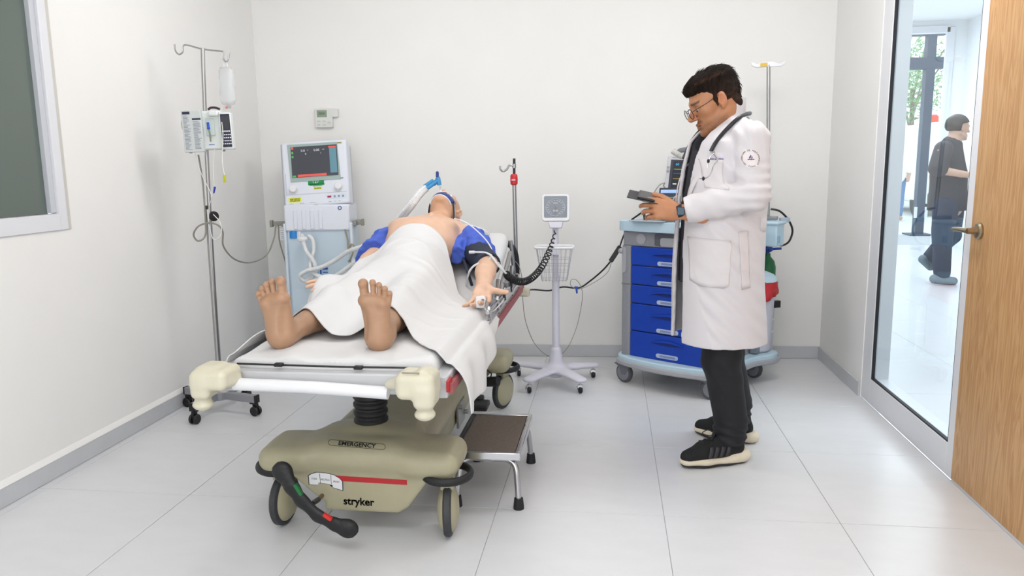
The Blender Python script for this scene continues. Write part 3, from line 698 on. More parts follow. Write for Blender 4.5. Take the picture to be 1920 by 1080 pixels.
for c, sl, full in rows:
    # resample to a common count
    n0 = len(full); L_ = [0]
    for k in range(n0): L_.append(L_[-1]+math.dist(full[k], full[(k+1) % n0]))
    row = []
    for j in range(64):
        d = L_[-1]*j/64; k = max(q for q in range(n0) if L_[q] <= d+1e-9); t_ = (d-L_[k])/max(1e-9, L_[k+1]-L_[k]); a, b = full[k], full[(k+1) % n0]
        x, z = a[0]+(b[0]-a[0])*t_, a[1]+(b[1]-a[1])*t_
        w = (0.0075*float(wave(np.float64(x*1.0), np.float64(c.y*1.6), np.float64(z*2.2), 5, 26))+0.006*float(wave(np.float64(x*1.3), np.float64(c.y*0.9), np.float64(z*1.0), 6, 55))*math.exp(-((c.y-2.42)/0.3)**2))+0.003*math.sin(50*x+9*c.y*3)*math.exp(-((c.y-2.42)/0.12)**2)
        nrm = V(0.15*x/0.36, 0, 1 if z > 0 else -1).normalized()
        row.append(c+V(x, -math.sin(sl)*z*0.9, z)+nrm*w)
    out.append(row)
q = MB().sheet(out, closed=True); q.f += [tuple(range(64)), tuple((len(out)-1)*64+k for k in range(64))]
obj('fitted_sheet', q, linen, mt, world=True, sm=60, sub=1)
obj('mattress_pad', MB().box((CX-0.03, 2.95, 0.69), (0.70, 1.0, 0.02)).box((CX, 3.0, 0.692), (0.70, 1.06, 0.016)), mat('navy_vinyl', '#1B1D2A', 0.5), mt, world=True, bev=0.008)
# ---------------------------------------------------------------- bodies: shared builders
def mp(M, p): return tuple(M @ Vector(p))
def Rrows(M, rot=None):
    """rows for a field primitive: local axes in world directions"""
    A = M.to_3x3(); A = Matrix([A.col[i].normalized() for i in range(3)]).transposed()
    if rot is not None: A = A @ rot
    return [tuple(A.col[i]) for i in range(3)]
def head(F, M, neck=True, nose=1.0):
    """x sideways, y forward, z up; origin between the ears"""
    R = Rrows(M)
    e = lambda c, r, k=0.012, op='u', rot=None: F.ell(mp(M, c), r, R if rot is None else Rrows(M, rot), k, op)
    r_ = lambda a, b, ra, rb=None, k=0.01, op='u': F.rc(mp(M, a), mp(M, b), ra, rb, k, op)
    e((0, -0.014, 0.03), (0.075, 0.098, 0.087), 0.0)
    e((0, 0.03, 0.03), (0.062, 0.060, 0.068), 0.03); e((0, 0.042, -0.022), (0.057, 0.046, 0.066), 0.03)
    e((0, 0.036, -0.068), (0.05, 0.05, 0.042), 0.03)
    for s in (-1, 1):
        r_((s*0.054, 0.0, -0.055), (s*0.02, 0.072, -0.098), 0.02, 0.018, 0.02)
        e((s*0.043, 0.056, -0.014), (0.024, 0.025, 0.021), 0.02)
    e((0, 0.082, -0.1), (0.022, 0.017, 0.016), 0.018)
    r_((-0.04, 0.078, 0.022), (0, 0.088, 0.024), 0.011, 0.011, 0.018); r_((0.04, 0.078, 0.022), (0, 0.088, 0.024), 0.011, 0.011, 0.018)
    for s in (-1, 1):
        e((s*0.032, 0.096, 0.004), (0.017, 0.013, 0.011), 0.012, '-')
        e((s*0.032, 0.0775, 0.003), (0.0145, 0.0135, 0.0125), 0.003)
    r_((0, 0.090, 0.012), (0, 0.1135, -0.026), 0.008, 0.0115, 0.012)
    e((0, 0.1125, -0.030), (0.0125, 0.012, 0.0105), 0.006)
    for s in (-1, 1): e((s*0.0125, 0.103, -0.033), (0.0085, 0.011, 0.008), 0.005)
    e((0, 0.088, -0.068), (0.028, 0.014, 0.02), 0.015)
    for s in (-1, 1):
        r_((s*0.022, 0.091, -0.065), (s*0.004, 0.1025, -0.060), 0.004, 0.0062, 0.005); r_((s*0.02, 0.091, -0.068), (0, 0.1005, -0.0745), 0.004, 0.0072, 0.005)
    r_((-0.023, 0.0985, -0.0665), (0.023, 0.0985, -0.0665), 0.0024, 0.0024, 0.003, '-')
    r_((-0.012, 0.1, -0.0865), (0.012, 0.1, -0.0865), 0.005, 0.005, 0.01, '-')
    for s in (-1, 1):
        rt = Matrix.Rotation(-0.2, 3, 'X') @ Matrix.Rotation(s*0.35, 3, 'Z')
        e((s*0.079, -0.008, -0.002), (0.010, 0.020, 0.033), 0.006, 'u', rt)
        e((s*0.089, -0.003, 0.004), (0.007, 0.011, 0.019), 0.004, '-', rt)
        e((s*0.078, 0.0, -0.03), (0.007, 0.009, 0.009), 0.005)
        e((s*0.083, 0.009, -0.004), (0.005, 0.006, 0.008), 0.004)
    if neck: r_((0, -0.025, -0.06), (0, -0.045, -0.19), 0.056, 0.06, 0.035)
FING = {'i': (0.034, 0.090, (0.043, 0.025, 0.021), 0.0098), 'm': (0.0115, 0.095, (0.047, 0.029, 0.021), 0.010),
        'r': (-0.0115, 0.090, (0.043, 0.027, 0.021), 0.0095), 'p': (-0.033, 0.080, (0.034, 0.020, 0.018), 0.0085)}
def hand(F, M, curls, thumb, mirror=1, spread=(0.12, 0.02, -0.08, -0.2), s=1.0, wrist=True, wl=0.05):
    """left hand in its own frame: y to the fingers, x to the thumb, z out of the back of the hand"""
    P = lambda x, y, z: mp(M, (x*mirror*s, y*s, z*s)); nz = tuple(M.to_3x3() @ Vector((0, 0, 1)))
    sq = (nz, 0.78)
    F.rc(P(0.014, 0.012, 0), P(0.026, 0.082, 0), 0.019*s, 0.0175*s, 0.0, sq=sq); F.rc(P(-0.012, 0.012, 0), P(-0.023, 0.072, -0.001), 0.019*s, 0.016*s, 0.014, sq=sq)
    F.rc(P(0, 0.03, 0), P(0.004, 0.08, 0.001), 0.018*s, 0.018*s, 0.014, sq=sq)
    F.rc(P(0.026, 0.022, -0.012), P(0.035, 0.05, -0.013), 0.016*s, 0.013*s, 0.015); F.rc(P(-0.022, 0.02, -0.01), P(-0.026, 0.055, -0.01), 0.013*s, 0.011*s, 0.015)
    if wrist: F.rc(P(0, -wl, 0), P(0, 0.015, 0), 0.029*s, 0.026*s, 0.02, sq=(nz, 0.8))
    for key, c, sp in zip('imrp', curls, spread):
        bx, by, ls, r = FING[key]; p = Vector((bx, by, 0.0)); a = 0; pts = [Vector((bx*0.8, by-0.03, 0)), p.copy()]
        for l, da in zip(ls, c):
            a += da; d = Vector((math.sin(sp)*math.cos(a), math.cos(sp)*math.cos(a), -math.sin(a))); p = p+d*l; pts.append(p.copy())
        rr = [r*0.95, r*1.06, r, r*0.93, r*0.8]
        G = [P(*q) for q in pts]
        F.rc(G[0], G[1], rr[0]*s, rr[1]*s, 0.008)
        for i in range(1, 4): F.rc(G[i], G[i+1], rr[i]*s, rr[i+1]*s, 0.0045 if i == 1 else 0.002)
    T = [P(*q) for q in thumb]; tr = [0.0165, 0.0135, 0.0118, 0.0098]
    for i in range(3): F.rc(T[i], T[i+1], tr[i]*s, tr[i+1]*s, 0.012 if i == 0 else 0.003)
    return P
# ---------------------------------------------------------------- patient manikin
HX = -0.95
F = Field((-1.52, 2.62, 0.71), (-0.42, 4.32, 1.32), 0.005)
F.ell((HX-0.01, 3.36, 0.86), (0.175, 0.17, 0.112), k=0.0)
rt = Matrix.Rotation(0.29, 3, 'X'); RR = [tuple(rt.col[i]) for i in range(3)]
F.ell((HX, 3.57, 0.905), (0.165, 0.2, 0.118), RR, k=0.05); F.ell((HX, 3.775, 0.985), (0.192, 0.19, 0.138), RR, k=0.05)
for s in (-1, 1):
    F.ell((HX+s*0.088, 3.79, 1.075), (0.092, 0.088, 0.042), RR, k=0.04)
    F.rc((HX+s*0.05, 3.90, 1.05), (HX+s*0.185, 3.885, 1.0), 0.075, 0.072, k=0.05)
    F.rc((HX+s*0.02, 3.99, 1.08), (HX+s*0.13, 3.92, 1.04), 0.045, 0.05, k=0.05)
    F.ell((HX+s*0.102, 3.745, 1.1115), (0.010, 0.010, 0.007), k=0.004)
F.rc((HX+0.0, 3.97, 1.095), (HX+0.01, 3.94, 1.135), 0.006, 0.005, k=0.03)
# head, chin up
Mh = Matrix(((1, 0, 0, -0.905), (0, 0.04, 0.999, 4.12), (0, 0.999, -0.04, 1.130), (0, 0, 0, 1)))
Mh = Mh @ Matrix.Rotation(0.06, 4, 'Y')
F.rc(mp(Mh, (0, -0.02, -0.05)), (HX+0.02, 3.95, 1.03), 0.060, 0.064, k=0.03)
FHd = Field((-1.06, 3.90, 0.98), (-0.75, 4.28, 1.30), 0.003); head(FHd, Mh, neck=False); FHd.rc(mp(Mh, (0, -0.02, -0.05)), (HX+0.02, 3.95, 1.03), 0.060, 0.064, k=0.03)
# legs and feet
hips = [(HX-0.11, 3.33, 0.845), (HX+0.09, 3.33, 0.845)]; knees = [(-1.12, 2.93, 0.835), (-0.85, 2.93, 0.835)]; ank = [(-1.150, 2.575, 0.795), (-0.805, 2.575, 0.80)]
for h, kn, an in zip(hips, knees, ank):
    cf_ = ((kn[0]+an[0])/2, 2.78, 0.805); F.rc(h, kn, 0.092, 0.062, k=0.03); F.rc(kn, cf_, 0.06, 0.055, k=0.03); F.rc(cf_, an, 0.053, 0.036, k=0.02)
def foot(F, M, m):
    P = lambda x, y, z: mp(M, (x*m*1.2, y, z)); g = 1.12
    F.rc(P(0.0, 0.036, 0.038), P(0.004, 0.055, 0.038), 0.038*g, 0.036*g, k=0.015)
    F.rc(P(0.004, 0.05, 0.034), P(0.020, 0.16, 0.028), 0.034*g, 0.024*g, k=0.02); F.rc(P(-0.006, 0.05, 0.04), P(-0.022, 0.172, 0.028), 0.032*g, 0.0255*g, k=0.025)
    F.rc(P(0.0, 0.05, 0.07), P(-0.006, 0.15, 0.046), 0.037*g, 0.026*g, k=0.03); F.rc(P(0, 0.045, 0.06), P(0, 0.045, 0.105), 0.038, 0.037, k=0.03)
    F.ell(P(-0.025, 0.178, 0.023), (0.030, 0.026, 0.024), k=0.012); F.ell(P(0.025, 0.163, 0.021), (0.022, 0.026, 0.022), k=0.012); F.ell(P(0, 0.176, 0.023), (0.034, 0.022, 0.022), k=0.012)
    F.ell(P(-0.036, 0.10, 0.004), (0.012, 0.045, 0.014), Rrows(M), k=0.025, op='-')
    for s_ in (-1, 1): F.ell(P(s_*0.032, 0.046, 0.08), (0.012, 0.013, 0.014), k=0.012)
    for x0, x1, y0, y1, r0, r1 in ((-0.029, -0.0305, 0.20, 0.240, 0.0165, 0.0175), (-0.004, -0.002, 0.198, 0.243, 0.0095, 0.0112), (0.0125, 0.0165, 0.193, 0.233, 0.009, 0.0106), (0.027, 0.033, 0.186, 0.220, 0.0088, 0.0102), (0.040, 0.0465, 0.176, 0.203, 0.0086, 0.0098)):
        F.rc(P(x0, y0-0.02, 0.024), P(x1, y1-0.008, 0.022), r0*0.93, r1*0.92, k=0.003); F.ell(P(x1, y1-0.004, 0.019), (r1*1.05, r1*1.05, r1*1.1), k=0.002)
Ml = Matrix.Translation((-1.163, 2.470, 0.752)) @ Matrix(((-0.99, -0.085, 0.07, 0), (0.06, 0.06, 0.996, 0), (-0.085, 0.993, -0.05, 0), (0, 0, 0, 1)))
Mr = Matrix.Translation((-0.800, 2.470, 0.750)) @ Matrix(((0.998, -0.045, 0.0, 0), (0.0, 0.06, 0.998, 0), (0.045, 0.996, -0.06, 0), (0, 0, 0, 1)))
fine = [FHd]
for Mf_, h_, kn, an in ((Ml, hips[0], knees[0], ank[0]), (Mr, hips[1], knees[1], ank[1])):
    FF = Field((an[0]-0.10, 2.40, 0.70), (an[0]+0.12, 2.90, 1.06), 0.0027); cf_ = ((kn[0]+an[0])/2, 2.78, 0.805)
    FF.rc(kn, cf_, 0.06, 0.055, k=0.03); FF.rc(cf_, an, 0.053, 0.036, k=0.02); foot(FF, Mf_, 1); FF.plane((0, 2.85, 0), (0, 1, 0)); fine.append(FF)
# right arm (under the sheet) and its fingers
F.chain([(HX-0.185, 3.885, 1.0), (-1.20, 3.65, 0.915), (-1.215, 3.42, 0.855)], [0.06, 0.045, 0.034], k=0.03)
Mw = basis((-1.225, 3.385, 0.848), (-0.6, 0.6, 0.45), (-0.70, -0.71, 0.02))
hand(F, Mw, [(0.05, 0.15, 0.1)]*4, [(0.022, 0.02, 0), (0.045, 0.05, 0.0), (0.055, 0.08, 0.0), (0.058, 0.105, 0)], mirror=1)
Hf = F.f.copy()          # what the sheet lies on: everything so far but not the left arm
# left arm, palm up, at the edge of the bed
sh, el, wr = (HX+0.205, 3.88, 0.995), (-0.597, 3.63, 0.905), (-0.578, 3.395, 0.828)
F.chain([sh, el], [0.062, 0.050], k=0.03); F.chain([el, (-0.59, 3.54, 0.875)], [0.050, 0.050], k=0.02)
FA = Field((-0.72, 3.12, 0.72), (-0.40, 3.72, 1.0), 0.003); FA.chain([el, (-0.59, 3.54, 0.875), wr], [0.050, 0.050, 0.031], k=0.02); fine.append(FA)
Mw = basis((-0.576, 3.385, 0.822), (0.97, -0.03, 0.22), (0.04, -0.93, -0.30))
hand(FA, Mw, [(0.12, 0.25, 0.2), (0.15, 0.3, 0.25), (0.1, 0.25, 0.2), (0.05, 0.2, 0.15)], [(0.022, 0.02, -0.004), (0.052, 0.045, -0.004), (0.082, 0.062, 0.0), (0.108, 0.072, 0.004)], spread=(0.2, 0.03, -0.14, -0.42), s=1.10)
skin_p = mat('manikin_skin', '#DFB79D', 0.45, attr=True, var=0.08, vscale=25, bump=0.15, bscale=700, sss=0.08)
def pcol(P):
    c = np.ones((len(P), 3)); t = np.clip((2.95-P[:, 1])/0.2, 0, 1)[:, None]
    c = c*(1-t)+t*np.array((0.60, 0.54, 0.46))  # browner feet: tan skin plus the soles' shade, put into the colour
    for s in (-1, 1):
        d = np.linalg.norm(P-np.array((HX+s*0.102, 3.745, 1.112)), axis=1); w = np.clip(1-(d-0.011)/0.004, 0, 1)[:, None]; c = c*(1-w)+w*np.array((0.74, 0.5, 0.42))
    hd_ = np.linalg.norm(P-np.array(Mh.translation), axis=1) < 0.16; c[hd_] *= np.array((0.92, 0.84, 0.76))
    return c
pt = thing('patient_manikin', 'bald bare-chested patient manikin lying on the stretcher, bare soles toward the viewer', 'manikin', (HX, 3.4, 0.75))
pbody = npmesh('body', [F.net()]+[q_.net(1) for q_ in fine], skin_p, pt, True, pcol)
# toenails are hidden; blue gown bunched over both shoulders
Hx, Hy, Hz = F.ax; Hf_ax = (Hx.copy(), Hy.copy(), Hz.copy())
G = Field((-1.42, 3.50, 0.82), (-0.48, 4.02, 1.14), 0.005)
for s, pts in ((1, [(HX+0.195, 3.94, 1.0), (HX+0.235, 3.86, 0.985), (-0.655, 3.755, 0.955)]), (-1, [(HX-0.185, 3.94, 1.0), (HX-0.205, 3.86, 0.985), (-1.20, 3.68, 0.935)])):
    G.chain(pts, [0.062, 0.085, 0.074], k=0.02)
    G.chain([(pts[1][0]-s*0.075, 3.90, 1.02), (pts[1][0]-s*0.06, 3.76, 0.975), (pts[1][0]-s*0.045, 3.65, 0.91)], [0.035, 0.05, 0.035], k=0.03)
    G.chain([(pts[1][0]+s*0.02, 3.88, 0.97), (pts[2][0]+s*0.03, 3.74, 0.90)], [0.07, 0.06], k=0.03)
G.plane((0, 3.705, 0.93), (0, -0.94, -0.2))
G.disp(lambda x, y, z: 0.016*np.abs(wave(x, y*0.3, z, 11, 85, 5))+0.005*wave(x, y, z, 12, 140, 5)-0.006)
gown_m = mat('blue_gown_cloth', '#4864C8', 0.75, bump=0.2, bscale=900)
G.box((HX, 3.75, 1.05), (0.150, 0.4, 0.3), 0.02, k=0.02, op='-')
gp, gq = G.net(); gs_ = gp[gq[:, 0], 0] > HX
def subset(P, Q):
    u, inv = np.unique(Q, return_inverse=True); return P[u], inv.reshape(Q.shape)
npmesh('gown_sleeve', subset(gp, gq[gs_]), gown_m, pt, True); npmesh('gown_sleeve', subset(gp, gq[~gs_]), gown_m, pt, True)
# ---------------------------------------------------------------- pillow under the head
pl = Field((-1.15, 3.98, 0.90), (-0.66, 4.34, 1.10), 0.006); rt2 = Matrix.Rotation(0.30, 3, 'X')
pl.ell((-0.905, 4.15, 1.005), (0.24, 0.15, 0.055), [tuple(rt2.col[i]) for i in range(3)], k=0)
tag(npmesh('pillow', pl.net(), linen), 'white pillow under the manikin\'s head on the raised backrest', 'pillow')
# ---------------------------------------------------------------- sheet over the patient
inside = Hf < 0
top = np.where(inside.any(2), Hz[Hf.shape[2]-1-np.argmax(inside[:, :, ::-1], 2)], 0.0)
gx = np.arange(-1.50, -0.40, 0.01); gy = np.arange(2.30, 4.1, 0.01)
X2, Y2 = np.meshgrid(gx, gy, indexing='ij')
ix = np.clip(np.round((X2-Hx[0])/0.005).astype(int), 0, len(Hx)-1); iy = np.clip(np.round((Y2-Hy[0])/0.005).astype(int), 0, len(Hy)-1)
hb = top[ix, iy]; hb[Y2 < 2.61] = 0
bed = 0.75+np.maximum(0, Y2-3.45)*0.315
edge = np.maximum(np.maximum(X2+0.575, -1.295-X2), 0); bed = bed-edge*1.3+0.022*np.exp(-((X2+1.285)/0.04)**2)*(Y2 < 3.2)
ob = np.maximum(hb, bed); h = ob.copy()
for it in range(140):
    p_ = np.pad(h, 1, 'edge'); h = np.maximum(ob, (p_[2:, 1:-1]+p_[:-2, 1:-1]+p_[1:-1, 2:]+p_[1:-1, :-2])/4-0.0001)
for it in range(3):
    p_ = np.pad(h, 1, 'edge'); h = (p_[2:, 1:-1]+p_[:-2, 1:-1]+p_[1:-1, 2:]+p_[1:-1, :-2]+2*h)/6
def hz(x, y):
    fx = np.clip((x-gx[0])/0.01, 0, len(gx)-1.001); fy_ = np.clip((y-gy[0])/0.01, 0, len(gy)-1.001); i = fx.astype(int); j = fy_.astype(int); a = fx-i; b = fy_-j
    return (h[i, j]*(1-a)+h[i+1, j]*a)*(1-b)+(h[i, j+1]*(1-a)+h[i+1, j+1]*a)*b
hem_x = [-1.45, -1.33, -1.285, -1.235, -1.16, -1.08, -1.02, -0.95, -0.90, -0.84, -0.76, -0.70, -0.62, -0.57, -0.35]
hem_y = [2.44, 2.46, 2.62, 2.72, 2.71, 2.67, 2.635, 2.635, 2.68, 2.74, 2.69, 2.60, 2.49, 2.44, 2.44]
top_x = [-1.5, -1.30, -1.18, -1.08, -0.80, -0.755, -0.70, -0.62, -0.35]; top_y = [3.40, 3.50, 3.57, 3.64, 3.64, 3.56, 3.42, 3.36, 3.34]
NU, NV = 190, 150
u = np.linspace(0, 1, NU); v = np.linspace(0, 1, NV)
U, Vv_ = np.meshgrid(-1.49+u*1.19, v, indexing='ij')     # arc-like coordinate across, beyond the edges it hangs
yy = np.interp(U, hem_x, hem_y)*(1-Vv_)+np.interp(U, top_x, top_y)*Vv_
xr, xl_ = -0.545, -1.325
over_r = np.maximum(U-xr, 0); over_l = np.maximum(xl_-U, 0)
lim_r = np.interp(yy, [2.4, 2.75, 3.05, 3.3, 3.5], [0.205, 0.20, 0.13, 0.05, 0.03]); sr = over_r/ (over_r.max()+1e-9)*lim_r
lim_l = np.interp(yy, [2.4, 2.8, 3.4], [0.08, 0.10, 0.12]); sl_ = over_l/(over_l.max()+1e-9)*lim_l
xx = np.clip(U, xl_, xr); zz = hz(xx, yy)+0.007
out_r = 0.068*(1-np.exp(-sr/0.05)); xx = xx+out_r+(0.010*np.sin(yy*23+sr*8)+0.004)*np.clip(sr/0.1, 0, 1); zz = zz-np.maximum(sr-0.4*out_r, 0)*np.clip(sr/0.03, 0, 1)
out_l = 0.045*(1-np.exp(-sl_/0.05)); xx = xx-out_l-0.008*np.sin(yy*19+2)*np.clip(sl_/0.08, 0, 1); zz = zz-np.maximum(sl_-0.4*out_l, 0)*np.clip(sl_/0.03, 0, 1)
amp = np.clip(np.abs(hz(xx, yy)-0.76)*3, 0.35, 1)
fold = 0.0045*wave(xx*1.2, yy*0.5, 0*xx, 21, 40, 6)+0.007*np.abs(wave(xx*0.5+yy*0.5, yy*0.3, 0*xx, 23, 60, 5))
fold += 0.006*np.exp(-((yy-3.55-0.10*np.sin((xx+0.9)*6))/0.015)**2)*np.exp(-((xx+0.85)/0.18)**2)+0.006*np.exp(-((yy-3.44-0.25*(xx+0.9))/0.018)**2)+0.007*np.exp(-((yy-3.20-0.6*(xx+0.75))/0.02)**2)*(xx > -0.95)+0.007*np.exp(-((yy-2.95-0.9*(xx+0.75))/0.022)**2)*(xx > -0.9)
def crease(x0, y0, x1, y1, w, a_):
    dx, dy = x1-x0, y1-y0; L2 = dx*dx+dy*dy; t = np.clip(((xx-x0)*dx+(yy-y0)*dy)/L2, 0, 1); d = (xx-x0-t*dx)*(-dy)/L2**0.5+(yy-y0-t*dy)*dx/L2**0.5; e = np.hypot(xx-x0-t*dx, yy-y0-t*dy)
    return a_*np.exp(-(e/w)**2)*np.where(d > 0, 1.0, np.exp(-(e/(w*0.55))**2))*np.sin(np.pi*np.clip(t, 0.02, 0.98))**0.5
for q_ in ((-0.98, 3.50, -0.70, 3.38, 0.030, 0.016), (-1.02, 3.38, -0.72, 3.32, 0.026, 0.014), (-0.95, 3.28, -0.66, 3.24, 0.03, 0.016), (-0.86, 3.05, -0.60, 3.20, 0.03, 0.018), (-0.84, 2.85, -0.58, 3.02, 0.028, 0.018), (-0.80, 2.72, -0.56, 2.84, 0.026, 0.016),
           (-1.20, 3.05, -1.02, 3.20, 0.03, 0.012), (-1.12, 2.80, -0.98, 3.15, 0.035, 0.012), (-0.93, 2.68, -0.90, 3.05, 0.03, 0.012), (-1.15, 3.38, -0.95, 3.55, 0.028, 0.012), (-1.05, 3.10, -0.90, 3.30, 0.03, 0.010), (-0.70, 2.52, -0.60, 2.75, 0.022, 0.012)): fold = fold+crease(*q_)
zz = zz+fold*amp
hemlift = np.clip(1-Vv_*22, 0, 1)*0.004; zz = zz+hemlift
P = np.stack([xx, yy, zz], 2).reshape(-1, 3); I = np.arange(NU*NV).reshape(NU, NV)
Q = np.stack([I[:-1, :-1], I[1:, :-1], I[1:, 1:], I[:-1, 1:]], 2).reshape(-1, 4)
bs_ = npmesh('bed_sheet', (P, Q), linen); k = bs_.modifiers.new('thick', 'SOLIDIFY'); k.thickness = 0.004; k.offset = 0
tag(bs_, 'white sheet draped over the manikin from chest to ankles, one corner hanging off the stretcher', 'sheet')
# ---------------------------------------------------------------- blood pressure cuff and hoses
navy = mat('navy_cuff_cloth', '#232B3F', 0.7, bump=0.3, bscale=600)
hose_m = mat('grey_white_hose', '#D6D7DC', 0.4)
a, b = Vector(sh), Vector(el); C0 = a.lerp(b, 0.50); C1 = a.lerp(b, 1.06)
K = Field((-0.80, 3.52, 0.80), (-0.48, 3.86, 1.06), 0.004); K.rc(tuple(a), tuple(b+(b-a)*0.3), 0.076, 0.064, k=0.0)
K.plane(tuple(C0), tuple(a-b)); K.plane(tuple(C1), tuple(b-a)); K.disp(lambda x, y, z: 0.003*wave(x, y, z, 31, 60))
bc = thing('blood_pressure_cuff', 'navy blood pressure cuff wrapped around the manikin\'s upper arm by the pole', 'cuff', tuple(C1))
obj_c = npmesh('cuff_band', K.net(), navy, bc, True)
q = MB(); Mq = basis((-0.705, 3.66, 0.855), (-0.3, 0.9, 0.3), (-0.25, -0.2, 1)); q.prism(rrect(0.17, 0.11, 0.012), 0.014, Mq)
obj('cuff_flap', q, navy, bc, world=True, bev=0.003)
q = MB().tube([(-0.671, 3.620, 0.964), (-0.612, 3.600, 0.966), (-0.576, 3.590, 0.957), (-0.555, 3.580, 0.935), (-0.524, 3.580, 0.894), (-0.499, 3.600, 0.863)], 0.0052, n=8)
q.tube([(-0.570, 3.600, 0.954), (-0.575, 3.580, 0.935), (-0.598, 3.560, 0.922), (-0.636, 3.550, 0.913), (-0.663, 3.540, 0.889), (-0.683, 3.560, 0.844), (-0.697, 3.600, 0.804)], 0.0052, n=8)
q.cyl((-0.681, 3.620, 0.964), (-0.654, 3.615, 0.965), 0.008)
obj('air_hose', q, hose_m, bc, world=True)
q = MB().tube([(-0.788, 3.800, 1.116), (-0.710, 3.720, 1.100), (-0.644, 3.720, 1.046), (-0.596, 3.700, 0.995), (-0.561, 3.660, 0.936), (-0.509, 3.600, 0.876)], 0.0032, n=8)
tag(obj('sensor_tube', q, white), 'thin white tube crossing the gown from chest to the coiled hose', 'tube')
# clip on the finger
po = thing('pulse_oximeter', 'white fingertip clip on the manikin\'s open hand', 'pulse oximeter', (-0.563, 3.270, 0.780))
q = MB().prism([(-0.022, -0.028), (0.016, -0.030), (0.024, 0.008), (0.014, 0.026), (-0.020, 0.024)], 0.030, basis((-0.564, 3.262, 0.784), (1, 0, 0.05), (0.05, 0.25, 1)))
obj('clip_shell', q, white, po, world=True, bev=0.004)
q = MB()
for i, w in enumerate((0.012, 0.015, 0.010)): q.prism([(-w/2, 0), (w/2, 0), (w/2, 0.0022), (-w/2, 0.0022)], 0.0008, basis(Vector((-0.553, 3.229, 0.800))-V(0, 0, 0.005*i), (1, 0, 0.05), (0.05, 0.25, 1)))
obj('clip_print', q, ink, po, world=True)
obj('clip_cable', MB().tube([(-0.550, 3.250, 0.765), (-0.536, 3.220, 0.754), (-0.518, 3.300, 0.736), (-0.503, 3.450, 0.745), (-0.511, 3.600, 0.739)], 0.003, n=6), white, po, world=True)
# ---------------------------------------------------------------- mask and breathing circuit
blue_m = mat('dark_blue_silicone', '#173A86', 0.3); sky = mat('clear_blue_plastic', '#4AA3DC', 0.2, trans=0.35); clear = mat('clear_corrugated_plastic', '#F0F2F4', 0.3, trans=0.12, var=0.04, vscale=30)
mk = thing('tube_holder_mask', 'dark blue strapped breathing-tube holder over the manikin\'s mouth', 'mask', mp(Mh, (0, 0.1, -0.065)))
rows = []
for i in range(25):
    t_ = math.radians(-78+156*i/24); e_ = math.cos(t_)**0.7
    rows.append([mp(Mh, ((0.064+0.006*w)*math.sin(t_), 0.040+0.067*math.cos(t_)-0.012*w*w, -0.064+(0.034*e_+0.010)*w)) for w in (-1, -0.6, -0.2, 0.2, 0.6, 1)])
obj('mask_band', MB().sheet(rows), blue_m, mk, world=True, solid=0.005, sm=180)
q = MB().tube([rows[i][0] for i in range(0, 25, 2)], 0.0035, n=8, sm=3); obj('mask_edge', q, white, mk, world=True)
for s in (-1, 1):
    pr = [(s*0.066, 0.05, -0.062), (s*0.07, 0.02, -0.075), (s*0.072, -0.02, -0.080), (s*0.066, -0.065, -0.075)]
    rws = [[mp(Mh, (x, y, z+d)) for d in (-0.009, 0.009)] for x, y, z in [tuple(p) for p in smooth_path(pr, 6)]]
    obj('strap', MB().sheet(rws), navy, mk, world=True, solid=0.003, sm=180)
    obj('strap_trim', MB().tube([r[1] for r in rws], 0.0022, n=6, sm=0), white, mk, world=True)
q = MB().box(mp(Mh, (0.0, 0.112, -0.05)), (0.05, 0.006, 0.012), R=Mh.to_3x3()); q.ball(mp(Mh, (0.044, 0.085, -0.045)), 0.011)
obj('tube_clamp', q, white, mk, world=True, bev=0.002)
bt = thing('breathing_circuit', 'clear corrugated breathing tubes with blue connectors from ventilator to manikin', 'tube', (-0.942, 4.130, 1.284))
obj('tracheal_tube', MB().tube([mp(Mh, (-0.012, 0.1, -0.06)), (-0.921, 4.100, 1.253), (-0.924, 4.090, 1.282)], 0.007, n=10), clear, bt, world=True)
e0 = (-0.927, 4.090, 1.279); e1 = (-0.937, 4.090, 1.320)
obj('elbow', MB().tube([e0, (-0.932, 4.090, 1.308), e1], lambda t: 0.012+0.002*t, n=12).tube([(-0.935, 4.090, 1.305), (-0.961, 4.085, 1.285)], 0.013, n=12, sm=0), sky, bt, world=True)
obj('elbow_cap', MB().cyl(e1, (-0.937, 4.090, 1.343), 0.0085).ball((-0.937, 4.090, 1.346), 0.009), blue_m, bt, world=True)
obj('connector', MB().cyl((-0.959, 4.090, 1.306), (-1.011, 4.080, 1.272), 0.010).cyl((-0.951, 4.080, 1.291), (-1.000, 4.070, 1.257), 0.0105), sky, bt, world=True)
def corr(pts, r=0.0135, rip=0.0014, sm=26, pitch=0.0095):
    p = smooth_path(pts, 10); L_ = sum((p[i+1]-p[i]).length for i in range(len(p)-1)); n = int(L_/pitch)
    p2 = smooth_path(pts, max(4, int(n*4/(len(pts)-1)))); return MB().tube(p2, lambda t: r+rip*math.sin(t*n*6.283), n=12, sm=0)
def tube_part(name, pts): return obj(name, corr(pts), clear, bt, world=True, sm=180)
tube_part('corrugated_tube', [(-0.999, 4.080, 1.272), (-1.037, 4.060, 1.238), (-1.087, 4.050, 1.175), (-1.152, 4.100, 1.114), (-1.232, 4.220, 1.043), (-1.363, 4.400, 0.958), (-1.515, 4.500, 0.899), (-1.634, 4.560, 0.859), (-1.746, 4.600, 0.793), (-1.845, 4.620, 0.749), (-1.936, 4.620, 0.728), (-1.981, 4.620, 0.696), (-1.966, 4.640, 0.662), (-1.926, 4.670, 0.679), (-1.903, 4.690, 0.718), (-1.914, 4.690, 0.781), (-1.962, 4.700, 0.843), (-1.991, 4.720, 0.911), (-2.004, 4.740, 0.951)])
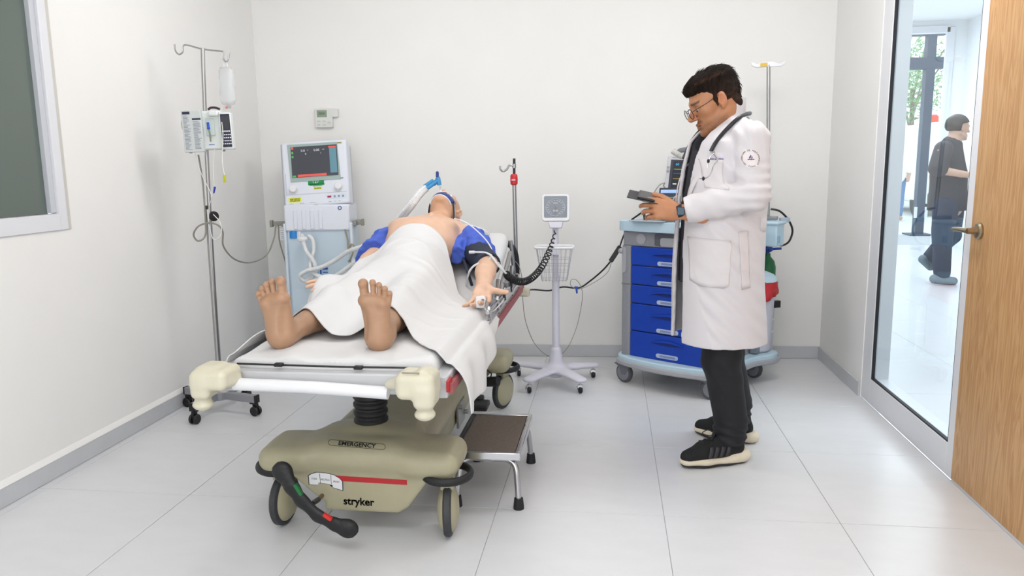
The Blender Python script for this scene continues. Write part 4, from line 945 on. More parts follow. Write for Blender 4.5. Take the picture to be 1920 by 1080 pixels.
tube_part('corrugated_tube', [(-0.989, 4.060, 1.261), (-1.023, 4.050, 1.227), (-1.070, 4.050, 1.169), (-1.140, 4.110, 1.102), (-1.216, 4.230, 1.032), (-1.346, 4.420, 0.946), (-1.462, 4.440, 0.879), (-1.614, 4.520, 0.770), (-1.762, 4.580, 0.686), (-1.848, 4.620, 0.690), (-1.920, 4.660, 0.722), (-1.941, 4.700, 0.766), (-1.926, 4.730, 0.847), (-1.938, 4.750, 0.915), (-1.969, 4.760, 0.942)])
obj('filter', MB().lathe([(0.008, -0.02), (0.03, -0.012), (0.034, 0), (0.03, 0.012), (0.008, 0.02)], (-1.998, 4.730, 0.924)), white, bt, world=True)
# ---------------------------------------------------------------- IV stand, pump and bottle
greyp = mat('grey_painted_steel', '#8B8C92', 0.45)
ivs = thing('iv_stand', 'chrome IV stand with double hook and dark cross base on castors by the left wall', 'IV stand', (-2.225, 3.96, 0))
q = MB().tube([(-2.222, 3.965, 0.12), (-2.196, 3.950, 1.142), (-2.171, 3.950, 1.856), (-2.163, 3.950, 2.021)], 0.0105, n=12, sm=3)
obj('pole', q, steelm, ivs, world=True)
obj('outer_pole', MB().tube([(-2.223, 3.965, 0.11), (-2.206, 3.950, 1.171)], 0.015, sm=0, n=14), steelm, ivs, world=True)
obj('collar', MB().cyl((-2.207, 3.950, 1.165), (-2.205, 3.950, 1.183), 0.018), blk, ivs, world=True)
kn = (-2.194, 3.950, 1.127); obj('clamp_knob', MB().cyl(kn, (kn[0]+0.03, kn[1]-0.02, kn[2]), 0.012).lathe([(0.0, 0), (0.026, 0.002), (0.028, 0.010), (0.026, 0.018), (0, 0.02)], (kn[0]+0.025, kn[1]-0.017, kn[2]), (0.83, -0.55, 0)), blk, ivs, world=True)
obj('hook_bar', MB().tube([(-2.322, 3.950, 2.046), (-2.319, 3.950, 2.012), (-2.302, 3.950, 1.993), (-2.280, 3.950, 2.003), (-2.271, 3.950, 2.036), (-2.246, 3.950, 2.038), (-2.166, 3.950, 2.016), (-2.068, 3.950, 2.002), (-2.050, 3.950, 1.996), (-2.050, 3.950, 1.963), (-2.036, 3.950, 1.946), (-2.023, 3.950, 1.962), (-2.014, 3.950, 1.994)], 0.0042, n=8, sm=6), steelm, ivs, world=True)
fb = [(-2.26, 3.74), (-1.985, 3.905), (-2.465, 4.03), (-2.19, 4.20)]; c0 = (-2.225, 3.965)
obj('base_hub', MB().lathe([(0.05, 0.075), (0.05, 0.115), (0.03, 0.125), (0.02, 0.16)], (c0[0], c0[1], 0)), greyp, ivs, world=True)
for x, y in fb:
    d = V(x-c0[0], y-c0[1], 0); l = d.length; a = math.atan2(d.y, d.x)
    leg = obj('base_leg', MB().box((c0[0]+d.x/2, c0[1]+d.y/2, 0.098), (l+0.02, 0.034, 0.042), a), greyp, ivs, world=True, bev=0.003)
    obj('end_cap', MB().box((x+d.x/l*0.012, y+d.y/l*0.012, 0.098), (0.012, 0.036, 0.046), a).box((x-d.x/l*0.012, y-d.y/l*0.012, 0.082), (0.034, 0.03, 0.03), a), blk, leg, bev=0.002)
    w = MB()
    for s in (-1, 1): w.lathe([(0.0, -0.008), (0.024, -0.008), (0.028, -0.004), (0.028, 0.004), (0.024, 0.008), (0.0, 0.008)], (x-d.y/l*0.014*s, y+d.x/l*0.014*s, 0.028), (-d.y, d.x, 0), n=18)
    w.box((x, y, 0.052), (0.03, 0.016, 0.04), a)
    obj('castor', w, blk, leg)
pu = thing('infusion_pump', 'white infusion pump with printed instruction panel and dark keypad clamped on the IV stand', 'infusion pump', (-2.144, 3.880, 1.459), 0)
pump_m = mat('pump_white_plastic', '#DDE2E0', 0.4); pale_g = mat('pale_green_grey_plastic', '#C3D0CC', 0.4); nv = mat('keypad_navy', '#1B1B3C', 0.35); lcd_d = mat('dark_lcd', '#3A3D44', 0.15)
T0 = Vector((-2.125, 3.860, 1.584)); MPu = Matrix.Translation(T0) @ Matrix.Rotation(math.radians(12), 4, 'Z') @ Matrix.Rotation(math.radians(-1.5), 4, 'Y')
def PU(mb): mb.v = [tuple(MPu @ Vector(v)) for v in mb.v]; return mb
obj('pump_body', PU(MB().box((0.0, 0.02, 0), (0.17, 0.11, 0.20)).box((0.055, -0.03, 0.085), (0.05, 0.06, 0.03))), pump_m, pu, world=True, bev=0.008)
pf = obj('side_panel', PU(MB().box((-0.056, -0.045, -0.004), (0.10, 0.03, 0.215))), mat('instruction_panel', '#C9CECF', 0.5), pu, world=True, bev=0.004)
q = MB(); RR_ = random.Random(3)
for colx, w0, z1 in ((-0.080, 0.036, 0.075), (-0.030, 0.040, 0.045)):
    z = z1
    while z > -0.098:
        w = w0*(0.45+0.55*RR_.random()); q.box((colx-w0/2+w/2, -0.0603, z), (w, 0.0006, 0.0024)); z -= 0.0066
obj('instruction_print', PU(q), mat('grey_print', '#6D7280', 0.6), pf)
obj('heading_print', PU(MB().box((-0.080, -0.0604, 0.090), (0.038, 0.0008, 0.014)).box((-0.030, -0.0604, 0.058), (0.044, 0.0008, 0.009))), nv, pf)
obj('door_window', PU(MB().box((0.030, -0.036, 0.015), (0.045, 0.012, 0.09))), pale_g, pu, world=True, bev=0.004)
obj('tube_latch', PU(MB().cyl((0.022, -0.045, 0.04), (0.023, -0.045, 0.012), 0.0065).ball((0.023, -0.045, 0.01), 0.008)), mat('bright_blue_plastic', '#1D4FC0', 0.35), pu, world=True)
obj('pump_tube', PU(MB().tube([(0.024, -0.046, 0.008), (0.027, -0.047, -0.02), (0.026, -0.045, -0.06)], 0.004, n=8)), mat('grey_tube', '#7E8378', 0.4), pu, world=True)
kp = obj('keypad_module', PU(MB().box((0.112, -0.03, -0.008), (0.062, 0.05, 0.19))), pump_m, pu, world=True, bev=0.006)
obj('keypad_face', PU(MB().box((0.114, -0.0555, -0.006), (0.048, 0.003, 0.170))), nv, kp, bev=0.001)
obj('display', PU(MB().box((0.114, -0.0572, 0.036), (0.040, 0.001, 0.068))), lcd_d, kp)
for k in range(4): obj('key', PU(MB().box((0.0985+k*0.0105, -0.0578, -0.009), (0.008, 0.002, 0.007))), white, kp)
for r_ in range(4):
    for k in range(5):
        mm_ = white if k else [green_i, mat('pink_key', '#D46A74', 0.5), mat('grey_key', '#8A8AA0', 0.5), mat('amber_key', '#DFA136', 0.5)][r_]
        obj('key', PU(MB().lathe([(0.0036, 0), (0.0034, 0.002), (0, 0.0022)], (0.0955+k*0.0095, -0.057, -0.027-r_*0.0155), (0, -1, 0), n=10)), mm_, kp)
obj('carry_handle', PU(MB().tube([(0.02, -0.01, 0.108), (0.035, -0.01, 0.117), (0.06, -0.01, 0.116), (0.08, -0.01, 0.108)], 0.006, n=8)), mat('plum_plastic', '#3B2238', 0.4), pu, world=True)
obj('clamp_knob', PU(MB().lathe([(0, 0), (0.024, 0.003), (0.028, 0.02), (0.024, 0.038), (0, 0.042)], (-0.088, 0.01, 0.035), (-1, 0, 0))), mat('yellowed_plastic', '#CFC49B', 0.45), pu, world=True)
obj('side_knob', PU(MB().lathe([(0, 0), (0.03, 0.003), (0.03, 0.012), (0, 0.014)], (-0.092, 0.02, -0.06), (-1, 0, 0))), pale_g, pu, world=True)
obj('pump_foot', PU(MB().cyl((-0.085, -0.03, -0.104), (-0.085, -0.03, -0.115), 0.008).cyl((0.085, -0.03, -0.098), (0.085, -0.03, -0.112), 0.008)), greyp, pu, world=True)
bars('pump_print', 0.03, 0.008, MPu @ basis((0.028, -0.0345, -0.075), (1, 0, 0), (0, 0, 1)), mat('blue_print', '#3F62B0', 0.6), pu, world=True)
bo = thing('iv_bottle', 'translucent white IV fluid bottle hanging from the right hook of the IV stand', 'IV bottle', (-2.049, 3.950, 1.702))
b0 = Vector((-2.040, 3.950, 1.824))
q = MB().lathe([(0.0, 0.098), (0.03, 0.094), (0.041, 0.075), (0.043, 0.04), (0.040, 0.01), (0.043, -0.02), (0.043, -0.08), (0.036, -0.098), (0.014, -0.106), (0.013, -0.118), (0, -0.118)], b0, n=24, cap=False)
for i, v in enumerate(q.v): q.v[i] = (v[0], b0.y+(v[1]-b0.y)*0.6, v[2])
obj('bottle_body', q, mat('translucent_plastic', '#E9ECEE', 0.25, trans=0.55, alpha=0.75), bo, world=True, sm=180)
obj('bottle_loop', MB().tube([b0+V(-0.012, 0, 0.092), b0+V(-0.006, 0, 0.118), b0+V(0.006, 0, 0.118), b0+V(0.012, 0, 0.092)], 0.0025, n=6), clear, bo, world=True)
obj('bottle_port', MB().cyl(b0+V(-0.006, -0.012, -0.112), b0+V(-0.006, -0.012, -0.122), 0.006), mat('coral_plastic', '#D9746C', 0.5), bo, world=True)
line = mat('clear_line', '#E4E4E2', 0.35)
dl = thing('infusion_lines', 'thin clear infusion lines with yellow and blue clips hanging below the pump', 'tube', (-2.104, 3.840, 1.458))
for pts in ([(-2.062, 3.930, 1.712), (-2.040, 3.860, 1.674), (-2.005, 3.800, 1.566), (-2.019, 3.800, 1.429), (-2.013, 3.800, 1.351)], [(-2.056, 3.800, 1.485), (-2.084, 3.820, 1.374), (-2.091, 3.830, 1.290), (-2.113, 3.840, 1.234), (-2.147, 3.860, 1.182), (-2.168, 3.880, 1.088)],
            [(-2.187, 3.830, 1.468), (-2.171, 3.840, 1.375), (-2.133, 3.850, 1.276), (-2.116, 3.850, 1.227)], [(-2.168, 3.880, 1.088), (-2.136, 3.860, 1.008), (-2.091, 3.860, 1.032), (-2.089, 3.860, 1.095), (-2.125, 3.860, 1.141)]):
    obj('line', MB().tube(pts, 0.0021, n=6), line, dl, world=True)
obj('yellow_clip', MB().box((-2.014, 3.800, 1.332), (0.013, 0.008, 0.04)), mat('yellow_green_plastic', '#C2C822', 0.45), dl, world=True, bev=0.002)
obj('blue_clip', MB().cyl((-2.088, 3.830, 1.290), (-2.097, 3.830, 1.256), 0.006, 0.004), mat('royal_blue_plastic', '#2330A8', 0.4), dl, world=True)
cb = mat('grey_beige_cable', '#8F8C83', 0.5)
q = MB().tube([(-2.224, 3.930, 1.461), (-2.217, 3.940, 1.317), (-2.212, 3.930, 1.158), (-2.214, 3.920, 1.026), (-2.247, 3.900, 0.993), (-2.260, 3.880, 1.030), (-2.222, 3.870, 1.077), (-2.159, 3.870, 1.095), (-2.111, 3.880, 1.079), (-2.100, 3.900, 1.040), (-2.124, 3.940, 0.959), (-2.148, 4.100, 0.868), (-2.177, 4.350, 0.817), (-2.190, 4.600, 0.834), (-2.211, 4.770, 0.927), (-2.208, 4.800, 0.999), (-2.199, 4.820, 1.001), (-2.202, 4.830, 0.900), (-2.175, 4.840, 0.762), (-2.164, 4.860, 0.650)], 0.0048, n=8)
tag(obj('pump_power_cable', q, cb), 'grey cable looping from the IV stand to the ventilator rail', 'cable')
# ---------------------------------------------------------------- thermostat
ty = back_y(-2.0); th = thing('thermostat', 'small white wall thermostat with green display above the ventilator', 'thermostat', (-2.02, ty, 1.69))
MT = Matrix.Translation(Vector((-2.016, 5.290, 1.728))) @ Matrix.Rotation(ang, 4, 'Z')
def TT(mb): mb.v = [tuple(MT @ Vector(v)) for v in mb.v]; return mb
thw = mat('thermostat_white', '#DEDFDC', 0.45)
obj('housing', TT(MB().box((-0.005, 0.0, 0), (0.125, 0.03, 0.13))), thw, th, world=True, bev=0.004)
obj('display', TT(MB().box((-0.015, -0.0155, 0.032), (0.072, 0.002, 0.048))), mat('green_lcd', '#8FA08C', 0.3), th, world=True)
bars('display_digits', 0.045, 0.016, MT @ basis((-0.015, -0.0172, 0.033), (1, 0, 0), (0, 0, 1)), mat('lcd_digit', '#5B6B5C', 0.5), th, world=True)
for x, z in ((-0.04, -0.02), (0.0, -0.02), (-0.04, -0.045), (0.0, -0.045), (0.035, -0.03)): obj('button', TT(MB().box((x, -0.016, z), (0.024, 0.004, 0.012))), mat('button_grey', '#CFD0CE', 0.5), th, world=True, bev=0.001)
obj('sensor', TT(MB().box((0.075, 0.002, 0.035), (0.045, 0.024, 0.055))), thw, th, world=True, bev=0.004)
# ---------------------------------------------------------------- ventilator
vt = thing('ventilator', 'white hospital ventilator on a tall pale blue column with dark screen and green 127 sticker', 'ventilator', (-1.95, 4.95, 0))
ventw = mat('ventilator_white', '#E0E4EE', 0.4); vb = mat('pale_blue_panel', '#C2D3E0', 0.45)
MV = Matrix.Translation((-1.945, 4.93, 0)) @ Matrix.Rotation(math.radians(9), 4, 'Z')
def VT(mb, M=MV): mb.v = [tuple(M @ Vector(v)) for v in mb.v]; return mb
obj('column', VT(MB().prism([(-0.21, 0), (0.215, 0), (0.215, 1), (-0.215, 1)], 0.30, Matrix(((1, 0, 0, 0), (0, 0, 1, -0.10), (0, 0.93, 0, 0.10), (0, 0, 0, 1))))), vb, vt, world=True, bev=0.02)
obj('column_edge', VT(MB().box((-0.218, -0.085, 0.56), (0.02, 0.05, 0.92)).box((0.218, -0.085, 0.56), (0.02, 0.05, 0.92))), mat('edge_blue_white', '#D3DEE8', 0.4), vt, world=True, bev=0.008)
obj('lower_box', VT(MB().box((0.0, 0.03, 1.055), (0.43, 0.29, 0.175))), ventw, vt, world=True, bev=0.012)
for k in range(4): obj('ridge', VT(MB().box((-0.14+k*0.055, -0.116, 1.045), (0.026, 0.012, 0.13))), ventw, vt, world=True, bev=0.005)
obj('logo_ring', VT(MB().lathe([(0.008, 0), (0.013, 0), (0.013, 0.001), (0.008, 0.001)], (0.155, -0.116, 1.118), (0, -1, 0), n=20, cap=False)), mat('navy_print', '#23408E', 0.5), vt, world=True)
MH = MV @ Matrix.Translation((0.005, -0.05, 1.13)) @ Matrix.Rotation(math.radians(-11), 4, 'X') @ Matrix.Rotation(math.radians(-3), 4, 'Y')
hw_ = obj('screen_housing', VT(MB().box((0, 0.02, 0.215), (0.43, 0.13, 0.43)), MH), ventw, vt, world=True, bev=0.014, seg=3)
obj('housing_side', VT(MB().box((-0.222, 0.07, 0.22), (0.02, 0.14, 0.42)).box((0.0, 0.11, 0.22), (0.42, 0.09, 0.40)), MH), mat('side_grey', '#BFC4CB', 0.45), vt, world=True, bev=0.006)
obj('bezel', VT(MB().prism([(-0.165, -0.13), (0.165, -0.13), (0.155, 0.12), (-0.175, 0.12)], 0.004, basis((0.0, -0.046, 0.292), (1, 0, 0), (0, 0, 1))), MH), mat('bezel_grey_green', '#9FB2AE', 0.4), hw_)
scr = obj('screen', VT(MB().box((0.0, -0.051, 0.292), (0.305, 0.002, 0.205)), MH), mat('dark_screen', '#454850', 0.2, emit='#3A3D44', estr=0.15), hw_)
lt = mat('screen_light', '#C9CDD2', 0.4, emit='#C9CDD2', estr=0.35); rd = mat('screen_red', '#D2554B', 0.4, emit='#D2554B', estr=0.4); tl = mat('screen_teal', '#5B8594', 0.4, emit='#5B8594', estr=0.25); gr_ = mat('screen_green', '#59A35B', 0.4, emit='#59A35B', estr=0.3)
for c_, d_ in (((-0.02, -0.0525, 0.200), (0.19, 0.001, 0.016)), ((0.122, -0.0525, 0.38), (0.05, 0.001, 0.012)), ((-0.142, -0.0525, 0.385), (0.014, 0.001, 0.018))): obj('screen_bar', VT(MB().box(c_, d_), MH), rd, scr)
obj('screen_column', VT(MB().box((0.124, -0.0522, 0.29), (0.046, 0.001, 0.165)), MH), tl, scr)
for c_, d_ in (((-0.142, -0.0525, 0.355), (0.012, 0.001, 0.016)), ((-0.142, -0.0525, 0.328), (0.012, 0.001, 0.014)), ((-0.138, -0.0525, 0.198), (0.022, 0.001, 0.012))): obj('screen_icon', VT(MB().box(c_, d_), MH), gr_, scr)
for s, x, z, sz in (('0.0', -0.072, 0.365, 0.022), ('0.00', 0.018, 0.365, 0.022), ('0', -0.055, 0.343, 0.018), ('1', 0.045, 0.343, 0.018), ('m', -0.04, 0.368, 0.01), ('min', 0.063, 0.368, 0.01)):
    text('screen_digits', s, sz, MH @ basis((x, -0.0532, z), (1, 0, 0), (0, 0, 1)), lt, scr)
for x in (-0.148, 0.148):
    kb = obj('knob', VT(MB().lathe([(0.031, 0), (0.03, 0.006), (0.026, 0.008), (0.024, 0.03), (0.02, 0.034), (0, 0.035)], (x, -0.045, 0.115), (0, -1, 0)), MH), white, hw_)
obj('panel_groove', VT(MB().box((0.0, -0.0455, 0.078), (0.40, 0.002, 0.0025)).box((-0.198, -0.0455, 0.15), (0.0025, 0.002, 0.14)), MH), mat('groove_grey', '#B4B9C4', 0.5), hw_)
sg = obj('number_sticker', VT(MB().box((0.0, -0.0462, 0.152), (0.105, 0.001, 0.034)).box((0.005, -0.0462, 0.138), (0.098, 0.001, 0.014)), MH), mat('green_sticker', '#0E8F4B', 0.5), hw_)
text('sticker_number', '127', 0.03, MH @ basis((-0.003, -0.0475, 0.155), (1, 0, 0), (0, 0, 1)), white, sg)
yel = mat('yellow_sticker', '#E6EC4A', 0.55)
for x, z, w, h_ in ((0.008, 0.112, 0.056, 0.017), (-0.145, 0.043, 0.085, 0.032)):
    ys = obj('yellow_sticker', VT(MB().box((x, -0.0462, z), (w, 0.001, h_)), MH), yel, hw_); bars('sticker_print', w*0.8, h_*0.7, MH @ basis((x, -0.0472, z), (1, 0, 0), (0, 0, 1)), mat('olive_print', '#5F6420', 0.6), ys)
bars('panel_print', 0.06, 0.008, MH @ basis((0.008, -0.0465, 0.127), (1, 0, 0), (0, 0, 1)), greyp, hw_)
ms = obj('maker_sticker', VT(MB().box((0.165, -0.0462, 0.405), (0.045, 0.001, 0.013)), MH), mat('pale_yellow_sticker', '#D3CF8E', 0.5), hw_); bars('sticker_print', 0.036, 0.007, MH @ basis((0.165, -0.0472, 0.405), (1, 0, 0), (0, 0, 1)), ink, ms)
bars('maker_print', 0.055, 0.010, MH @ basis((0.155, -0.0465, 0.168), (1, 0, 0.08), (-0.08, 0, 1)), mat('navy_print', '#23408E', 0.5), hw_)
bk = obj('button_strip', VT(MB().box((0.13, -0.0462, 0.05), (0.135, 0.001, 0.03)), MH), mat('button_strip_pale', '#D6DFEA', 0.4), hw_)
for x, m_ in ((0.082, mat('crimson_button', '#A41E46', 0.4)), (0.117, mat('blue_grey_button', '#7D8FA6', 0.4)), (0.145, mat('blue_grey_button', '#7D8FA6', 0.4)), (0.173, mat('blue_grey_button', '#7D8FA6', 0.4))):
    obj('button', VT(MB().box((x, -0.048, 0.05), (0.026 if x < 0.1 else 0.012, 0.003, 0.012)), MH), m_, bk, bev=0.001)
for x, s in ((0.085, 0.02), (0.118, 0.014), (0.147, 0.016), (-0.17, 0.03), (-0.10, 0.03), (-0.03, 0.04)): bars('panel_print', s, 0.004, MH @ basis((x, -0.0465, 0.018), (1, 0, 0), (0, 0, 1)), greyp, hw_)
for k, (x, m_) in enumerate(((-0.15, mat('bright_blue_plastic', '#1D4FC0', 0.35)), (-0.105, mat('amber_plastic', '#C29237', 0.4)), (-0.06, greyp), (-0.01, blk))): obj('socket', VT(MB().box((x, -0.05, -0.006), (0.03, 0.02, 0.014)), MH), m_, vt, world=True, bev=0.002)
obj('blue_port', VT(MB().cyl((-0.165, -0.08, 0.975), (-0.165, -0.08, 0.92), 0.032)), mat('bright_blue_port', '#2A86D4', 0.4), vt, world=True)
obj('white_port', VT(MB().cyl((-0.125, -0.09, 0.975), (-0.125, -0.09, 0.91), 0.014)), white, vt, world=True)
obj('underside_port', VT(MB().cyl((0.04, -0.08, 0.975), (0.04, -0.08, 0.955), 0.012).cyl((-0.02, -0.08, 0.975), (-0.02, -0.08, 0.962), 0.01).cyl((0.10, -0.08, 0.975), (0.10, -0.08, 0.962), 0.01)), blk, vt, world=True)
for s in (-1, 1):
    rl = obj('accessory_rail', VT(MB().box((s*0.235, 0.02, 1.01), (0.03, 0.16, 0.03)).box((s*0.262 if s > 0 else -0.27, -0.02, 1.015), (0.05 if s > 0 else 0.09, 0.02, 0.028))), mat('grey_cast_metal', '#8E8E8A', 0.45, 0.5), vt, world=True, bev=0.003)
    obj('rail_end', VT(MB().box((s*0.285 if s > 0 else -0.325, -0.02, 1.015), (0.02, 0.034, 0.045))), mat('olive_grey_plastic', '#8B887A', 0.5), rl, bev=0.004)
tg = obj('hanging_tag', VT(MB().box((-0.245, -0.06, 0.945), (0.035, 0.004, 0.075))), white, vt, world=True)
q = MB()
for k in range(5): q.box((-0.245, -0.0625, 0.972-0.013*k), (0.024, 0.0006, 0.004))
obj('tag_print', VT(q), greyp, tg)
ls = obj('panel_label', VT(MB().box((0.005, -0.1005, 0.70), (0.10, 0.001, 0.055))), mat('pale_sky_label', '#9CC2E2', 0.5), vt, world=True)
obj('label_print', VT(MB().box((-0.028, -0.1015, 0.714), (0.034, 0.0006, 0.012)).box((0.034, -0.1015, 0.714), (0.036, 0.0006, 0.014)).box((0.004, -0.1015, 0.70), (0.010, 0.0006, 0.045)).box((-0.028, -0.1015, 0.69), (0.030, 0.0006, 0.006)).box((0.034, -0.1015, 0.688), (0.034, 0.0006, 0.006))), mat('navy_print', '#23408E', 0.5), ls)
obj('trolley_base', VT(MB().box((0, 0.05, 0.085), (0.46, 0.46, 0.05))), vb, vt, world=True, bev=0.015)
for x in (-0.19, 0.19):
    for y in (-0.14, 0.24): obj('castor', VT(MB().lathe([(0, -0.012), (0.03, -0.012), (0.034, 0), (0.03, 0.012), (0, 0.012)], (x, y, 0.034), (1, 0, 0), n=18).box((x, y, 0.055), (0.03, 0.03, 0.03))), blk, vt, world=True)
q = MB().tube([(-1.748, 4.850, 0.976), (-1.734, 4.850, 0.904), (-1.729, 4.840, 0.848), (-1.706, 4.840, 0.877), (-1.688, 4.840, 0.856), (-1.718, 4.850, 0.783), (-1.748, 4.870, 0.752)], 0.0055, n=8)
tag(obj('coiled_cable', q, mat('khaki_cable', '#9A917A', 0.5)), 'khaki cable hanging in a loop at the right of the ventilator', 'cable')
# ---------------------------------------------------------------- gauge stand
gs = thing('blood_pressure_stand', 'white rolling blood pressure gauge stand with square dial and wire basket', 'blood pressure gauge', (-0.335, 4.66, 0))
lav = mat('lavender_white_plastic', '#D9D8E4', 0.4)
gx0, gy0 = -0.335, 4.66
F = Field((-0.66, 4.38, 0.05), (-0.03, 4.92, 0.26), 0.005)
gl = [(-0.486, 4.46), (-0.175, 4.48), (-0.595, 4.83), (-0.105, 4.83)]
for x, y in gl:
    mxp = (gx0+(x-gx0)*0.5, gy0+(y-gy0)*0.5)
    F.chain([(gx0, gy0, 0.105), (mxp[0], mxp[1], 0.098), (x, y, 0.085)], [0.05, 0.045, 0.040], k=0.02, sq=((0, 0, 1), 0.42))
F.rc((gx0, gy0, 0.09), (gx0, gy0, 0.22), 0.055, 0.034, k=0.03)
gbase = npmesh('base', F.net(), lav, gs, True)
for x, y in gl:
    c = obj('castor', MB().lathe([(0.0, -0.011), (0.02, -0.011), (0.024, -0.006), (0.024, 0.006), (0.02, 0.011), (0.0, 0.011)], (x, y, 0.024), (1, 0.3, 0), n=18), blk, gs, world=True)
    obj('castor_fork', MB().box((x, y, 0.046), (0.032, 0.03, 0.018)).box((x-0.02, y-0.01, 0.035), (0.006, 0.03, 0.02)).cyl((x, y, 0.05), (x, y, 0.075), 0.008), chrome, c, bev=0.002)
obj('pole', MB().cyl((gx0, gy0, 0.2), (gx0, gy0, 0.70), 0.023).cyl((gx0, gy0, 0.7), (gx0, gy0, 1.03), 0.019), lav, gs, world=True)
MG = Matrix.Translation(Vector((-0.330, 4.630, 1.120))) @ Matrix.Rotation(math.radians(-8), 4, 'X')
def GT(mb): mb.v = [tuple(MG @ Vector(v)) for v in mb.v]; return mb
gd = obj('gauge_housing', GT(MB().prism(rrect(0.172, 0.165, 0.02), 0.05, basis((0, 0.035, 0), (1, 0, 0), (0, 0, 1)))), white, gs, world=True, bev=0.006)
fcm = mat('slate_dial', '#7A828E', 0.25)
fc = obj('dial_face', GT(MB().prism(rrect(0.140, 0.130, 0.008), 0.004, basis((0, -0.014, 0.006), (1, 0, 0), (0, 0, 1)))), fcm, gd)
rg = MB(); rg.tube([(0.058*math.cos(a), -0.0195, 0.002+0.052*math.sin(a)) for a in [i*math.pi/14 for i in range(28)]], 0.0009, n=4, sm=1, closed=True)
for k in range(31):
    a = math.radians(-240+300*k/30+0); ca, sa = math.cos(a), math.sin(a); l = 0.006 if k % 2 == 0 else 0.003
    rg.tube([(0.058*ca, -0.0192, 0.002+0.052*sa), ((0.058-l)*ca, -0.0192, 0.002+(0.052-l)*sa)], 0.0007, n=4, sm=0)
obj('dial_scale', GT(rg), white, fc)
for k in range(0, 16):
    a = math.radians(-120-300*k/15+0.0)+math.radians(0); t = text('dial_number', str(k*20), 0.0085, MG @ basis((0.047*math.cos(a), -0.0192, 0.002+0.041*math.sin(a)), (1, 0, 0), (0, 0, 1)), white, fc)
obj('needle', GT(MB().prism([(-0.0015, 0.01), (0.0015, 0.01), (0.0004, -0.045), (-0.0004, -0.045)], 0.001, basis((0, -0.0205, 0.0), (1, 0, 0), (0, 0, 1))).cyl((0, -0.02, 0), (0, -0.023, 0), 0.004)), mat('orange_needle', '#D2643C', 0.5), fc)
bars('dial_print', 0.03, 0.006, MG @ basis((0, -0.0192, 0.028), (1, 0, 0), (0, 0, 1)), white, fc); bars('dial_print', 0.03, 0.012, MG @ basis((0, -0.0192, -0.018), (1, 0, 0), (0, 0, 1)), white, fc)
obj('gauge_bracket', GT(MB().prism([(-0.045, 0), (0.045, 0), (0.036, -0.04), (-0.036, -0.04)], 0.04, basis((0, 0.03, -0.083), (1, 0, 0), (0, 0, 1)))), lav, gs, world=True, bev=0.004)
bt0 = Vector((-0.324, 4.580, 0.887)); bb0 = Vector((-0.329, 4.580, 0.690))
bm = MB(); ring = lambda w, d, z: [(gx0+w/2*a, 4.575+d/2*b, z) for a, b in ((-1, -0.6), (-0.8, -1), (0.8, -1), (1, -0.6), (1, 0.6), (0.8, 1), (-0.8, 1), (-1, 0.6))]
zt_, zb_ = bt0.z, bb0.z
obj('basket_rim', MB().tube(ring(0.225, 0.12, zt_), 0.0085, n=8, sm=3, closed=True), white, gs, world=True)
wire = MB()
for f_ in (0.35, 0.55, 0.75, 1.0): wire.tube(ring(0.215-0.06*f_, 0.11-0.02*f_, zt_+(zb_-zt_)*f_), 0.0016, n=5, sm=2, closed=True)
for k in range(8):
    x = -1+2*k/7
    for s in (-1, 1): wire.tube([(gx0+x*0.100, 4.575+s*0.058, zt_), (gx0+x*0.074, 4.575+s*0.046, zb_), (gx0+x*0.07, 4.575, zb_)], 0.0016, n=5, sm=2)
for s in (-1, 1):
    for y in (-0.03, 0, 0.03): wire.tube([(gx0+s*0.11, 4.575+y, zt_), (gx0+s*0.078, 4.575+y*0.8, zb_)], 0.0016, n=5, sm=0)
obj('basket_wires', wire, mat('grey_wire', '#B9B9C2', 0.35), gs, world=True)
obj('basket_bracket', MB().box((gx0, 4.637, zt_-0.03), (0.05, 0.02, 0.05)), lav, gs, world=True)
# coiled hose
p = smooth_path([(-0.330, 4.580, 0.987), (-0.339, 4.520, 0.935), (-0.360, 4.450, 0.866), (-0.388, 4.300, 0.803), (-0.417, 4.100, 0.774), (-0.448, 3.900, 0.777), (-0.481, 3.720, 0.816), (-0.500, 3.610, 0.859)], 40)
hp = []; L_ = 0; xax = None
tot = len(p)
for i in range(tot):
    d = (p[min(i+1, tot-1)]-p[max(i-1, 0)]).normalized()
    if i: L_ += (p[i]-p[i-1]).length
    if xax is None: xax = frame_of(d)[0]
    xax = (xax-d*xax.dot(d)).normalized(); yax = d.cross(xax); hp.append((p[i], xax.copy(), yax.copy(), L_))
coil = []; ph = 0; NT = 34
for j in range(NT*12+1):
    s_ = (j/(NT*12))
    g = s_**0.66
    k = min(tot-1, int(g*(tot-1))); c, xa, ya, _ = hp[k]
    if k+1 < tot: c = c.lerp(hp[k+1][0], g*(tot-1)-k)
    rr = 0.017*min(1, 0.35+s_*4, 0.3+(1-s_)*20); a = j/12*6.283; coil.append(c+xa*math.cos(a)*rr+ya*math.sin(a)*rr)
tag(obj('coiled_hose', MB().tube(coil, 0.0038, n=6, sm=0), blk, sm=180), 'black coiled hose from the gauge stand to the arm cuff', 'hose')
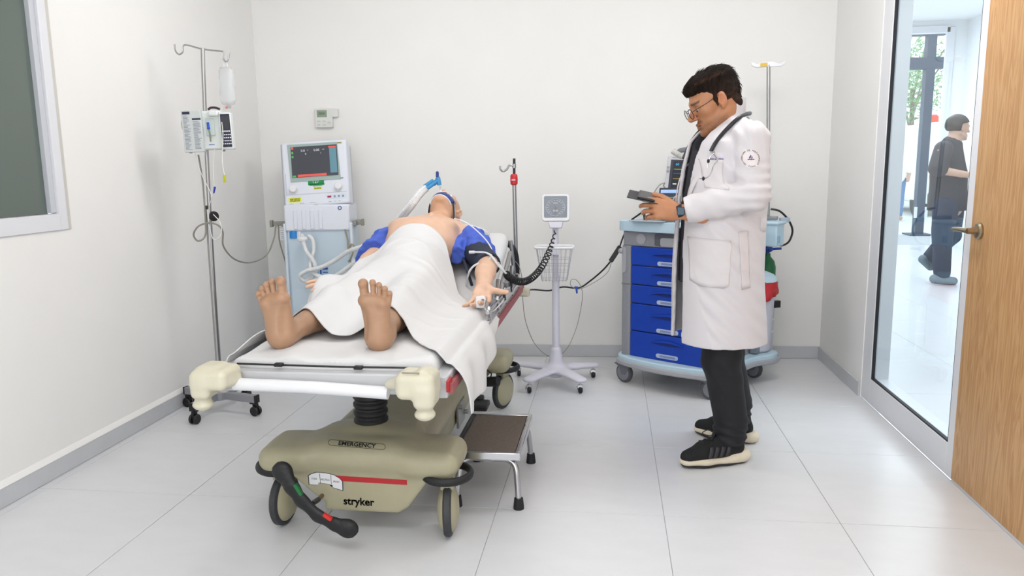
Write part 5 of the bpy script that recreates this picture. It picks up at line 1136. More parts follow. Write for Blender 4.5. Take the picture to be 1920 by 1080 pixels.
# power lead and adapter along the wall, pale lead with blue clip
pw = thing('power_lead', 'black power lead with adapter block from the blue cart to the stretcher', 'cable', (0.031, 4.900, 0.804))
obj('lead', MB().tube([(0.122, 4.950, 0.995), (0.088, 4.920, 0.929), (0.062, 4.900, 0.856)], 0.005, n=8).tube([(0.004, 4.900, 0.759), (-0.047, 4.920, 0.697), (-0.130, 4.950, 0.621), (-0.204, 4.950, 0.575), (-0.308, 4.930, 0.584), (-0.394, 4.900, 0.564), (-0.484, 4.750, 0.595), (-0.519, 4.600, 0.613)], 0.0055, n=8), blk, pw, world=True)
a_, b_ = Vector((0.065, 4.900, 0.856)), Vector((0.004, 4.900, 0.759)); obj('adapter', MB().prism(rrect((b_-a_).length, 0.03, 0.005), 0.025, basis((a_+b_)/2+V(0, 0.012, 0), b_-a_, (1, 0, 0.8))), blk, pw, world=True, bev=0.002)
sl_ = thing('sensor_lead', 'thin grey lead looping behind the gauge stand with a small blue clip', 'cable', (-0.221, 4.930, 0.567))
obj('lead', MB().tube([(-0.579, 4.300, 0.864), (-0.530, 4.350, 0.805), (-0.515, 4.400, 0.710), (-0.524, 4.500, 0.580), (-0.521, 4.600, 0.427), (-0.488, 4.750, 0.256), (-0.421, 4.850, 0.147), (-0.343, 4.900, 0.121), (-0.272, 4.900, 0.188), (-0.213, 4.920, 0.329), (-0.179, 4.930, 0.507), (-0.186, 4.930, 0.578), (-0.214, 4.930, 0.627), (-0.249, 4.930, 0.634), (-0.255, 4.920, 0.597), (-0.203, 4.920, 0.572), (-0.116, 4.930, 0.607), (-0.019, 4.930, 0.678), (0.011, 4.930, 0.755)], 0.0022, n=6), cb, sl_, world=True)
obj('blue_clip', MB().prism([(-0.012, 0.022), (0.014, 0.022), (0.010, 0.008), (0.012, -0.024), (0.001, -0.026), (-0.004, 0.006)], 0.012, basis((-0.220, 4.920, 0.569), (1, 0, 0), (0, 0, 1))), mat('bright_blue_plastic', '#1D4FC0', 0.35), sl_, world=True, bev=0.002)
# ---------------------------------------------------------------- step stool
sx0, sx1, sy0, sy1, sz = -0.628, -0.362, 2.885, 3.36, 0.23
so = thing('step_stool', 'chrome-legged step stool with brown ribbed tread beside the stretcher', 'step stool', ((sx0+sx1)/2, (sy0+sy1)/2, 0))
tread = mat('brown_grit_tread', '#6B5F55', 0.75, var=0.25, vscale=160, bump=0.4, bscale=700)
q = MB().box(((sx0+sx1)/2, (sy0+sy1)/2, sz-0.004), (sx1-sx0-0.03, sy1-sy0-0.03, 0.016)); tr_ = obj('tread', q, tread, so, world=True, bev=0.002)
q = MB(); t_ = 0.018
for c, d in ((((sx0+sx1)/2, sy0, sz-0.010), (sx1-sx0+t_, t_, 0.032)), (((sx0+sx1)/2, sy1, sz-0.010), (sx1-sx0+t_, t_, 0.032)), ((sx1, (sy0+sy1)/2, sz-0.010), (t_, sy1-sy0-t_, 0.032))): q.box(c, d)
obj('tread_rim', q, chrome, so, world=True, bev=0.003)
obj('rubber_edge', MB().box((sx0, (sy0+sy1)/2, sz-0.006), (t_, sy1-sy0-t_, 0.026)), blk, so, world=True, bev=0.003)
tub = mat('chrome_tube', '#BDBDC2', 0.2, 1.0)
for y, s in ((sy0+0.03, -1), (sy1-0.03, 1)):
    for x, sx in ((sx0+0.06, -1), (sx1-0.05, 1)):
        l = obj('leg', MB().tube([(x-sx*0.06, y, sz-0.036), (x, y, sz-0.036), (x+sx*0.035, y+s*0.01, sz-0.06), (x+sx*0.045, y+s*0.025, 0.10), (x+sx*0.05, y+s*0.035, 0.025)], 0.0125, n=12, sm=6), tub, so, world=True)
        obj('rubber_foot', MB().lathe([(0.0, 0), (0.022, 0), (0.022, 0.008), (0.018, 0.045), (0.0, 0.045)], (x+sx*0.05, y+s*0.035, 0.0)), rub, l)
# ---------------------------------------------------------------- blue emergency cart
MC = Matrix.Translation((0.511, 4.829, 0)) @ Matrix.Rotation(math.radians(-33.5), 4, 'Z')
def CT(mb): mb.v = [tuple(MC @ Vector(v)) for v in mb.v]; return mb
cart = thing('emergency_cart', 'grey emergency cart with five royal blue drawers and pale blue top behind the standing man', 'medical cart', (0.511, 4.829, 0))
cg = mat('cart_grey_plastic', '#8F9197', 0.5, var=0.05, vscale=60); cgl = mat('cart_light_grey', '#A6A8AE', 0.5); lb = mat('cart_pale_blue', '#BCD6E4', 0.42); blue = mat('royal_blue_drawer', '#0B3FAE', 0.42); dkb = mat('drawer_recess_blue', '#072C7F', 0.5); dkg = mat('dark_grey_recess', '#5A5C63', 0.6)
cpart = lambda n, q, m, par=cart, **k: obj(n, CT(q), m, par, world=(par is cart), **k)
cpart('carcass', MB().box((0.0, -0.055, 0.53), (0.56, 0.46, 0.70)), cg, bev=0.004)
for s in (-1, 1): cpart('corner_post', MB().prism(rrect(0.07, 0.11, 0.02), 0.70, Matrix.Translation((s*0.287, -0.258, 0.18))).prism(rrect(0.06, 0.10, 0.02), 0.70, Matrix.Translation((s*0.287, 0.14, 0.18))).box((s*0.284, -0.06, 0.53), (0.05, 0.36, 0.69)), cg, bev=0.003)
pj = cpart('post_joint', MB().box((-0.3225, -0.258, 0.64), (0.004, 0.09, 0.003)).box((-0.287, -0.3135, 0.64), (0.06, 0.003, 0.003)), dkg)
lk = cpart('side_latch', MB().prism(rrect(0.028, 0.16, 0.013), 0.012, basis(MC.inverted() @ (MC @ Vector((-0.30, -0.308, 0.79))), (1, 0, 0), (0, 0, 1))), cgl, bev=0.003)
cpart('lock_knob', MB().lathe([(0.0, 0), (0.018, 0.0), (0.014, 0.016), (0, 0.017)], (-0.318, -0.318, 0.845), (-0.6, -0.8, 0)), cgl)
fa = cpart('top_fascia', MB().box((0.0, -0.055, 0.925), (0.63, 0.50, 0.095)), cg, bev=0.008)
obj('emblem_disc', CT(MB().lathe([(0.0, 0), (0.030, 0), (0.032, 0.003), (0.034, 0.003), (0.034, -0.002)], (-0.185, -0.306, 0.925), (0, -1, 0), cap=False)), cgl, fa)
obj('recess', CT(MB().prism(rrect(0.30, 0.075, 0.012), 0.003, basis((0.06, -0.306, 0.925), (1, 0, 0), (0, 0, 1)))), dkg, fa)
obj('pull_tray', CT(MB().prism(rrect(0.25, 0.052, 0.014), 0.006, basis((0.075, -0.307, 0.913), (1, 0, 0), (0, 0, 1)))), cgl, fa, bev=0.002)
zb = [0.88, 0.761, 0.642, 0.524, 0.349, 0.182]
for i in range(5):
    z1, z0 = zb[i]-0.003, zb[i+1]+0.003; zm = (z0+z1)/2; hh = z1-z0
    d = cpart('drawer', MB().box((0.0, -0.296, zm), (0.505, 0.03, hh)), blue, bev=0.004)
    zg = z0+hh*0.60 if i < 4 else z0+hh*0.66
    lens = [(-0.115+0.23*k/16, 0.016*math.sin(math.pi*k/16)**0.8) for k in range(17)]+[(0.115-0.23*k/16, -0.012*math.sin(math.pi*k/16)) for k in range(1, 16)]
    obj('finger_recess', CT(MB().prism(lens, 0.001, basis((0.01, -0.3112, zg), (1, 0, 0), (0, 0, 1)))), dkb, d)
    lip = [(-0.115+0.23*k/16, 0.022*math.sin(math.pi*k/16)) for k in range(17)]+[(0.115-0.23*k/16, 0.010*math.sin(math.pi*k/16)) for k in range(1, 16)]
    obj('pull_lip', CT(MB().prism(lip, 0.012, basis((0.01, -0.311, zg), (1, 0, 0), (0, 0, 1)))), blue, d, bev=0.002)
    lh = obj('label_holder', CT(MB().prism(rrect(0.150, 0.026, 0.012), 0.005, basis((0.01, -0.311, z0+0.030 if i == 4 else z0+0.019), (1, 0, 0), (0, 0, 1)))), mat('frosted_label_holder', '#B7C2DA', 0.3), d, bev=0.001)
    obj('label_slip', CT(MB().prism(rrect(0.105, 0.012, 0.002), 0.001, basis((0.015, -0.3165, z0+0.030 if i == 4 else z0+0.019), (1, 0, 0), (0, 0, 1)))), mat('blue_grey_label', '#7F93C0', 0.5), lh)
cpart('back_post', MB().box((0.345, 0.20, 0.55), (0.045, 0.05, 0.72)), mat('steel_blue_grey', '#7E8996', 0.5), bev=0.003)
# platform with bumper edge
pout = [(-0.37, 0.20), (-0.38, -0.16), (-0.36, -0.30), (-0.28, -0.355), (-0.14, -0.385), (0.0, -0.395), (0.14, -0.385), (0.28, -0.355), (0.36, -0.30), (0.385, -0.16), (0.385, 0.10), (0.45, 0.26), (0.44, 0.36), (0.33, 0.39), (-0.30, 0.39), (-0.36, 0.34)]
pp_ = [(v.x, v.y) for v in smooth_path([(a, b, 0) for a, b in pout], 4, True)]
cpart('platform', MB().prism([(a*0.975, b*0.975) for a, b in pp_], 0.035, Matrix.Translation((0, 0, 0.15))), lb, bev=0.008)
cpart('platform_bumper', MB().prism(pp_, 0.036, Matrix.Translation((0, 0, 0.122))), cgl, bev=0.01)
tp_ = [(v.x, v.y) for v in smooth_path([(a, b, 0) for a, b in [(-0.345, -0.30), (-0.18, -0.345), (0.0, -0.352), (0.18, -0.345), (0.345, -0.30), (0.36, -0.1), (0.36, 0.17), (0.33, 0.215), (-0.33, 0.215), (-0.36, 0.17), (-0.36, -0.1)]], 4, True)]
top_ = cpart('work_top', MB().prism(tp_, 0.062, Matrix.Translation((0, 0, 0.972))), lb, bev=0.018, seg=3)
obj('top_lip', CT(MB().prism([(a*0.9, b*0.86+0.0) for a, b in tp_], 0.003, Matrix.Translation((0, 0, 1.033)))), mat('cart_top_paler', '#C9DEE9', 0.4), top_)
for x in (-0.30, 0.30):
    for y in (-0.296, 0.296):
        a = math.radians(random.Random(int(x*10+y*100)).uniform(-20, 25)+8); R = Matrix.Rotation(a, 4, 'Z'); T = Matrix.Translation((x, y, 0)) @ R
        def KT(mb): mb.v = [tuple(MC @ T @ Vector(v)) for v in mb.v]; return mb
        w = obj('castor', KT(MB().lathe([(0.0, -0.016), (0.046, -0.016), (0.050, -0.013), (0.060, -0.012), (0.063, -0.006), (0.063, 0.006), (0.060, 0.012), (0.050, 0.013), (0.046, 0.016), (0.0, 0.016)], (0, 0, 0.063), (0, 1, 0), n=30)), mat('castor_grey_rubber', '#55575C', 0.55), cart, world=True)
        obj('castor_disc', KT(MB().lathe([(0.0, -0.018), (0.042, -0.018), (0.044, -0.0165), (0.044, 0.0165), (0.042, 0.018), (0, 0.018)], (0, 0, 0.063), (0, 1, 0), n=26).lathe([(0.0445, -0.0175), (0.0475, -0.0175), (0.0475, 0.0175), (0.0445, 0.0175)], (0, 0, 0.063), (0, 1, 0), n=30)), mat('castor_disc_grey', '#808289', 0.5), w)
        obj('castor_fork', KT(MB().prism([(-0.055, 0.125), (0.045, 0.125), (0.045, 0.10), (0.02, 0.055), (-0.01, 0.052), (-0.03, 0.10), (-0.075, 0.118)], 0.046, basis((0, 0.023, 0), (1, 0, 0), (0, 0, 1)))), mat('fork_grey', '#6E7077', 0.5), w, bev=0.004)
# side bin, bars and pole (parts of the cart)
bi = obj('side_bin', MB().box((0.981, 4.840, 0.941), (0.13, 0.12, 0.15), math.radians(-33.5)).box(Vector((0.981, 4.840, 0.941))+V(0, 0, 0.068), (0.15, 0.14, 0.02), math.radians(-33.5)), lb, cart, world=True, bev=0.008)
obj('bin_notch', MB().box(Vector((1.011, 4.780, 0.911)), (0.03, 0.03, 0.04), math.radians(-33.5)), mat('bin_notch_blue', '#8FB3C9', 0.5), bi, bev=0.003)
obj('top_bar', MB().box((0.987, 4.920, 1.031), (0.10, 0.05, 0.022), math.radians(-20)), mat('bar_steel', '#9A9CA2', 0.35, 0.8), cart, world=True, bev=0.003)
obj('clear_tab', MB().box((1.087, 4.950, 1.018), (0.06, 0.03, 0.03), 0.2), mat('pale_clear_blue', '#C7DCEE', 0.2, trans=0.4), cart, world=True, bev=0.004)
po_ = obj('iv_pole', MB().tube([(0.996, 5.000, 1.022), (0.963, 5.000, 1.969)], 0.0115, n=14, sm=0), steelm, cart, world=True)
hk = Vector((0.963, 5.000, 1.969)); q = MB().prism([(-0.075, -0.012), (0.075, -0.012), (0.095, 0.0), (0.10, 0.018), (0.09, 0.018), (0.07, 0.004), (0.03, 0.02), (-0.03, 0.02), (-0.07, 0.008), (-0.09, 0.022), (-0.105, 0.022), (-0.10, 0.0)], 0.02, basis(hk+V(0, 0.01, 0.0), (1, -0.1, 0), (0, 0, 1)))
ho_ = obj('hook_head', q, white, po_, bev=0.003); obj('yellow_sticker', MB().prism(rrect(0.042, 0.02, 0.002), 0.001, basis(hk+V(-0.03, -0.0106, 0.002), (1, -0.1, 0), (0, 0, 1))), mat('amber_sticker', '#DFB526', 0.5), po_)
tag(obj('monitor_cable', MB().tube([(1.006, 4.980, 1.084), (1.060, 4.970, 1.071), (1.112, 4.960, 1.017), (1.138, 4.950, 0.951), (1.117, 4.930, 0.886), (1.075, 4.910, 0.861), (1.037, 4.880, 0.867)], 0.0065, n=8), blk), 'black cable arching behind the pale blue side bin of the cart', 'cable')
# waste bucket, oxygen cylinder, tubes at the back corner
wb = thing('waste_bucket', 'grey waste bucket with pale blue lid and red bag on the cart platform', 'waste bin', (0.945, 4.90, 0.186))
wx, wy = 0.935, 4.90
obj('bucket_body', MB().lathe([(0.0, 0.188), (0.075, 0.188), (0.085, 0.20), (0.102, 0.60), (0.104, 0.63), (0.0, 0.63)], (wx, wy, 0), n=36), mat('bucket_grey', '#C6C6D2', 0.45), wb, world=True)
q = MB(); rw = []
for i in range(6):
    z = 0.645-0.085*i/5; rw.append([(wx+(0.112+0.008*math.sin(k*0.9+i)*i/5+0.004*math.sin(k*2.3))*math.cos(k*2*math.pi/40), wy+(0.112+0.008*math.sin(k*0.9+i)*i/5+0.004*math.sin(k*2.3))*math.sin(k*2*math.pi/40), z-(0.02*math.sin(k*0.45)+0.02)*i/5) for k in range(40)])
obj('red_bag', q.sheet(rw, True), mat('red_bag_film', '#C4232B', 0.35), wb, world=True, solid=0.002, sm=180)
obj('lid', MB().lathe([(0.0, 0.70), (0.05, 0.697), (0.09, 0.68), (0.112, 0.655), (0.116, 0.64), (0.0, 0.64)], (wx, wy, 0), n=36), lb, wb, world=True)
ox = thing('oxygen_cylinder', 'green oxygen cylinder with blue valve strapped behind the waste bucket', 'gas cylinder', (1.02, 5.09, 0.19))
obj('cylinder_body', MB().lathe([(0.0, 0.19), (0.052, 0.19), (0.055, 0.2), (0.055, 0.70), (0.045, 0.74), (0.02, 0.77), (0.018, 0.79), (0, 0.79)], (1.02, 5.09, 0)), mat('cylinder_green', '#1B6B3C', 0.4), ox, world=True)
obj('valve', MB().cyl((1.02, 5.09, 0.785), (1.02, 5.09, 0.84), 0.013).cyl((1.02, 5.09, 0.815), (1.10, 5.06, 0.825), 0.008).ball((1.03, 5.07, 0.82), 0.02), mat('valve_blue', '#23449A', 0.4), ox, world=True)
tb = thing('suction_tube_holder', 'clear tubes with black clip standing behind the waste bucket', 'tube', (1.035, 5.000, 0.186))
obj('clear_tube', MB().cyl((1.033, 5.000, 0.168), (1.031, 5.000, 0.470), 0.024), mat('grey_clear_tube', '#BDBFC6', 0.3), tb, world=True)
obj('black_clip', MB().box((1.068, 5.000, 0.470), (0.05, 0.03, 0.045), 0.4), blk, tb, world=True, bev=0.003)
obj('tube_bands', MB().cyl((1.032, 5.000, 0.364), (1.031, 5.000, 0.375), 0.0255).cyl((1.031, 5.000, 0.286), (1.031, 5.000, 0.297), 0.0255), white, tb, world=True)
# things on the worktop
mo = thing('patient_monitor', 'grey patient monitor with coloured vital-sign traces on the cart top', 'monitor', (0.474, 4.950, 1.113))
Mm = Matrix.Translation(Vector((0.487, 4.950, 1.271))) @ Matrix.Rotation(math.radians(-22), 4, 'Z') @ Matrix.Rotation(math.radians(-8), 4, 'X') @ Matrix.Rotation(math.radians(3), 4, 'Y')
def OT(mb, M=Mm): mb.v = [tuple(M @ Vector(v)) for v in mb.v]; return mb
mb_ = obj('housing', OT(MB().box((0.0, 0.06, 0.005), (0.30, 0.14, 0.29))), mat('monitor_grey_white', '#D2D2D8', 0.4), mo, world=True, bev=0.012)
obj('bezel', OT(MB().box((0.01, -0.0115, 0.0), (0.262, 0.004, 0.25))), mat('monitor_bezel', '#3A3B4A', 0.35), mo, world=True, bev=0.003)
msn = obj('screen', OT(MB().box((0.015, -0.0142, 0.02), (0.235, 0.002, 0.19))), mat('monitor_screen', '#262A33', 0.2, emit='#262A33', estr=0.3), mo, world=True)
def glow(h): return mat('trace_'+{'#3DA6D8': 'cyan', '#E07B30': 'orange', '#9CC24A': 'lime', '#3A78B8': 'blue', '#B8A23C': 'ochre', '#E4E6E8': 'white', '#36A06A': 'green'}[h], h, 0.4, emit=h, estr=0.7)
for k, (z, c) in enumerate(((0.065, '#9CC24A'), (0.038, '#3A78B8'), (0.005, '#B8A23C'))):
    obj('trace', OT(MB().tube([(-0.095+0.2*j/40, -0.0158, z+0.003*math.sin(j*1.9)*(j % 7 == 3)) for j in range(41)], 0.0012, n=4, sm=0)), glow(c), msn)
obj('alarm_bar', OT(MB().box((0.045, -0.0158, 0.095), (0.12, 0.001, 0.016))), glow('#E07B30'), msn)
text('heart_rate', '60', 0.022, Mm @ basis((-0.075, -0.0158, 0.095), (1, 0, 0), (0, 0, 1)), glow('#3DA6D8'), msn)
for x, z, c, w in ((-0.08, -0.028, '#E4E6E8', 0.025), (-0.045, -0.03, '#E4E6E8', 0.025), (-0.07, -0.07, '#36A06A', 0.016), (-0.04, -0.07, '#36A06A', 0.018), (-0.01, -0.07, '#36A06A', 0.02)): bars('screen_print', w, 0.010, Mm @ basis((x, -0.0158, z), (1, 0, 0), (0, 0, 1)), glow(c), msn)
for k in range(4): obj('soft_key', OT(MB().lathe([(0.012, 0), (0.011, 0.003), (0, 0.0035)], (-0.088+k*0.036, -0.0135, -0.107), (0, -1, 0), n=14)), cgl, mo, world=True)
for z in (0.075, 0.05): obj('side_key', OT(MB().lathe([(0.009, 0), (0.008, 0.003), (0, 0.003)], (-0.135, -0.010, z), (0, -1, 0), n=12)), cgl, mo, world=True)
bars('maker_print', 0.05, 0.006, Mm @ basis((-0.09, -0.0105, 0.138), (1, 0, 0), (0, 0, 1)), greyp, mo, True)
obj('carry_handle', OT(MB().tube([(-0.10, 0.06, 0.15), (-0.085, 0.06, 0.195), (0.09, 0.06, 0.205), (0.11, 0.06, 0.15)], 0.016, n=10)), mat('handle_grey', '#7C8088', 0.45), mo, world=True)
obj('monitor_foot', MB().box(Vector((0.494, 4.980, 1.074)), (0.26, 0.15, 0.16), math.radians(-22)), mat('monitor_grey_white', '#D2D2D8', 0.4), mo, world=True, bev=0.01)
cc = [(0.383, 4.860, 1.454), (0.409, 4.850, 1.434), (0.447, 4.840, 1.417), (0.482, 4.830, 1.407)]; cp_ = smooth_path(cc, 60); pts = []
for i, c in enumerate(cp_):
    d = (cp_[min(i+1, len(cp_)-1)]-cp_[max(i-1, 0)]).normalized(); x_, y_, _ = frame_of(d); a = i*0.48; pts.append(c+(x_*math.cos(a)+y_*math.sin(a))*0.014)
cw_ = thing('paddle_cord', 'coiled grey-white cord with black round plug across the monitor top', 'cable', (0.441, 4.850, 1.424))
obj('coil', MB().tube(pts, 0.005, n=6, sm=0), mat('cord_grey_white', '#CFCDC8', 0.5), cw_, world=True, sm=180)
pc = Vector((0.488, 4.800, 1.407)); obj('plug', MB().lathe([(0.0, 0.0), (0.03, 0.0), (0.036, 0.012), (0.036, 0.04), (0.03, 0.05), (0.012, 0.052), (0, 0.04)], pc+V(0.0, 0.04, 0), (-0.1, -1, 0.05)), blk, cw_, world=True)
obj('plug_ring', MB().lathe([(0.016, 0.0), (0.020, 0.0), (0.020, 0.006), (0.016, 0.006)], pc+V(-0.005, -0.012, 0.003), (-0.1, -1, 0.05), cap=False).ball(pc+V(-0.005, -0.012, 0.003), 0.009), mat('lilac_metal', '#B9A8C4', 0.3, 0.6), cw_, world=True)
lt_ = thing('laptop_screen', 'small dark screen with pale blue title bar leaning before the monitor on the cart', 'screen', (0.391, 4.620, 1.068))
Ms = Matrix.Translation(Vector((0.386, 4.660, 1.151))) @ Matrix.Rotation(math.radians(-14), 4, 'Z') @ Matrix.Rotation(math.radians(-14), 4, 'X')
obj('panel', OT(MB().box((0, 0.006, 0.0), (0.20, 0.012, 0.17)), Ms), mat('screen_casing', '#23242A', 0.4), lt_, world=True, bev=0.004)
sc_ = obj('display', OT(MB().box((0, -0.001, 0.003), (0.188, 0.002, 0.15)), Ms), mat('navy_screen', '#1C2B3C', 0.2, emit='#1C2B3C', estr=0.4), lt_, world=True)
obj('title_bar', OT(MB().box((0, -0.0025, 0.062), (0.18, 0.001, 0.02)), Ms), mat('title_bar_blue', '#8FA9E0', 0.4, emit='#8FA9E0', estr=0.7), sc_)
bars('screen_print', 0.12, 0.006, Ms @ basis((0.015, -0.0025, 0.025), (1, 0, 0), (0, 0, 1)), glow('#36A06A'), sc_)
obj('keyboard_base', OT(MB().box((0, -0.06, -0.085), (0.20, 0.12, 0.014)), Ms), mat('screen_casing', '#23242A', 0.4), lt_, world=True, bev=0.003)
tag(obj('paper_tray', MB().box((0.255, 4.660, 1.040), (0.22, 0.20, 0.008), math.radians(-30)), mat('tray_grey', '#AEB6BF', 0.4), bev=0.003), 'thin grey tray on the front of the cart top', 'tray')
wbx = thing('small_box', 'small white supply box on the grey tray of the cart', 'box', (0.236, 4.660, 1.047))
obj('carton', MB().box((0.239, 4.660, 1.076), (0.045, 0.04, 0.06), -0.4), mat('cream_white_card', '#DEDFDA', 0.5), wbx, world=True, bev=0.002)
obj('flap', MB().box(Vector((0.239, 4.660, 1.076))+V(0, 0, 0.031), (0.046, 0.041, 0.002), -0.4), white, wbx, world=True)
tag(obj('marker_pen', MB().cyl((0.129, 4.700, 1.041), (0.200, 4.660, 1.095), 0.0055, n=10).cyl((0.200, 4.660, 1.095), (0.207, 4.640, 1.045), 0.008, n=10), blk), 'black marker pens in the tray left of the white box', 'pen')
tag(obj('grey_lead', MB().tube([(0.244, 4.660, 1.172), (0.273, 4.680, 1.225), (0.299, 4.700, 1.253), (0.327, 4.740, 1.261), (0.322, 4.760, 1.244), (0.334, 4.800, 1.230)], 0.0028, n=6), cb), 'thin grey lead rising from the tray to the monitor', 'cable')
# ---------------------------------------------------------------- standing man in a white coat
yw = math.radians(16); DF = Vector((-math.cos(yw), -math.sin(yw), 0)); DL = Vector((math.sin(yw), -math.cos(yw), 0)); DC = Vector((0.505, 3.53, 0))
def D(l, f, z): return tuple(DC+DL*l+DF*f+Vector((0, 0, z)))
doc = thing('person', 'man with glasses in a white lab coat standing and reading a dark tablet', 'person', tuple(DC))
skin_d = mat('tan_skin', '#BE8560', 0.5, attr=True, var=0.06, vscale=40, bump=0.12, bscale=900, sss=0.06)
# head
hc = Vector((0.451, 3.500, 1.645)); hy = math.radians(10)
fwd = Vector((-math.cos(hy), -math.sin(hy), 0)); lef = Vector((math.sin(hy), -math.cos(hy), 0)); pit = math.radians(24)
f2 = fwd*math.cos(pit)-Vector((0, 0, 1))*math.sin(pit); u2 = f2.cross(lef)*-1
if u2.z < 0: u2 = -u2
HS = 1.06
Mhd = Matrix(((-lef.x*HS, f2.x*HS, u2.x*HS, hc.x), (-lef.y*HS, f2.y*HS, u2.y*HS, hc.y), (-lef.z*HS, f2.z*HS, u2.z*HS, hc.z), (0, 0, 0, 1)))
def scaled_head(fn, lo, hi, h):
    """build in the head's own frame, then carry into place"""
    F = Field(lo, hi, h); fn(F); return xform(F.net(1), Mhd)
FH = Field((-0.11, -0.17, -0.235), (0.11, 0.145, 0.14), 0.0028); I4 = Matrix.Identity(4)
head(FH, I4, neck=False)
nb_ = Mhd.inverted() @ Vector(D(0, -0.012, 1.43)); FH.rc((0, -0.03, -0.05), tuple(nb_), 0.060, 0.067, k=0.03)
FH.ell((0, 0.035, -0.085), (0.042, 0.04, 0.03), k=0.03); FH.rc((0, 0.098, 0.0), (0, 0.1215, -0.027), 0.007, 0.0105, k=0.008); FH.ell((0, 0.088, -0.104), (0.02, 0.014, 0.014), k=0.015)
Ph, Qh = FH.net(1)
c = np.ones((len(Ph), 3)); x, y, z = Ph[:, 0], Ph[:, 1], Ph[:, 2]
jaw = np.clip((-0.035-z+0.35*(y-0.05)*(y < 0.05))/0.03, 0, 1)*np.clip((z+0.125)/0.02, 0, 1)*np.clip((y+0.012)/0.02, 0, 1)*(1-0.75*np.exp(-(((y-0.06)/0.022)**2+((z+0.045)/0.018)**2)))
spk = 0.75+0.25*np.sin(x*2300)*np.sin(y*2100)*np.sin(z*2500)
c = c*(1-(0.50*jaw*spk)[:, None]*np.array((0.92, 1.0, 1.08)))
lip = np.exp(-((z+0.0665)/0.009)**2)*(y > 0.088)*(np.abs(x) < 0.024); c = c*(1-lip[:, None]*np.array((0.08, 0.34, 0.30)))
must = np.exp(-((z+0.052)/0.006)**2)*(y > 0.085)*(np.abs(x) < 0.03); c = c*(1-0.4*must[:, None])
brow = np.exp(-((z-0.026-0.1*np.abs(np.abs(x)-0.03))/0.0055)**2)*(np.abs(x) > 0.012)*(np.abs(x) < 0.055)*(y > 0.05); c = c*(1-0.85*brow[:, None])
lash = np.exp(-((z+0.001)/0.0026)**2)*np.exp(-((np.abs(x)-0.032)/0.013)**4)*(y > 0.07); c = c*(1-0.85*lash[:, None])
sock = np.exp(-((z-0.002)/0.012)**2)*np.exp(-((np.abs(x)-0.03)/0.016)**2)*(y > 0.07); c = c*(1-0.22*sock[:, None])
red_ = (np.abs(x) > 0.074)*(np.abs(z) < 0.04)+np.exp(-((z+0.028)/0.014)**2)*(y > 0.095)*0.6; c = c*(1-np.clip(red_, 0, 1)[:, None]*np.array((0.0, 0.10, 0.10)))
hcol = c; hd_part = xform((Ph, Qh), Mhd)
# hands
GL = Field((0.02, 3.20, 1.02), (0.42, 3.48, 1.34), 0.003)
wl_ = Vector((0.286, 3.330, 1.171)); Mwl = basis(wl_, (0.20, 0.22, 0.95), (-0.96, 0.16, 0.20))
hand(GL, Mwl, [(0.50, 0.40, 0.2), (0.55, 0.45, 0.25), (0.62, 0.5, 0.3), (0.70, 0.6, 0.35)], [(0.02, 0.018, -0.004), (0.042, 0.045, -0.012), (0.055, 0.075, -0.016), (0.060, 0.108, -0.018)], spread=(0.05, 0.0, -0.04, -0.09), s=1.06, wl=0.10)
GR = Field((0.00, 3.42, 1.02), (0.50, 3.80, 1.36), 0.003)
wr_ = Vector((0.285, 3.665, 1.165)); Mwr = basis(wr_, (-0.15, 0.15, -0.95), (-0.93, -0.30, 0.10))
hand(GR, Mwr, [(0.35, 0.4, 0.2), (0.4, 0.45, 0.25), (0.45, 0.5, 0.3), (0.5, 0.5, 0.3)], [(0.02, 0.018, -0.004), (0.042, 0.045, -0.016), (0.052, 0.072, -0.026), (0.056, 0.10, -0.03)], mirror=-1, s=1.06, wl=0.10)
# trunk, arms and legs under the clothes: the same continuous figure
GB = Field((0.20, 3.15, 0.06), (0.80, 3.95, 1.60), 0.012)
GB.chain([D(0, 0, 0.95), D(0, 0.02, 1.15), D(0, -0.005, 1.36), D(0, -0.01, 1.5)], [0.125, 0.13, 0.125, 0.07], k=0.05)
Lk, Rk = (0.505, 3.44, 0.50), (0.545, 3.63, 0.50); La, Ra = (0.560, 3.470, 0.09), (0.625, 3.735, 0.09)
GB.chain([D(0.085, 0, 0.92), Lk, La], [0.085, 0.055, 0.038], k=0.03); GB.chain([D(-0.085, 0, 0.92), Rk, Ra], [0.085, 0.055, 0.038], k=0.03)
Ls, Le = D(0.185, -0.035, 1.475), (0.591, 3.290, 1.243); Rs, Re = D(-0.185, -0.02, 1.475), (0.575, 3.80, 1.21)
GB.chain([D(0.05, 0, 1.5), Ls, Le, tuple(wl_)], [0.05, 0.05, 0.04, 0.03], k=0.02); GB.chain([D(-0.05, 0, 1.5), Rs, Re, tuple(wr_)], [0.05, 0.05, 0.04, 0.03], k=0.02)
parts = [hd_part, GL.net(1), GR.net(1), GB.net(1)]
col = np.concatenate([hcol]+[np.ones((len(p[0]), 3))*np.array((1.0, 0.97, 0.95)) for p in parts[1:]])
body = npmesh('body', parts, skin_d, doc, True, col)
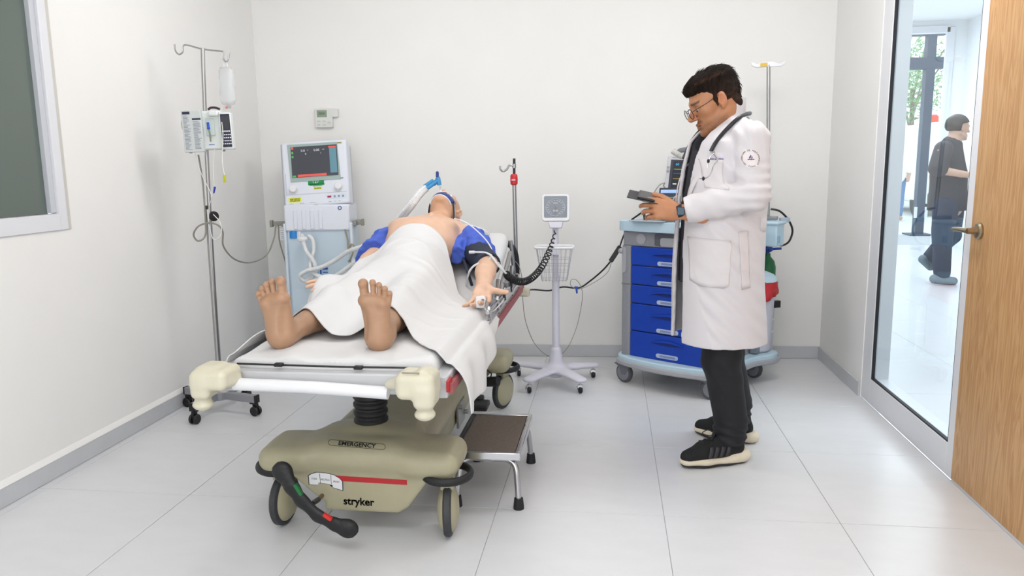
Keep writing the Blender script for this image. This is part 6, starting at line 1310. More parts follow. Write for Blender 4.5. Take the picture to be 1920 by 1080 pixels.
# hair
hair_m = mat('black_hair', '#4A382F', 0.85, spec=0.15, var=0.35, vscale=120, stretch=(1, 0.25, 0.6), bump=0.5, bscale=260, attr=True)
HF = Field((-0.11, -0.14, -0.12), (0.11, 0.16, 0.165), 0.0028)
HF.ell((0, -0.016, 0.034), (0.0795, 0.1045, 0.092), k=0)
HF.ell((0, 0.050, 0.085), (0.063, 0.050, 0.027), k=0.03); HF.rc((-0.042, 0.082, 0.074), (0.042, 0.082, 0.074), 0.011, 0.011, k=0.02); HF.ell((0, 0.0, 0.095), (0.066, 0.075, 0.034), k=0.03); HF.ell((0, -0.055, 0.085), (0.06, 0.055, 0.038), k=0.03)
HF.box((0, 0.105, -0.02), (0.13, 0.060, 0.077), 0.02, k=0.008, op='-'); HF.box((0, 0.030, -0.085), (0.13, 0.048, 0.09), 0.02, k=0.008, op='-')
HF.box((0, -0.02, -0.105), (0.13, 0.14, 0.045), 0.01, k=0.01, op='-')
for s in (-1, 1): HF.ell((s*0.088, -0.006, -0.004), (0.03, 0.026, 0.036), k=0.004, op='-'); HF.rc((s*0.071, 0.014, 0.012), (s*0.069, 0.015, -0.016), 0.0065, 0.004, k=0.01)
HF.ell((0, -0.072, -0.035), (0.056, 0.034, 0.048), k=0.02)
HF.disp(lambda x, y, z: 0.0030*np.sin(x*420+y*70+3*np.sin(y*55+z*30))*np.clip((z-0.03)/0.05, 0.12, 1)+0.002*wave(x, y, z, 41, 160))
Pq, Qq = HF.net(1); x, y, z = Pq[:, 0], Pq[:, 1], Pq[:, 2]
hc_ = np.ones((len(Pq), 3)); fade = np.clip((0.055-z)/0.07, 0, 1)*(y > -0.09)*(np.abs(x) > 0.05); hc_ = hc_*(0.22+0.50*fade[:, None]); hc_ = hc_*(1+0.25*np.sin(x*900+y*200)[:, None])
part_ = np.exp(-((z-0.098+0.0*y)/0.006)**2)*(x < -0.02)*(y > -0.05)*(y < 0.07); hc_ = hc_*(1+2.4*part_[:, None]*np.array((1.2, 0.95, 0.8)))
npmesh('hair', xform((Pq, Qq), Mhd), hair_m, doc, True, hc_)
sr_ = random.Random(9); q = MB(); idx_ = [i for i in range(len(Pq)) if (Pq[i, 2] > 0.075 or (Pq[i, 1] < -0.075 and Pq[i, 2] > -0.03))]
for i in sr_.sample(idx_, 420):
    p = Vector(Pq[i]); n_ = (p-Vector((0, -0.016, 0.034))).normalized(); fl_ = Vector((0.12*sr_.uniform(-1, 1), -0.9 if p.y < 0.03 else 0.55, 0.25 if p.z > 0.08 else -0.8)); t_ = (fl_-n_*fl_.dot(n_)).normalized(); l_ = sr_.uniform(0.012, 0.026)
    a_ = n_*sr_.uniform(0.10, 0.34)
    q.tube([Mhd @ (p-n_*0.002), Mhd @ (p+(t_*0.6+a_)*l_*0.6), Mhd @ (p+(t_+a_*0.9)*l_)], lambda u: 0.0016*(1-u)+0.0003, n=4, sm=2)
hs_ = obj('hair_strands', q, mat('black_hair_strands', '#15110F', 0.8, spec=0.2), doc, world=True, sm=180); hs_['kind'] = 'stuff'
# eyes
for s in (-1, 1):
    e = MB().ball(Mhd @ Vector((s*0.032, 0.0795, -0.0005)), 0.0135, 16); eo = obj('eye', e, mat('eye_white', '#A39A94', 0.25), doc, world=True, sm=180)
    obj('iris', MB().ball(Mhd @ Vector((s*0.032, 0.0885, -0.0045)), 0.0058, 12), mat('dark_iris', '#20140E', 0.2), eo, sm=180)
gl_ = MB(); lens = []
for s in (-1, 1):
    cx_ = s*0.034; ringp = [Mhd @ Vector((cx_+0.0235*math.cos(a), 0.122-0.10*abs(cx_+0.0235*math.cos(a))*0.55, -0.006+0.0215*math.sin(a))) for a in [i*math.pi/12 for i in range(24)]]
    gl_.tube(ringp, 0.0015, n=6, sm=1, closed=True); lens.append(ringp)
    gl_.tube([Mhd @ Vector((s*0.0575, 0.117, 0.002)), Mhd @ Vector((s*0.074, 0.100, 0.006)), Mhd @ Vector((s*0.080, 0.05, 0.012)), Mhd @ Vector((s*0.079, 0.0, 0.022)), Mhd @ Vector((s*0.078, -0.03, 0.01))], 0.0014, n=6)
gl_.tube([Mhd @ Vector((-0.0115, 0.1215, 0.0)), Mhd @ Vector((0, 0.1235, 0.004)), Mhd @ Vector((0.0115, 0.1215, 0.0))], 0.0013, n=6)
glo = obj('glasses', gl_, mat('gunmetal_frame', '#2C2A2E', 0.3, 0.8), doc, world=True, sm=180)
for r_ in lens: obj('lens', MB().add(r_, [tuple(range(24))]), glassmat('spectacle_lens', (0.93, 0.92, 0.97, 1), 2.2), glo)
# ---- lab coat: one garment, hollow, open down the front
coat_m = mat('white_coat_cotton', '#D9D5D9', 0.8, bump=0.2, bscale=1100)
lev = [0.56, 0.70, 0.90, 1.08, 1.22, 1.36, 1.47, 1.515, 1.545, 1.575]
cfs = [0.010, 0.012, 0.016, 0.016, 0.010, -0.006, -0.010, -0.008, -0.004, 0.0]
rfs = [0.205, 0.198, 0.190, 0.188, 0.188, 0.182, 0.160, 0.125, 0.092, 0.082]
rls = [0.240, 0.232, 0.222, 0.215, 0.212, 0.205, 0.182, 0.135, 0.092, 0.080]
def torso(off=0.0):
    def f(X, Y, Z):
        X = X-DC.x; Y = Y-DC.y; l = X*DL.x+Y*DL.y; ff = X*DF.x+Y*DF.y
        c = np.interp(Z, lev, cfs); a = np.interp(Z, lev, rfs)+off; b = np.interp(Z, lev, rls)+off
        k0 = ((np.abs((ff-c)/a))**2.3+(np.abs(l/b))**2.3)**(1/2.3)
        return (k0-1)*np.minimum(a, b)*0.9
    return f
BB = ((0.14, 3.08, 0.55), (0.84, 3.98, 1.66))
CFl = Field(*BB, 0.0055)
CFl.fn(BB[0], BB[1], torso())
cuffL = wl_+(Vector(Le)-wl_).normalized()*0.035; cuffR = wr_+(Vector(Re)-wr_).normalized()*0.035
CFl.chain([D(0.12, -0.02, 1.515), Ls], [0.055, 0.072], k=0.04); CFl.chain([Ls, Le], [0.076, 0.069], k=0.012); CFl.chain([Le, tuple(cuffL-(Vector(Le)-wl_).normalized()*0.06)], [0.068, 0.058], k=0.02)
CFl.chain([D(-0.12, -0.02, 1.515), Rs], [0.055, 0.072], k=0.05); CFl.chain([Rs, Re], [0.074, 0.066], k=0.03); CFl.chain([Re, tuple(cuffR-(Vector(Re)-wr_).normalized()*0.06)], [0.066, 0.058], k=0.02)
def folds(x, y, z):
    o = 0.0045*wave(x, y, z*0.35, 51, 38, 6)*np.clip((1.45-z)/0.4, 0.25, 1)
    # creases fanning out from the bent elbow and armpit
    for p, s_, a_, fr_ in ((Le, 0.12, 0.9, 120), (Ls, 0.12, -0.6, 95)):
        dx, dz = x-p[0], z-p[2]; r = np.sqrt(dx*dx+dz*dz+(y-p[1])**2); u = dx*math.cos(a_)+dz*math.sin(a_); w = -dx*math.sin(a_)+dz*math.cos(a_); o = o+0.0048*np.sin(u*fr_+6*np.sin(w*14)+w*18)*np.exp(-(r/s_)**2)
    t = ((x-wl_.x)*(Le[0]-wl_.x)+(z-wl_.z)*(Le[2]-wl_.z))/((Le[0]-wl_.x)**2+(Le[2]-wl_.z)**2)
    o = o+0.003*np.sin(t*22+z*60)*np.exp(-((y-3.30)/0.09)**2)*(np.abs(t-0.55) < 0.5)
    return o
CFl.disp(folds)
CFl.shell(0.014)
def cut(p, n, lo, hi):
    n = Vector(n).normalized()
    CFl.fn(lo, hi, lambda X, Y, Z: np.maximum(-((X-p[0])*n.x+(Y-p[1])*n.y+(Z-p[2])*n.z), -1), op='-')
def around(c, r): return tuple(a-r for a in c), tuple(a+r for a in c)
for cu, el_, w_ in ((cuffL, Vector(Le), wl_), (cuffR, Vector(Re), wr_)):
    d = (w_-el_).normalized(); end = cu+d*0.0; lo, hi = around(end+d*0.07, 0.075); cut(end, d, lo, hi)
CFl.plane((0, 0, 0.575), (0, 0, -1))
# neck opening and front opening
CFl.rc(D(0, 0.02, 1.535), D(0, 0.02, 1.75), 0.072, 0.09, k=0.0, op='-'); CFl.rc(D(0, 0.15, 1.45), D(0, 0.06, 1.68), 0.066, 0.11, k=0.01, op='-')
def slit(X, Y, Z):
    X = X-DC.x; Y = Y-DC.y; l = X*DL.x+Y*DL.y; ff = X*DF.x+Y*DF.y
    w = np.interp(Z, [0.5, 0.75, 1.0, 1.15, 1.3, 1.45, 1.56, 1.6], [0.075, 0.058, 0.045, 0.046, 0.052, 0.060, 0.066, 0.06]); c = np.interp(Z, [0.5, 1.2, 1.6], [-0.01, 0.0, 0.0])
    return np.maximum(np.abs(l-c)-w, 0.02-ff)
CFl.fn(BB[0], BB[1], slit, op='-')
coat = npmesh('lab_coat', CFl.net(1), coat_m, doc, True)
from mathutils.bvhtree import BVHTree
cbv = BVHTree.FromPolygons([tuple(v.co) for v in coat.data.vertices], [tuple(p.vertices) for p in coat.data.polygons])
def on_coat(name, poly_px, m, par, thick=0.003, off=0.0015, Y0=3.0, ref=3.28, cuts=4):
    """cloth patch laid on the near side of the coat; outline given where it lies"""
    b = bmesh.new(); vs = [b.verts.new(p) for p in poly_px]; b.faces.new(vs)
    bmesh.ops.triangulate(b, faces=b.faces)
    bmesh.ops.subdivide_edges(b, edges=b.edges[:], cuts=cuts, use_grid_fill=True)
    d = (DL*-1); 
    for v in b.verts:
        h = cbv.ray_cast(v.co-d*0.35, d)
        if h[0] is not None: v.co = h[0]-d*off
    q = MB(); b.verts.index_update(); q.v = [tuple(v.co) for v in b.verts]; q.f = [tuple(v.index for v in f.verts) for f in b.faces]; b.free()
    return obj(name, q, m, par, solid=thick, sm=180)
pocket_m = mat('coat_pocket_cotton', '#DDD8DA', 0.8, bump=0.2, bscale=1100)
on_coat('hip_pocket', [(0.366, 3.300, 1.061), (0.512, 3.300, 1.049), (0.505, 3.300, 0.857), (0.485, 3.300, 0.845), (0.398, 3.300, 0.849), (0.371, 3.300, 0.870)], pocket_m, coat, off=0.0035, cuts=9)
on_coat('chest_pocket', [(0.398, 3.330, 1.398), (0.469, 3.330, 1.390), (0.468, 3.330, 1.267), (0.404, 3.330, 1.274)], pocket_m, coat, off=0.003, cuts=9)
on_coat('side_vent', [(0.546, 3.300, 1.088), (0.592, 3.300, 1.090), (0.605, 3.300, 0.846), (0.566, 3.300, 0.838)], mat('vent_cotton', '#DAD3D5', 0.8), coat, off=0.003, cuts=9)
on_coat('back_tab', [(0.630, 3.400, 1.144), (0.668, 3.420, 1.135), (0.668, 3.420, 1.079), (0.635, 3.400, 1.088)], pocket_m, coat, cuts=2)
# lapel and collar
def strip(pts, w, m, name, par, off=0.012):
    rows = []
    for p, n in pts: rows.append([Vector(p)-Vector(n)*w*0.5, Vector(p), Vector(p)+Vector(n)*w*0.5])
    return obj(name, MB().sheet(rows), m, par, solid=0.004, sm=180)
for s in (1, -1):
    pl_ = smooth_path([D(s*0.035, -0.085, 1.580), D(s*0.080, -0.055, 1.565), D(s*0.094, 0.005, 1.50), D(s*0.086, 0.080, 1.420), D(s*0.076, 0.145, 1.355), D(s*0.064, 0.182, 1.27), D(s*0.055, 0.195, 1.16)], 6)
    rows = []
    for i, p in enumerate(pl_):
        t = i/(len(pl_)-1); w = 0.050*(1-0.45*t) if t < 0.75 else 0.037*(1-(t-0.75)*3.2)
        o_ = (DL*s*0.85+DF*-0.25+V(0, 0, -0.45 if t < 0.35 else -0.1)).normalized()
        h = [p+o_*w*k+(DF*0.008+DL*s*0.004) for k in (0, 0.5, 1)]
        rows.append(h)
    obj('lapel', MB().sheet(rows), pocket_m, coat, solid=0.004, sm=180)
# embroidered patch on the sleeve, name embroidery on the chest
pcx = Vector((0.572, 3.270, 1.394)); pm = mat('patch_cream', '#E6DEDF', 0.8); pp_m = mat('patch_purple', '#3A2F63', 0.7); pd = mat('patch_thread', '#4A3F45', 0.7)
ex = Vector((1, 0.12, 0)).normalized(); ez = Vector((-0.12, 0, 1)).normalized()
def pt_(x, y): return pcx+ex*x+ez*y
def lay(o, off):
    for v in o.data.vertices:
        h = cbv.ray_cast(v.co-V(0, 1, 0)*0.3, V(0, 1, 0))
        if h[0] is not None: v.co = h[0]-V(0, 1, 0)*off
    return o
disc = [pt_(0.040*math.cos(a), 0.040*math.sin(a)) for a in [i*math.pi/20 for i in range(40)]]
q = MB().add([pcx]+[pt_(r*math.cos(a), r*math.sin(a)) for r in (0.013, 0.027, 0.040) for a in [i*math.pi/20 for i in range(40)]], [(0, 1+i, 1+(i+1) % 40) for i in range(40)]+[(1+j*40+i, 1+j*40+40+i, 1+j*40+40+(i+1) % 40, 1+j*40+(i+1) % 40) for j in range(2) for i in range(40)])
patch = lay(obj('sleeve_patch', q, pm, coat, sm=180), 0.0012)
def ring_text(s, r, a0, a1, size, flip=False):
    for i, ch in enumerate(s):
        if ch == ' ': continue
        a = math.radians(a0+(a1-a0)*i/(len(s)-1)); t_ = (1 if flip else -1)
        xd = ex*(-math.sin(a)*t_*1)+ez*(math.cos(a)*t_); yd = (ex*math.cos(a)+ez*math.sin(a))*(-1 if flip else 1)
        lay(text('patch_letter', ch, size, basis(pt_(r*math.cos(a), r*math.sin(a)), xd, yd), pd, patch, xs=1.1), 0.0022)
ring_text('UNIVERSIDAD DE MONTEMORELOS', 0.0335, 225, -45, 0.0092)
ring_text('FCMS', 0.0335, 250, 290, 0.0092, True)
def pg_(pts): return lay(obj('patch_emblem', MB().add([pt_(x*0.9, y*0.9+0.001) for x, y in pts], [tuple(range(len(pts)))]), pp_m, patch, sm=0), 0.0022)
pg_([(-0.0150, -0.0040), (-0.007, -0.0028), (0, -0.0052), (0.007, -0.0028), (0.0155, -0.0040), (0.0135, -0.008), (0.007, -0.0065), (0, -0.0085), (-0.007, -0.0065), (-0.0135, -0.008)])
pg_([(-0.002, -0.004), (-0.007, 0.001), (-0.006, 0.006), (0.0, 0.011), (0.001, 0.017), (0.004, 0.012), (0.002, 0.006), (-0.001, 0.002)])
pg_([(0.001, -0.004), (0.002, 0.002), (0.005, 0.006), (0.005, 0.011), (0.008, 0.007), (0.0075, 0.001)])
ec = Vector((0.443, 3.300, 1.394))
o = bars('name_embroidery', 0.062, 0.010, basis(ec, (1, 0.1, -0.02), (0, 0, 1)), mat('purple_thread', '#6A5FA0', 0.7), coat)
for v in o.data.vertices:
    h = cbv.ray_cast(v.co-V(0, 1, 0)*0.3, V(0, 1, 0))
    if h[0] is not None: v.co = h[0]-V(0, 1, 0)*0.0045
# ---- dark scrub shirt
shirt_m = mat('charcoal_scrub_cotton', '#22222C', 0.8, bump=0.2, bscale=900)
SF = Field((0.24, 3.25, 0.80), (0.76, 3.82, 1.60), 0.007); SF.fn((0.24, 3.25, 0.80), (0.76, 3.82, 1.60), torso(-0.024)); SF.plane((0, 0, 0.84), (0, 0, -1))
SF.rc(D(0, 0.12, 1.48), D(0, 0.05, 1.72), 0.050, 0.085, k=0.01, op='-'); SF.disp(lambda x, y, z: 0.004*wave(x, y, z*0.4, 61, 45))
npmesh('shirt', SF.net(1), shirt_m, doc, True)
# ---- trousers
tr_m = mat('black_trousers', '#14151B', 0.75, bump=0.25, bscale=900)
TF = Field((0.36, 3.28, 0.05), (0.76, 3.86, 0.95), 0.006)
for (h_, k_, a_) in ((D(0.095, 0.0, 0.90), Lk, La), (D(-0.09, -0.01, 0.90), Rk, Ra)):
    TF.chain([h_, k_], [0.105, 0.088], k=0.02); TF.chain([k_, (a_[0], a_[1], 0.20), (a_[0]-0.006, a_[1]-0.003, 0.095)], [0.088, 0.076, 0.074], k=0.02)
TF.disp(lambda x, y, z: 0.004*wave(x, y, z*0.4, 71, 42)+0.0055*np.sin(z*150+x*40+y*25)*np.exp(-((z-0.14)/0.06)**2)+0.003*np.sin(z*60+x*50)*np.exp(-((z-0.45)/0.1)**2))
TF.plane((0, 0, 0.068), (0.05, 0, -1))
npmesh('trousers', TF.net(1), tr_m, doc, True)
# ---- running shoes
up_m = mat('black_knit_upper', '#17181B', 0.85, bump=0.5, bscale=1400); mid_m = mat('cream_midsole', '#E3D9C4', 0.6, var=0.06, vscale=60); out_m = mat('black_outsole', '#1A1A1C', 0.6); stp = mat('charcoal_stripe', '#35363B', 0.6)
def shoe(toe, heel, m, lab=None):
    t_, h_ = Vector(toe), Vector(heel); yv = (t_-h_).normalized(); L_ = (t_-h_).length; M = basis(h_, yv.cross(V(0, 0, 1)), yv)
    s = L_/0.305; P = lambda x, y, z: tuple(M @ Vector((x*m*s, y*s, z*s)))
    B = [P(x, y, z) for x in (-0.09, 0.09) for y in (-0.04, 0.35) for z in (0.0, 0.19)]; lo = [min(b[i] for b in B)-0.01 for i in range(3)]; hi = [max(b[i] for b in B)+0.01 for i in range(3)]; lo[2] = -0.01
    U = Field(lo, hi, 0.0035)
    U.chain([P(0, 0.045, 0.065), P(0.0, 0.10, 0.065), P(0.004, 0.19, 0.052), P(-0.004, 0.262, 0.040)], [0.040*s, 0.043*s, 0.044*s, 0.034*s], k=0.02)
    U.rc(P(0, 0.05, 0.085), P(0, 0.055, 0.125), 0.037*s, 0.037*s, k=0.02); U.rc(P(0, 0.09, 0.11), P(0.0, 0.19, 0.072), 0.030*s, 0.026*s, k=0.03)
    U.plane((0, 0, 0.034*s), (0, 0, -1))
    up = npmesh('shoe', U.net(1), up_m, doc, True)
    K = Field(lo, hi, 0.0035)
    for z0, k in ((0.0, 0),):
        K.chain([P(0, 0.028, 0.022), P(0, 0.10, 0.020), P(0.004, 0.19, 0.022), P(-0.004, 0.262, 0.026)], [0.043*s, 0.042*s, 0.049*s, 0.038*s], k=0.02, sq=((0, 0, 1), 0.55))
        K.rc(P(0, 0.015, 0.035), P(0, 0.06, 0.032), 0.040*s, 0.042*s, k=0.02, sq=((0, 0, 1), 0.7))
    K.plane((0, 0, 0.004), (0, 0, -1)); K.fn(lo, hi, lambda X, Y, Z: 0.052*s+0.02*np.clip((((X-h_.x)*yv.x+(Y-h_.y)*yv.y)/L_-0.25)*-1, -0.3, 0.3)-Z, op='-')
    obj_m = npmesh('midsole', K.net(1), mid_m, up)
    O = Field(lo, hi, 0.0035)
    O.chain([P(0, 0.032, 0.006), P(0, 0.10, 0.006), P(0.004, 0.19, 0.006), P(-0.004, 0.258, 0.012)], [0.040*s, 0.039*s, 0.046*s, 0.037*s], k=0.02, sq=((0, 0, 1), 0.22)); O.plane((0, 0, 0.001), (0, 0, -1))
    npmesh('outsole', O.net(1), out_m, up)
    bv = BVHTree.FromPolygons([tuple(v.co) for v in up.data.vertices], [tuple(p.vertices) for p in up.data.polygons]); ctr = Vector(P(0, 0.15, 0.05))
    q = MB()
    for k in range(4):
        y = 0.105+0.026*k; rw = []
        for j in range(7):
            zz = 0.042+0.046*j/6; p = Vector(P(-0.2, y-0.006*j/6*2, zz)); tgt = Vector(P(0, y-0.006*j/6*2, zz)); h = bv.ray_cast(p, (tgt-p).normalized())
            if h[0] is not None:
                w = M.to_3x3() @ Vector((0, 0.0085*s, 0)); n_ = (p-tgt).normalized()*0.0025; rw.append([h[0]-w+n_, h[0]+w+n_])
        if len(rw) > 2: q.sheet(rw)
    if q.v: obj('stripes', q, stp, up, solid=0.002, sm=180)
    q = MB()
    for k in range(4):
        y = 0.135+0.022*k; pts = []
        for x in (-0.024, -0.01, 0.0, 0.01, 0.024):
            h = bv.ray_cast(Vector(P(x, y, 0.25)), V(0, 0, -1))
            if h[0] is not None: pts.append(h[0]+V(0, 0, 0.002))
        if len(pts) > 2: q.tube(pts, 0.0026, n=6, sm=3)
    top_p = bv.ray_cast(Vector(P(0, 0.135, 0.25)), V(0, 0, -1))[0] or Vector(P(0, 0.135, 0.1))
    for s_ in (-1, 1): q.tube([top_p, top_p+Vector(M.to_3x3() @ Vector((s_*0.03, 0.02, 0.018))), top_p+Vector(M.to_3x3() @ Vector((s_*0.045, 0.045, 0.002))), top_p+Vector(M.to_3x3() @ Vector((s_*0.025, 0.035, -0.004))), top_p], 0.0024, n=6, sm=6)
    obj('laces', q, blk, up, sm=180)
shoe((0.318, 3.372, 0), (0.628, 3.488, 0), 1); shoe((0.432, 3.845, 0), (0.715, 3.725, 0), -1)
# ---- wrist watch
wd = (wl_-Vector(Le)).normalized(); wp = wl_+(Vector(Le)-wl_).normalized()*0.012
wo = obj('watch', MB().cyl(wp-wd*0.012, wp+wd*0.012, 0.031, 0.031, 24), blk, doc, world=True, bev=0.002)
obj('watch_face', MB().box(wp+V(0, -0.031, 0.004), (0.032, 0.010, 0.034)), mat('watch_blue_glass', '#2D4A63', 0.15), wo, bev=0.003)
# ---------------------------------------------------------------- tablet and stethoscope
ta = thing('tablet', 'dark tablet in a grey folding cover held in the standing man\'s hands', 'tablet', (0.158, 3.420, 1.218))
c0 = Vector((0.182, 3.440, 1.233)); X_ = (Vector((0.217, 3.320, 1.206))-Vector((0.088, 3.340, 1.241))).normalized(); Y_ = (Vector((0.110, 3.550, 1.271))-Vector((0.077, 3.360, 1.231))).normalized()
X_ = Vector((0.93, -0.05, -0.21)).normalized(); Y_ = Vector((0.05, 0.96, 0.12)).normalized(); Mt = basis(c0, X_, Y_)
obj('cover', MB().prism(rrect(0.165, 0.21, 0.006), 0.004, Mt @ Matrix.Translation((-0.022, -0.004, -0.009))), mat('grey_cover', '#3B3B3F', 0.7), ta, world=True, bev=0.0015)
tbd = obj('tablet_body', MB().prism(rrect(0.135, 0.195, 0.008), 0.008, Mt @ Matrix.Translation((0.008, 0, -0.004))), blk, ta, world=True, bev=0.002)
obj('tablet_screen', MB().prism(rrect(0.118, 0.176, 0.003), 0.0008, Mt @ Matrix.Translation((0.008, 0, 0.004))), mat('tablet_glass', '#141519', 0.35), tbd)
ste = thing('stethoscope', 'black stethoscope with metal ear tubes around the white coat\'s collar', 'stethoscope', D(0, -0.06, 1.62))
allv = []; allf = []
for o_ in [coat]+[q_ for q_ in COL.objects if q_.parent == coat and q_.name.startswith('lapel')]:
    b_ = len(allv); allv += [tuple(v.co) for v in o_.data.vertices]; allf += [tuple(i+b_ for i in p.vertices) for p in o_.data.polygons]
lbv = BVHTree.FromPolygons(allv, allf)
def over(l, f, z):
    p = Vector(D(l, f, z)); d = (DL*(1 if l > 0 else -1)*0.75+V(0, 0, 0.55)+DF*0.15).normalized(); h = lbv.ray_cast(p+d*0.4, -d)
    return h[0]+d*0.009 if h[0] is not None and (h[0]-p).length < 0.12 else p+d*0.02
obj('tubing', MB().tube([over(-0.075, 0.13, 1.36), over(-0.085, 0.08, 1.44), over(-0.085, 0.0, 1.52), D(-0.068, -0.075, 1.585), D(0.0, -0.098, 1.592), D(0.070, -0.078, 1.588), over(0.088, -0.01, 1.53), over(0.088, 0.05, 1.48), over(0.086, 0.095, 1.42), over(0.085, 0.115, 1.385)], 0.0085, n=12), mat('black_rubber_tube', '#202228', 0.35), ste, world=True)
obj('ear_tube', MB().tube([over(0.085, 0.115, 1.385), (0.441, 3.285, 1.392), (0.426, 3.280, 1.368), (0.418, 3.280, 1.342), (0.401, 3.280, 1.318), (0.373, 3.300, 1.313)], 0.0028, n=8).tube([over(0.085, 0.116, 1.383), (0.430, 3.290, 1.421), (0.412, 3.285, 1.404), (0.402, 3.280, 1.377), (0.400, 3.280, 1.360)], 0.0028, n=8), chrome, ste, world=True)
for p in ((0.385, 3.275, 1.314), (0.404, 3.280, 1.386)): obj('ear_tip', MB().ball(p, (0.006, 0.006, 0.009)), blk, ste, world=True)
# ---------------------------------------------------------------- people beyond the glass
w2 = thing('person', 'man in dark grey scrubs walking in the corridor beyond the glass', 'person', (3.693, 8.950, -0.000))
hp = (3.744, 8.950, 1.712)
F = Field((3.30, 8.55, -0.02), (4.05, 9.35, 1.95), 0.011)
hS = 1.12; Mw2 = Matrix.Translation(hp) @ Matrix.Rotation(math.radians(-78), 4, 'Z') @ Matrix.Rotation(math.radians(-4), 4, 'X') @ Matrix.Scale(hS, 4)
head(F, Mw2, neck=False)
F.rc((3.724, 8.950, 1.696), (3.696, 8.950, 1.554), 0.06, 0.065, k=0.03)
F.chain([(3.698, 8.950, 1.531), (3.690, 8.950, 1.197), (3.702, 8.950, 0.876)], [0.09, 0.15, 0.15], k=0.04)
F.chain([(3.507, 8.760, 1.451), (3.474, 8.740, 1.271), (3.702, 8.700, 1.223), (3.778, 8.700, 1.211)], [0.06, 0.048, 0.036, 0.032], k=0.02)
F.chain([(3.693, 9.140, 1.454), (3.753, 9.180, 1.240), (3.895, 9.100, 1.216)], [0.06, 0.046, 0.034], k=0.02)
F.chain([(3.655, 8.870, 0.852), (3.629, 8.860, 0.472), (3.676, 8.900, 0.110)], [0.10, 0.07, 0.045], k=0.02); F.chain([(3.749, 9.030, 0.842), (3.792, 9.050, 0.512), (3.599, 9.050, 0.289)], [0.10, 0.068, 0.045], k=0.02)
F.rc((3.778, 8.700, 1.211), (3.830, 8.700, 1.222), 0.03, 0.022, k=0.01)
npmesh('body', F.net(), mat('corridor_skin', '#C9A28C', 0.5), w2, True)
F = Field((3.30, 8.55, 0.55), (4.05, 9.35, 1.95), 0.011)
F.ell(mp(Mw2, (0, -0.02, 0.036)), (0.095, 0.12, 0.105), Rrows(Mw2.copy()), k=0); F.box(mp(Mw2, (0, 0.105, -0.03)), (0.15, 0.085, 0.10), 0.02, Rrows(Mw2), k=0.01, op='-'); F.box(mp(Mw2, (0, 0.0, -0.115)), (0.15, 0.2, 0.095), 0.02, Rrows(Mw2), k=0.01, op='-')
F.disp(lambda x, y, z: 0.006*wave(x, y, z, 81, 70)); npmesh('hair', F.net(), mat('corridor_dark_hair', '#262220', 0.6), w2, True)
F = Field((3.25, 8.5, 0.55), (4.10, 9.4, 1.75), 0.012)
F.chain([(3.692, 8.950, 1.531), (3.679, 8.950, 1.197), (3.692, 8.950, 0.859)], [0.105, 0.185, 0.20], k=0.04, sq=((0, 1, 0), 0.95)); F.chain([(3.548, 8.800, 1.485), (3.484, 8.740, 1.282)], [0.095, 0.098], k=0.04); F.chain([(3.686, 9.100, 1.476), (3.741, 9.160, 1.288)], [0.095, 0.09], k=0.04)
F.plane((0, 0, (3.695, 8.950, 0.818)[2]), (0, 0, -1)); F.rc((3.725, 8.950, 1.684), (3.726, 8.950, 1.587), 0.05, 0.07, k=0.01, op='-'); F.disp(lambda x, y, z: 0.01*wave(x, y, z*0.5, 83, 26))
npmesh('scrub_top', F.net(), mat('corridor_scrubs', '#33343C', 0.8), w2, True)
F = Field((3.25, 8.6, 0.02), (4.0, 9.3, 1.1), 0.012)
F.chain([(3.646, 8.880, 0.880), (3.629, 8.860, 0.472), (3.670, 8.900, 0.128)], [0.135, 0.10, 0.085], k=0.03); F.chain([(3.763, 9.030, 0.872), (3.801, 9.050, 0.542), (3.604, 9.050, 0.301)], [0.135, 0.10, 0.08], k=0.03); F.disp(lambda x, y, z: 0.008*wave(x, y, z, 85, 30))
npmesh('trousers', F.net(), mat('corridor_navy_trousers', '#26334A', 0.8), w2, True)
shm = mat('corridor_grey_shoe', '#7C8790', 0.7)
for a, b in (((3.588, 8.880, 0.064), (3.785, 8.880, 0.041)), ((3.521, 9.050, 0.264), (3.607, 9.050, 0.179))):
    F = Field((3.2, 8.6, -0.02), (4.1, 9.3, 0.5), 0.009); F.chain([a, b], [0.052, 0.046], k=0.0)
    F.plane((0, 0, 0.002), (0, 0, -1)); up = npmesh('shoe', F.net(), shm, w2, True)
d3 = thing('person', 'distant person in white shirt and blue jeans standing outside', 'person', (6.744, 19.000, -0.021))
F = Field((6.3, 18.6, -0.05), (7.3, 19.4, 1.75), 0.02)
b0 = (6.665, 19.000, 1.598); F.ell((b0[0], 19.0, 1.62), (0.10, 0.11, 0.13), k=0); F.rc((b0[0], 19, 1.52), (b0[0], 19, 1.42), 0.06, 0.07, k=0.03); F.chain([(b0[0], 19, 1.36), (b0[0], 19, 0.95)], [0.14, 0.15], k=0.05)
for s in (-1, 1): F.chain([(b0[0]+s*0.2, 19, 1.36), (b0[0]+s*0.26, 18.95, 1.08), (b0[0]+s*0.2, 18.85, 0.9)], [0.06, 0.05, 0.04], k=0.03); F.chain([(b0[0]+s*0.09, 19, 0.92), (b0[0]+s*0.1, 19, 0.48), (b0[0]+s*0.1, 19, 0.05)], [0.10, 0.075, 0.055], k=0.03); F.rc((b0[0]+s*0.1, 19.03, 0.03), (b0[0]+s*0.1, 18.85, 0.03), 0.05, k=0.02)
npmesh('body', F.net(), mat('distant_skin', '#BF9A84', 0.6), d3, True)
F = Field((6.3, 18.6, 0.7), (7.3, 19.4, 1.75), 0.02); F.chain([(b0[0], 19, 1.36), (b0[0], 19, 0.98)], [0.17, 0.19], k=0.05)
for s in (-1, 1): F.chain([(b0[0]+s*0.2, 19, 1.36), (b0[0]+s*0.26, 18.95, 1.12)], [0.085, 0.075], k=0.05)
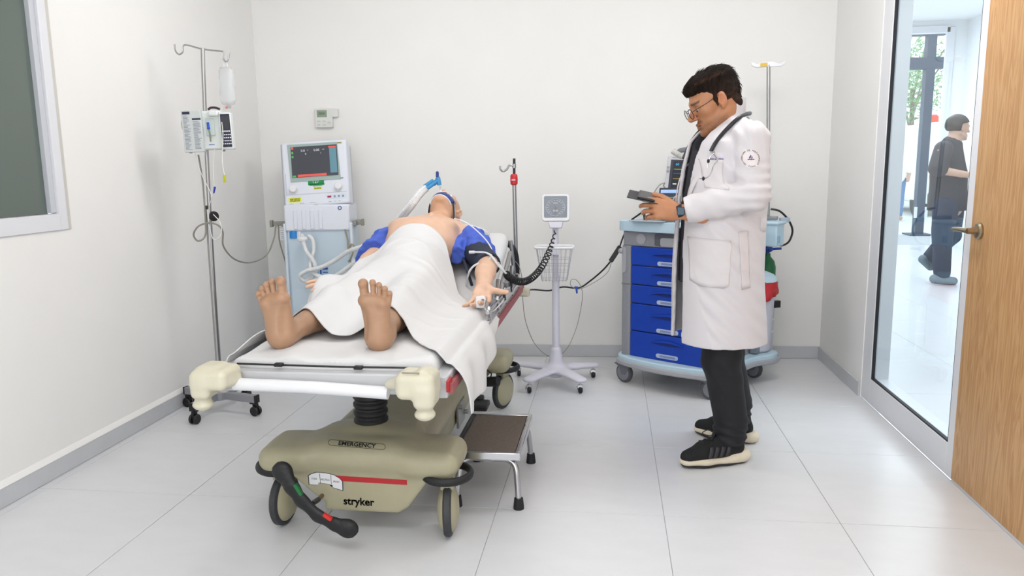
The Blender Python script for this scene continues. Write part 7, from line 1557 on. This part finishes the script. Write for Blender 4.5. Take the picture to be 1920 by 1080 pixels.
F.plane((0, 0, 0.86), (0, 0, -1)); npmesh('shirt', F.net(), mat('distant_white_shirt', '#F0F0EE', 0.8), d3, True)
F = Field((6.3, 18.6, 0.0), (7.3, 19.4, 1.1), 0.02)
for s in (-1, 1): F.chain([(b0[0]+s*0.09, 19, 0.9), (b0[0]+s*0.1, 19, 0.48), (b0[0]+s*0.1, 19, 0.10)], [0.13, 0.10, 0.085], k=0.03)
npmesh('jeans', F.net(), mat('distant_blue_jeans', '#5C7FA8', 0.8), d3, True)
F = Field((6.3, 18.6, 1.4), (7.3, 19.4, 1.85), 0.02); F.ell((b0[0], 19.03, 1.68), (0.11, 0.12, 0.10), k=0); npmesh('hair', F.net(), mat('corridor_dark_hair', '#262220', 0.6), d3, True)
vn = thing('van', 'white van with red beacon and dark window parked outside behind the walking man', 'van', (8.188, 20.000, 0.058))
vx, vy = (7.762, 20.000, 1.366)[0]+0.95, 20.6
vw = mat('van_white', '#ECEEF0', 0.35)
obj('van_body', MB().box((vx, vy+1.6, 1.28), (1.9, 4.4, 2.0)), vw, vn, world=True, bev=0.12, seg=4)
obj('rear_window', MB().box((vx-0.42, vy-0.62, 1.95), (0.62, 0.03, 0.75)).box((vx+0.42, vy-0.62, 1.95), (0.62, 0.03, 0.75)), mat('dark_van_glass', '#22344A', 0.1), vn, world=True, bev=0.02)
obj('beacon', MB().lathe([(0, 0), (0.11, 0), (0.10, 0.16), (0.06, 0.20), (0, 0.20)], ((7.991, 20.400, 2.794)[0], vy-0.1, 2.28)), mat('beacon_red', '#E0452F', 0.3, emit='#E0452F', estr=0.6), vn, world=True)
obj('bumper', MB().box((vx, vy-0.66, 0.45), (1.9, 0.14, 0.22)), mat('van_grey_plastic', '#5B6068', 0.6), vn, world=True, bev=0.03)
obj('tail_lamp', MB().box((vx-0.86, vy-0.62, 1.1), (0.12, 0.05, 0.35)).box((vx+0.86, vy-0.62, 1.1), (0.12, 0.05, 0.35)), mat('beacon_red', '#E0452F', 0.3), vn, world=True, bev=0.02)
for y in (0.2, 3.0):
    for s in (-1, 1): obj('wheel', MB().lathe([(0.0, -0.1), (0.25, -0.1), (0.34, -0.09), (0.34, 0.09), (0.25, 0.1), (0, 0.1)], (vx+s*0.84, vy+y, 0.30), (1, 0, 0)), rub, vn, world=True)
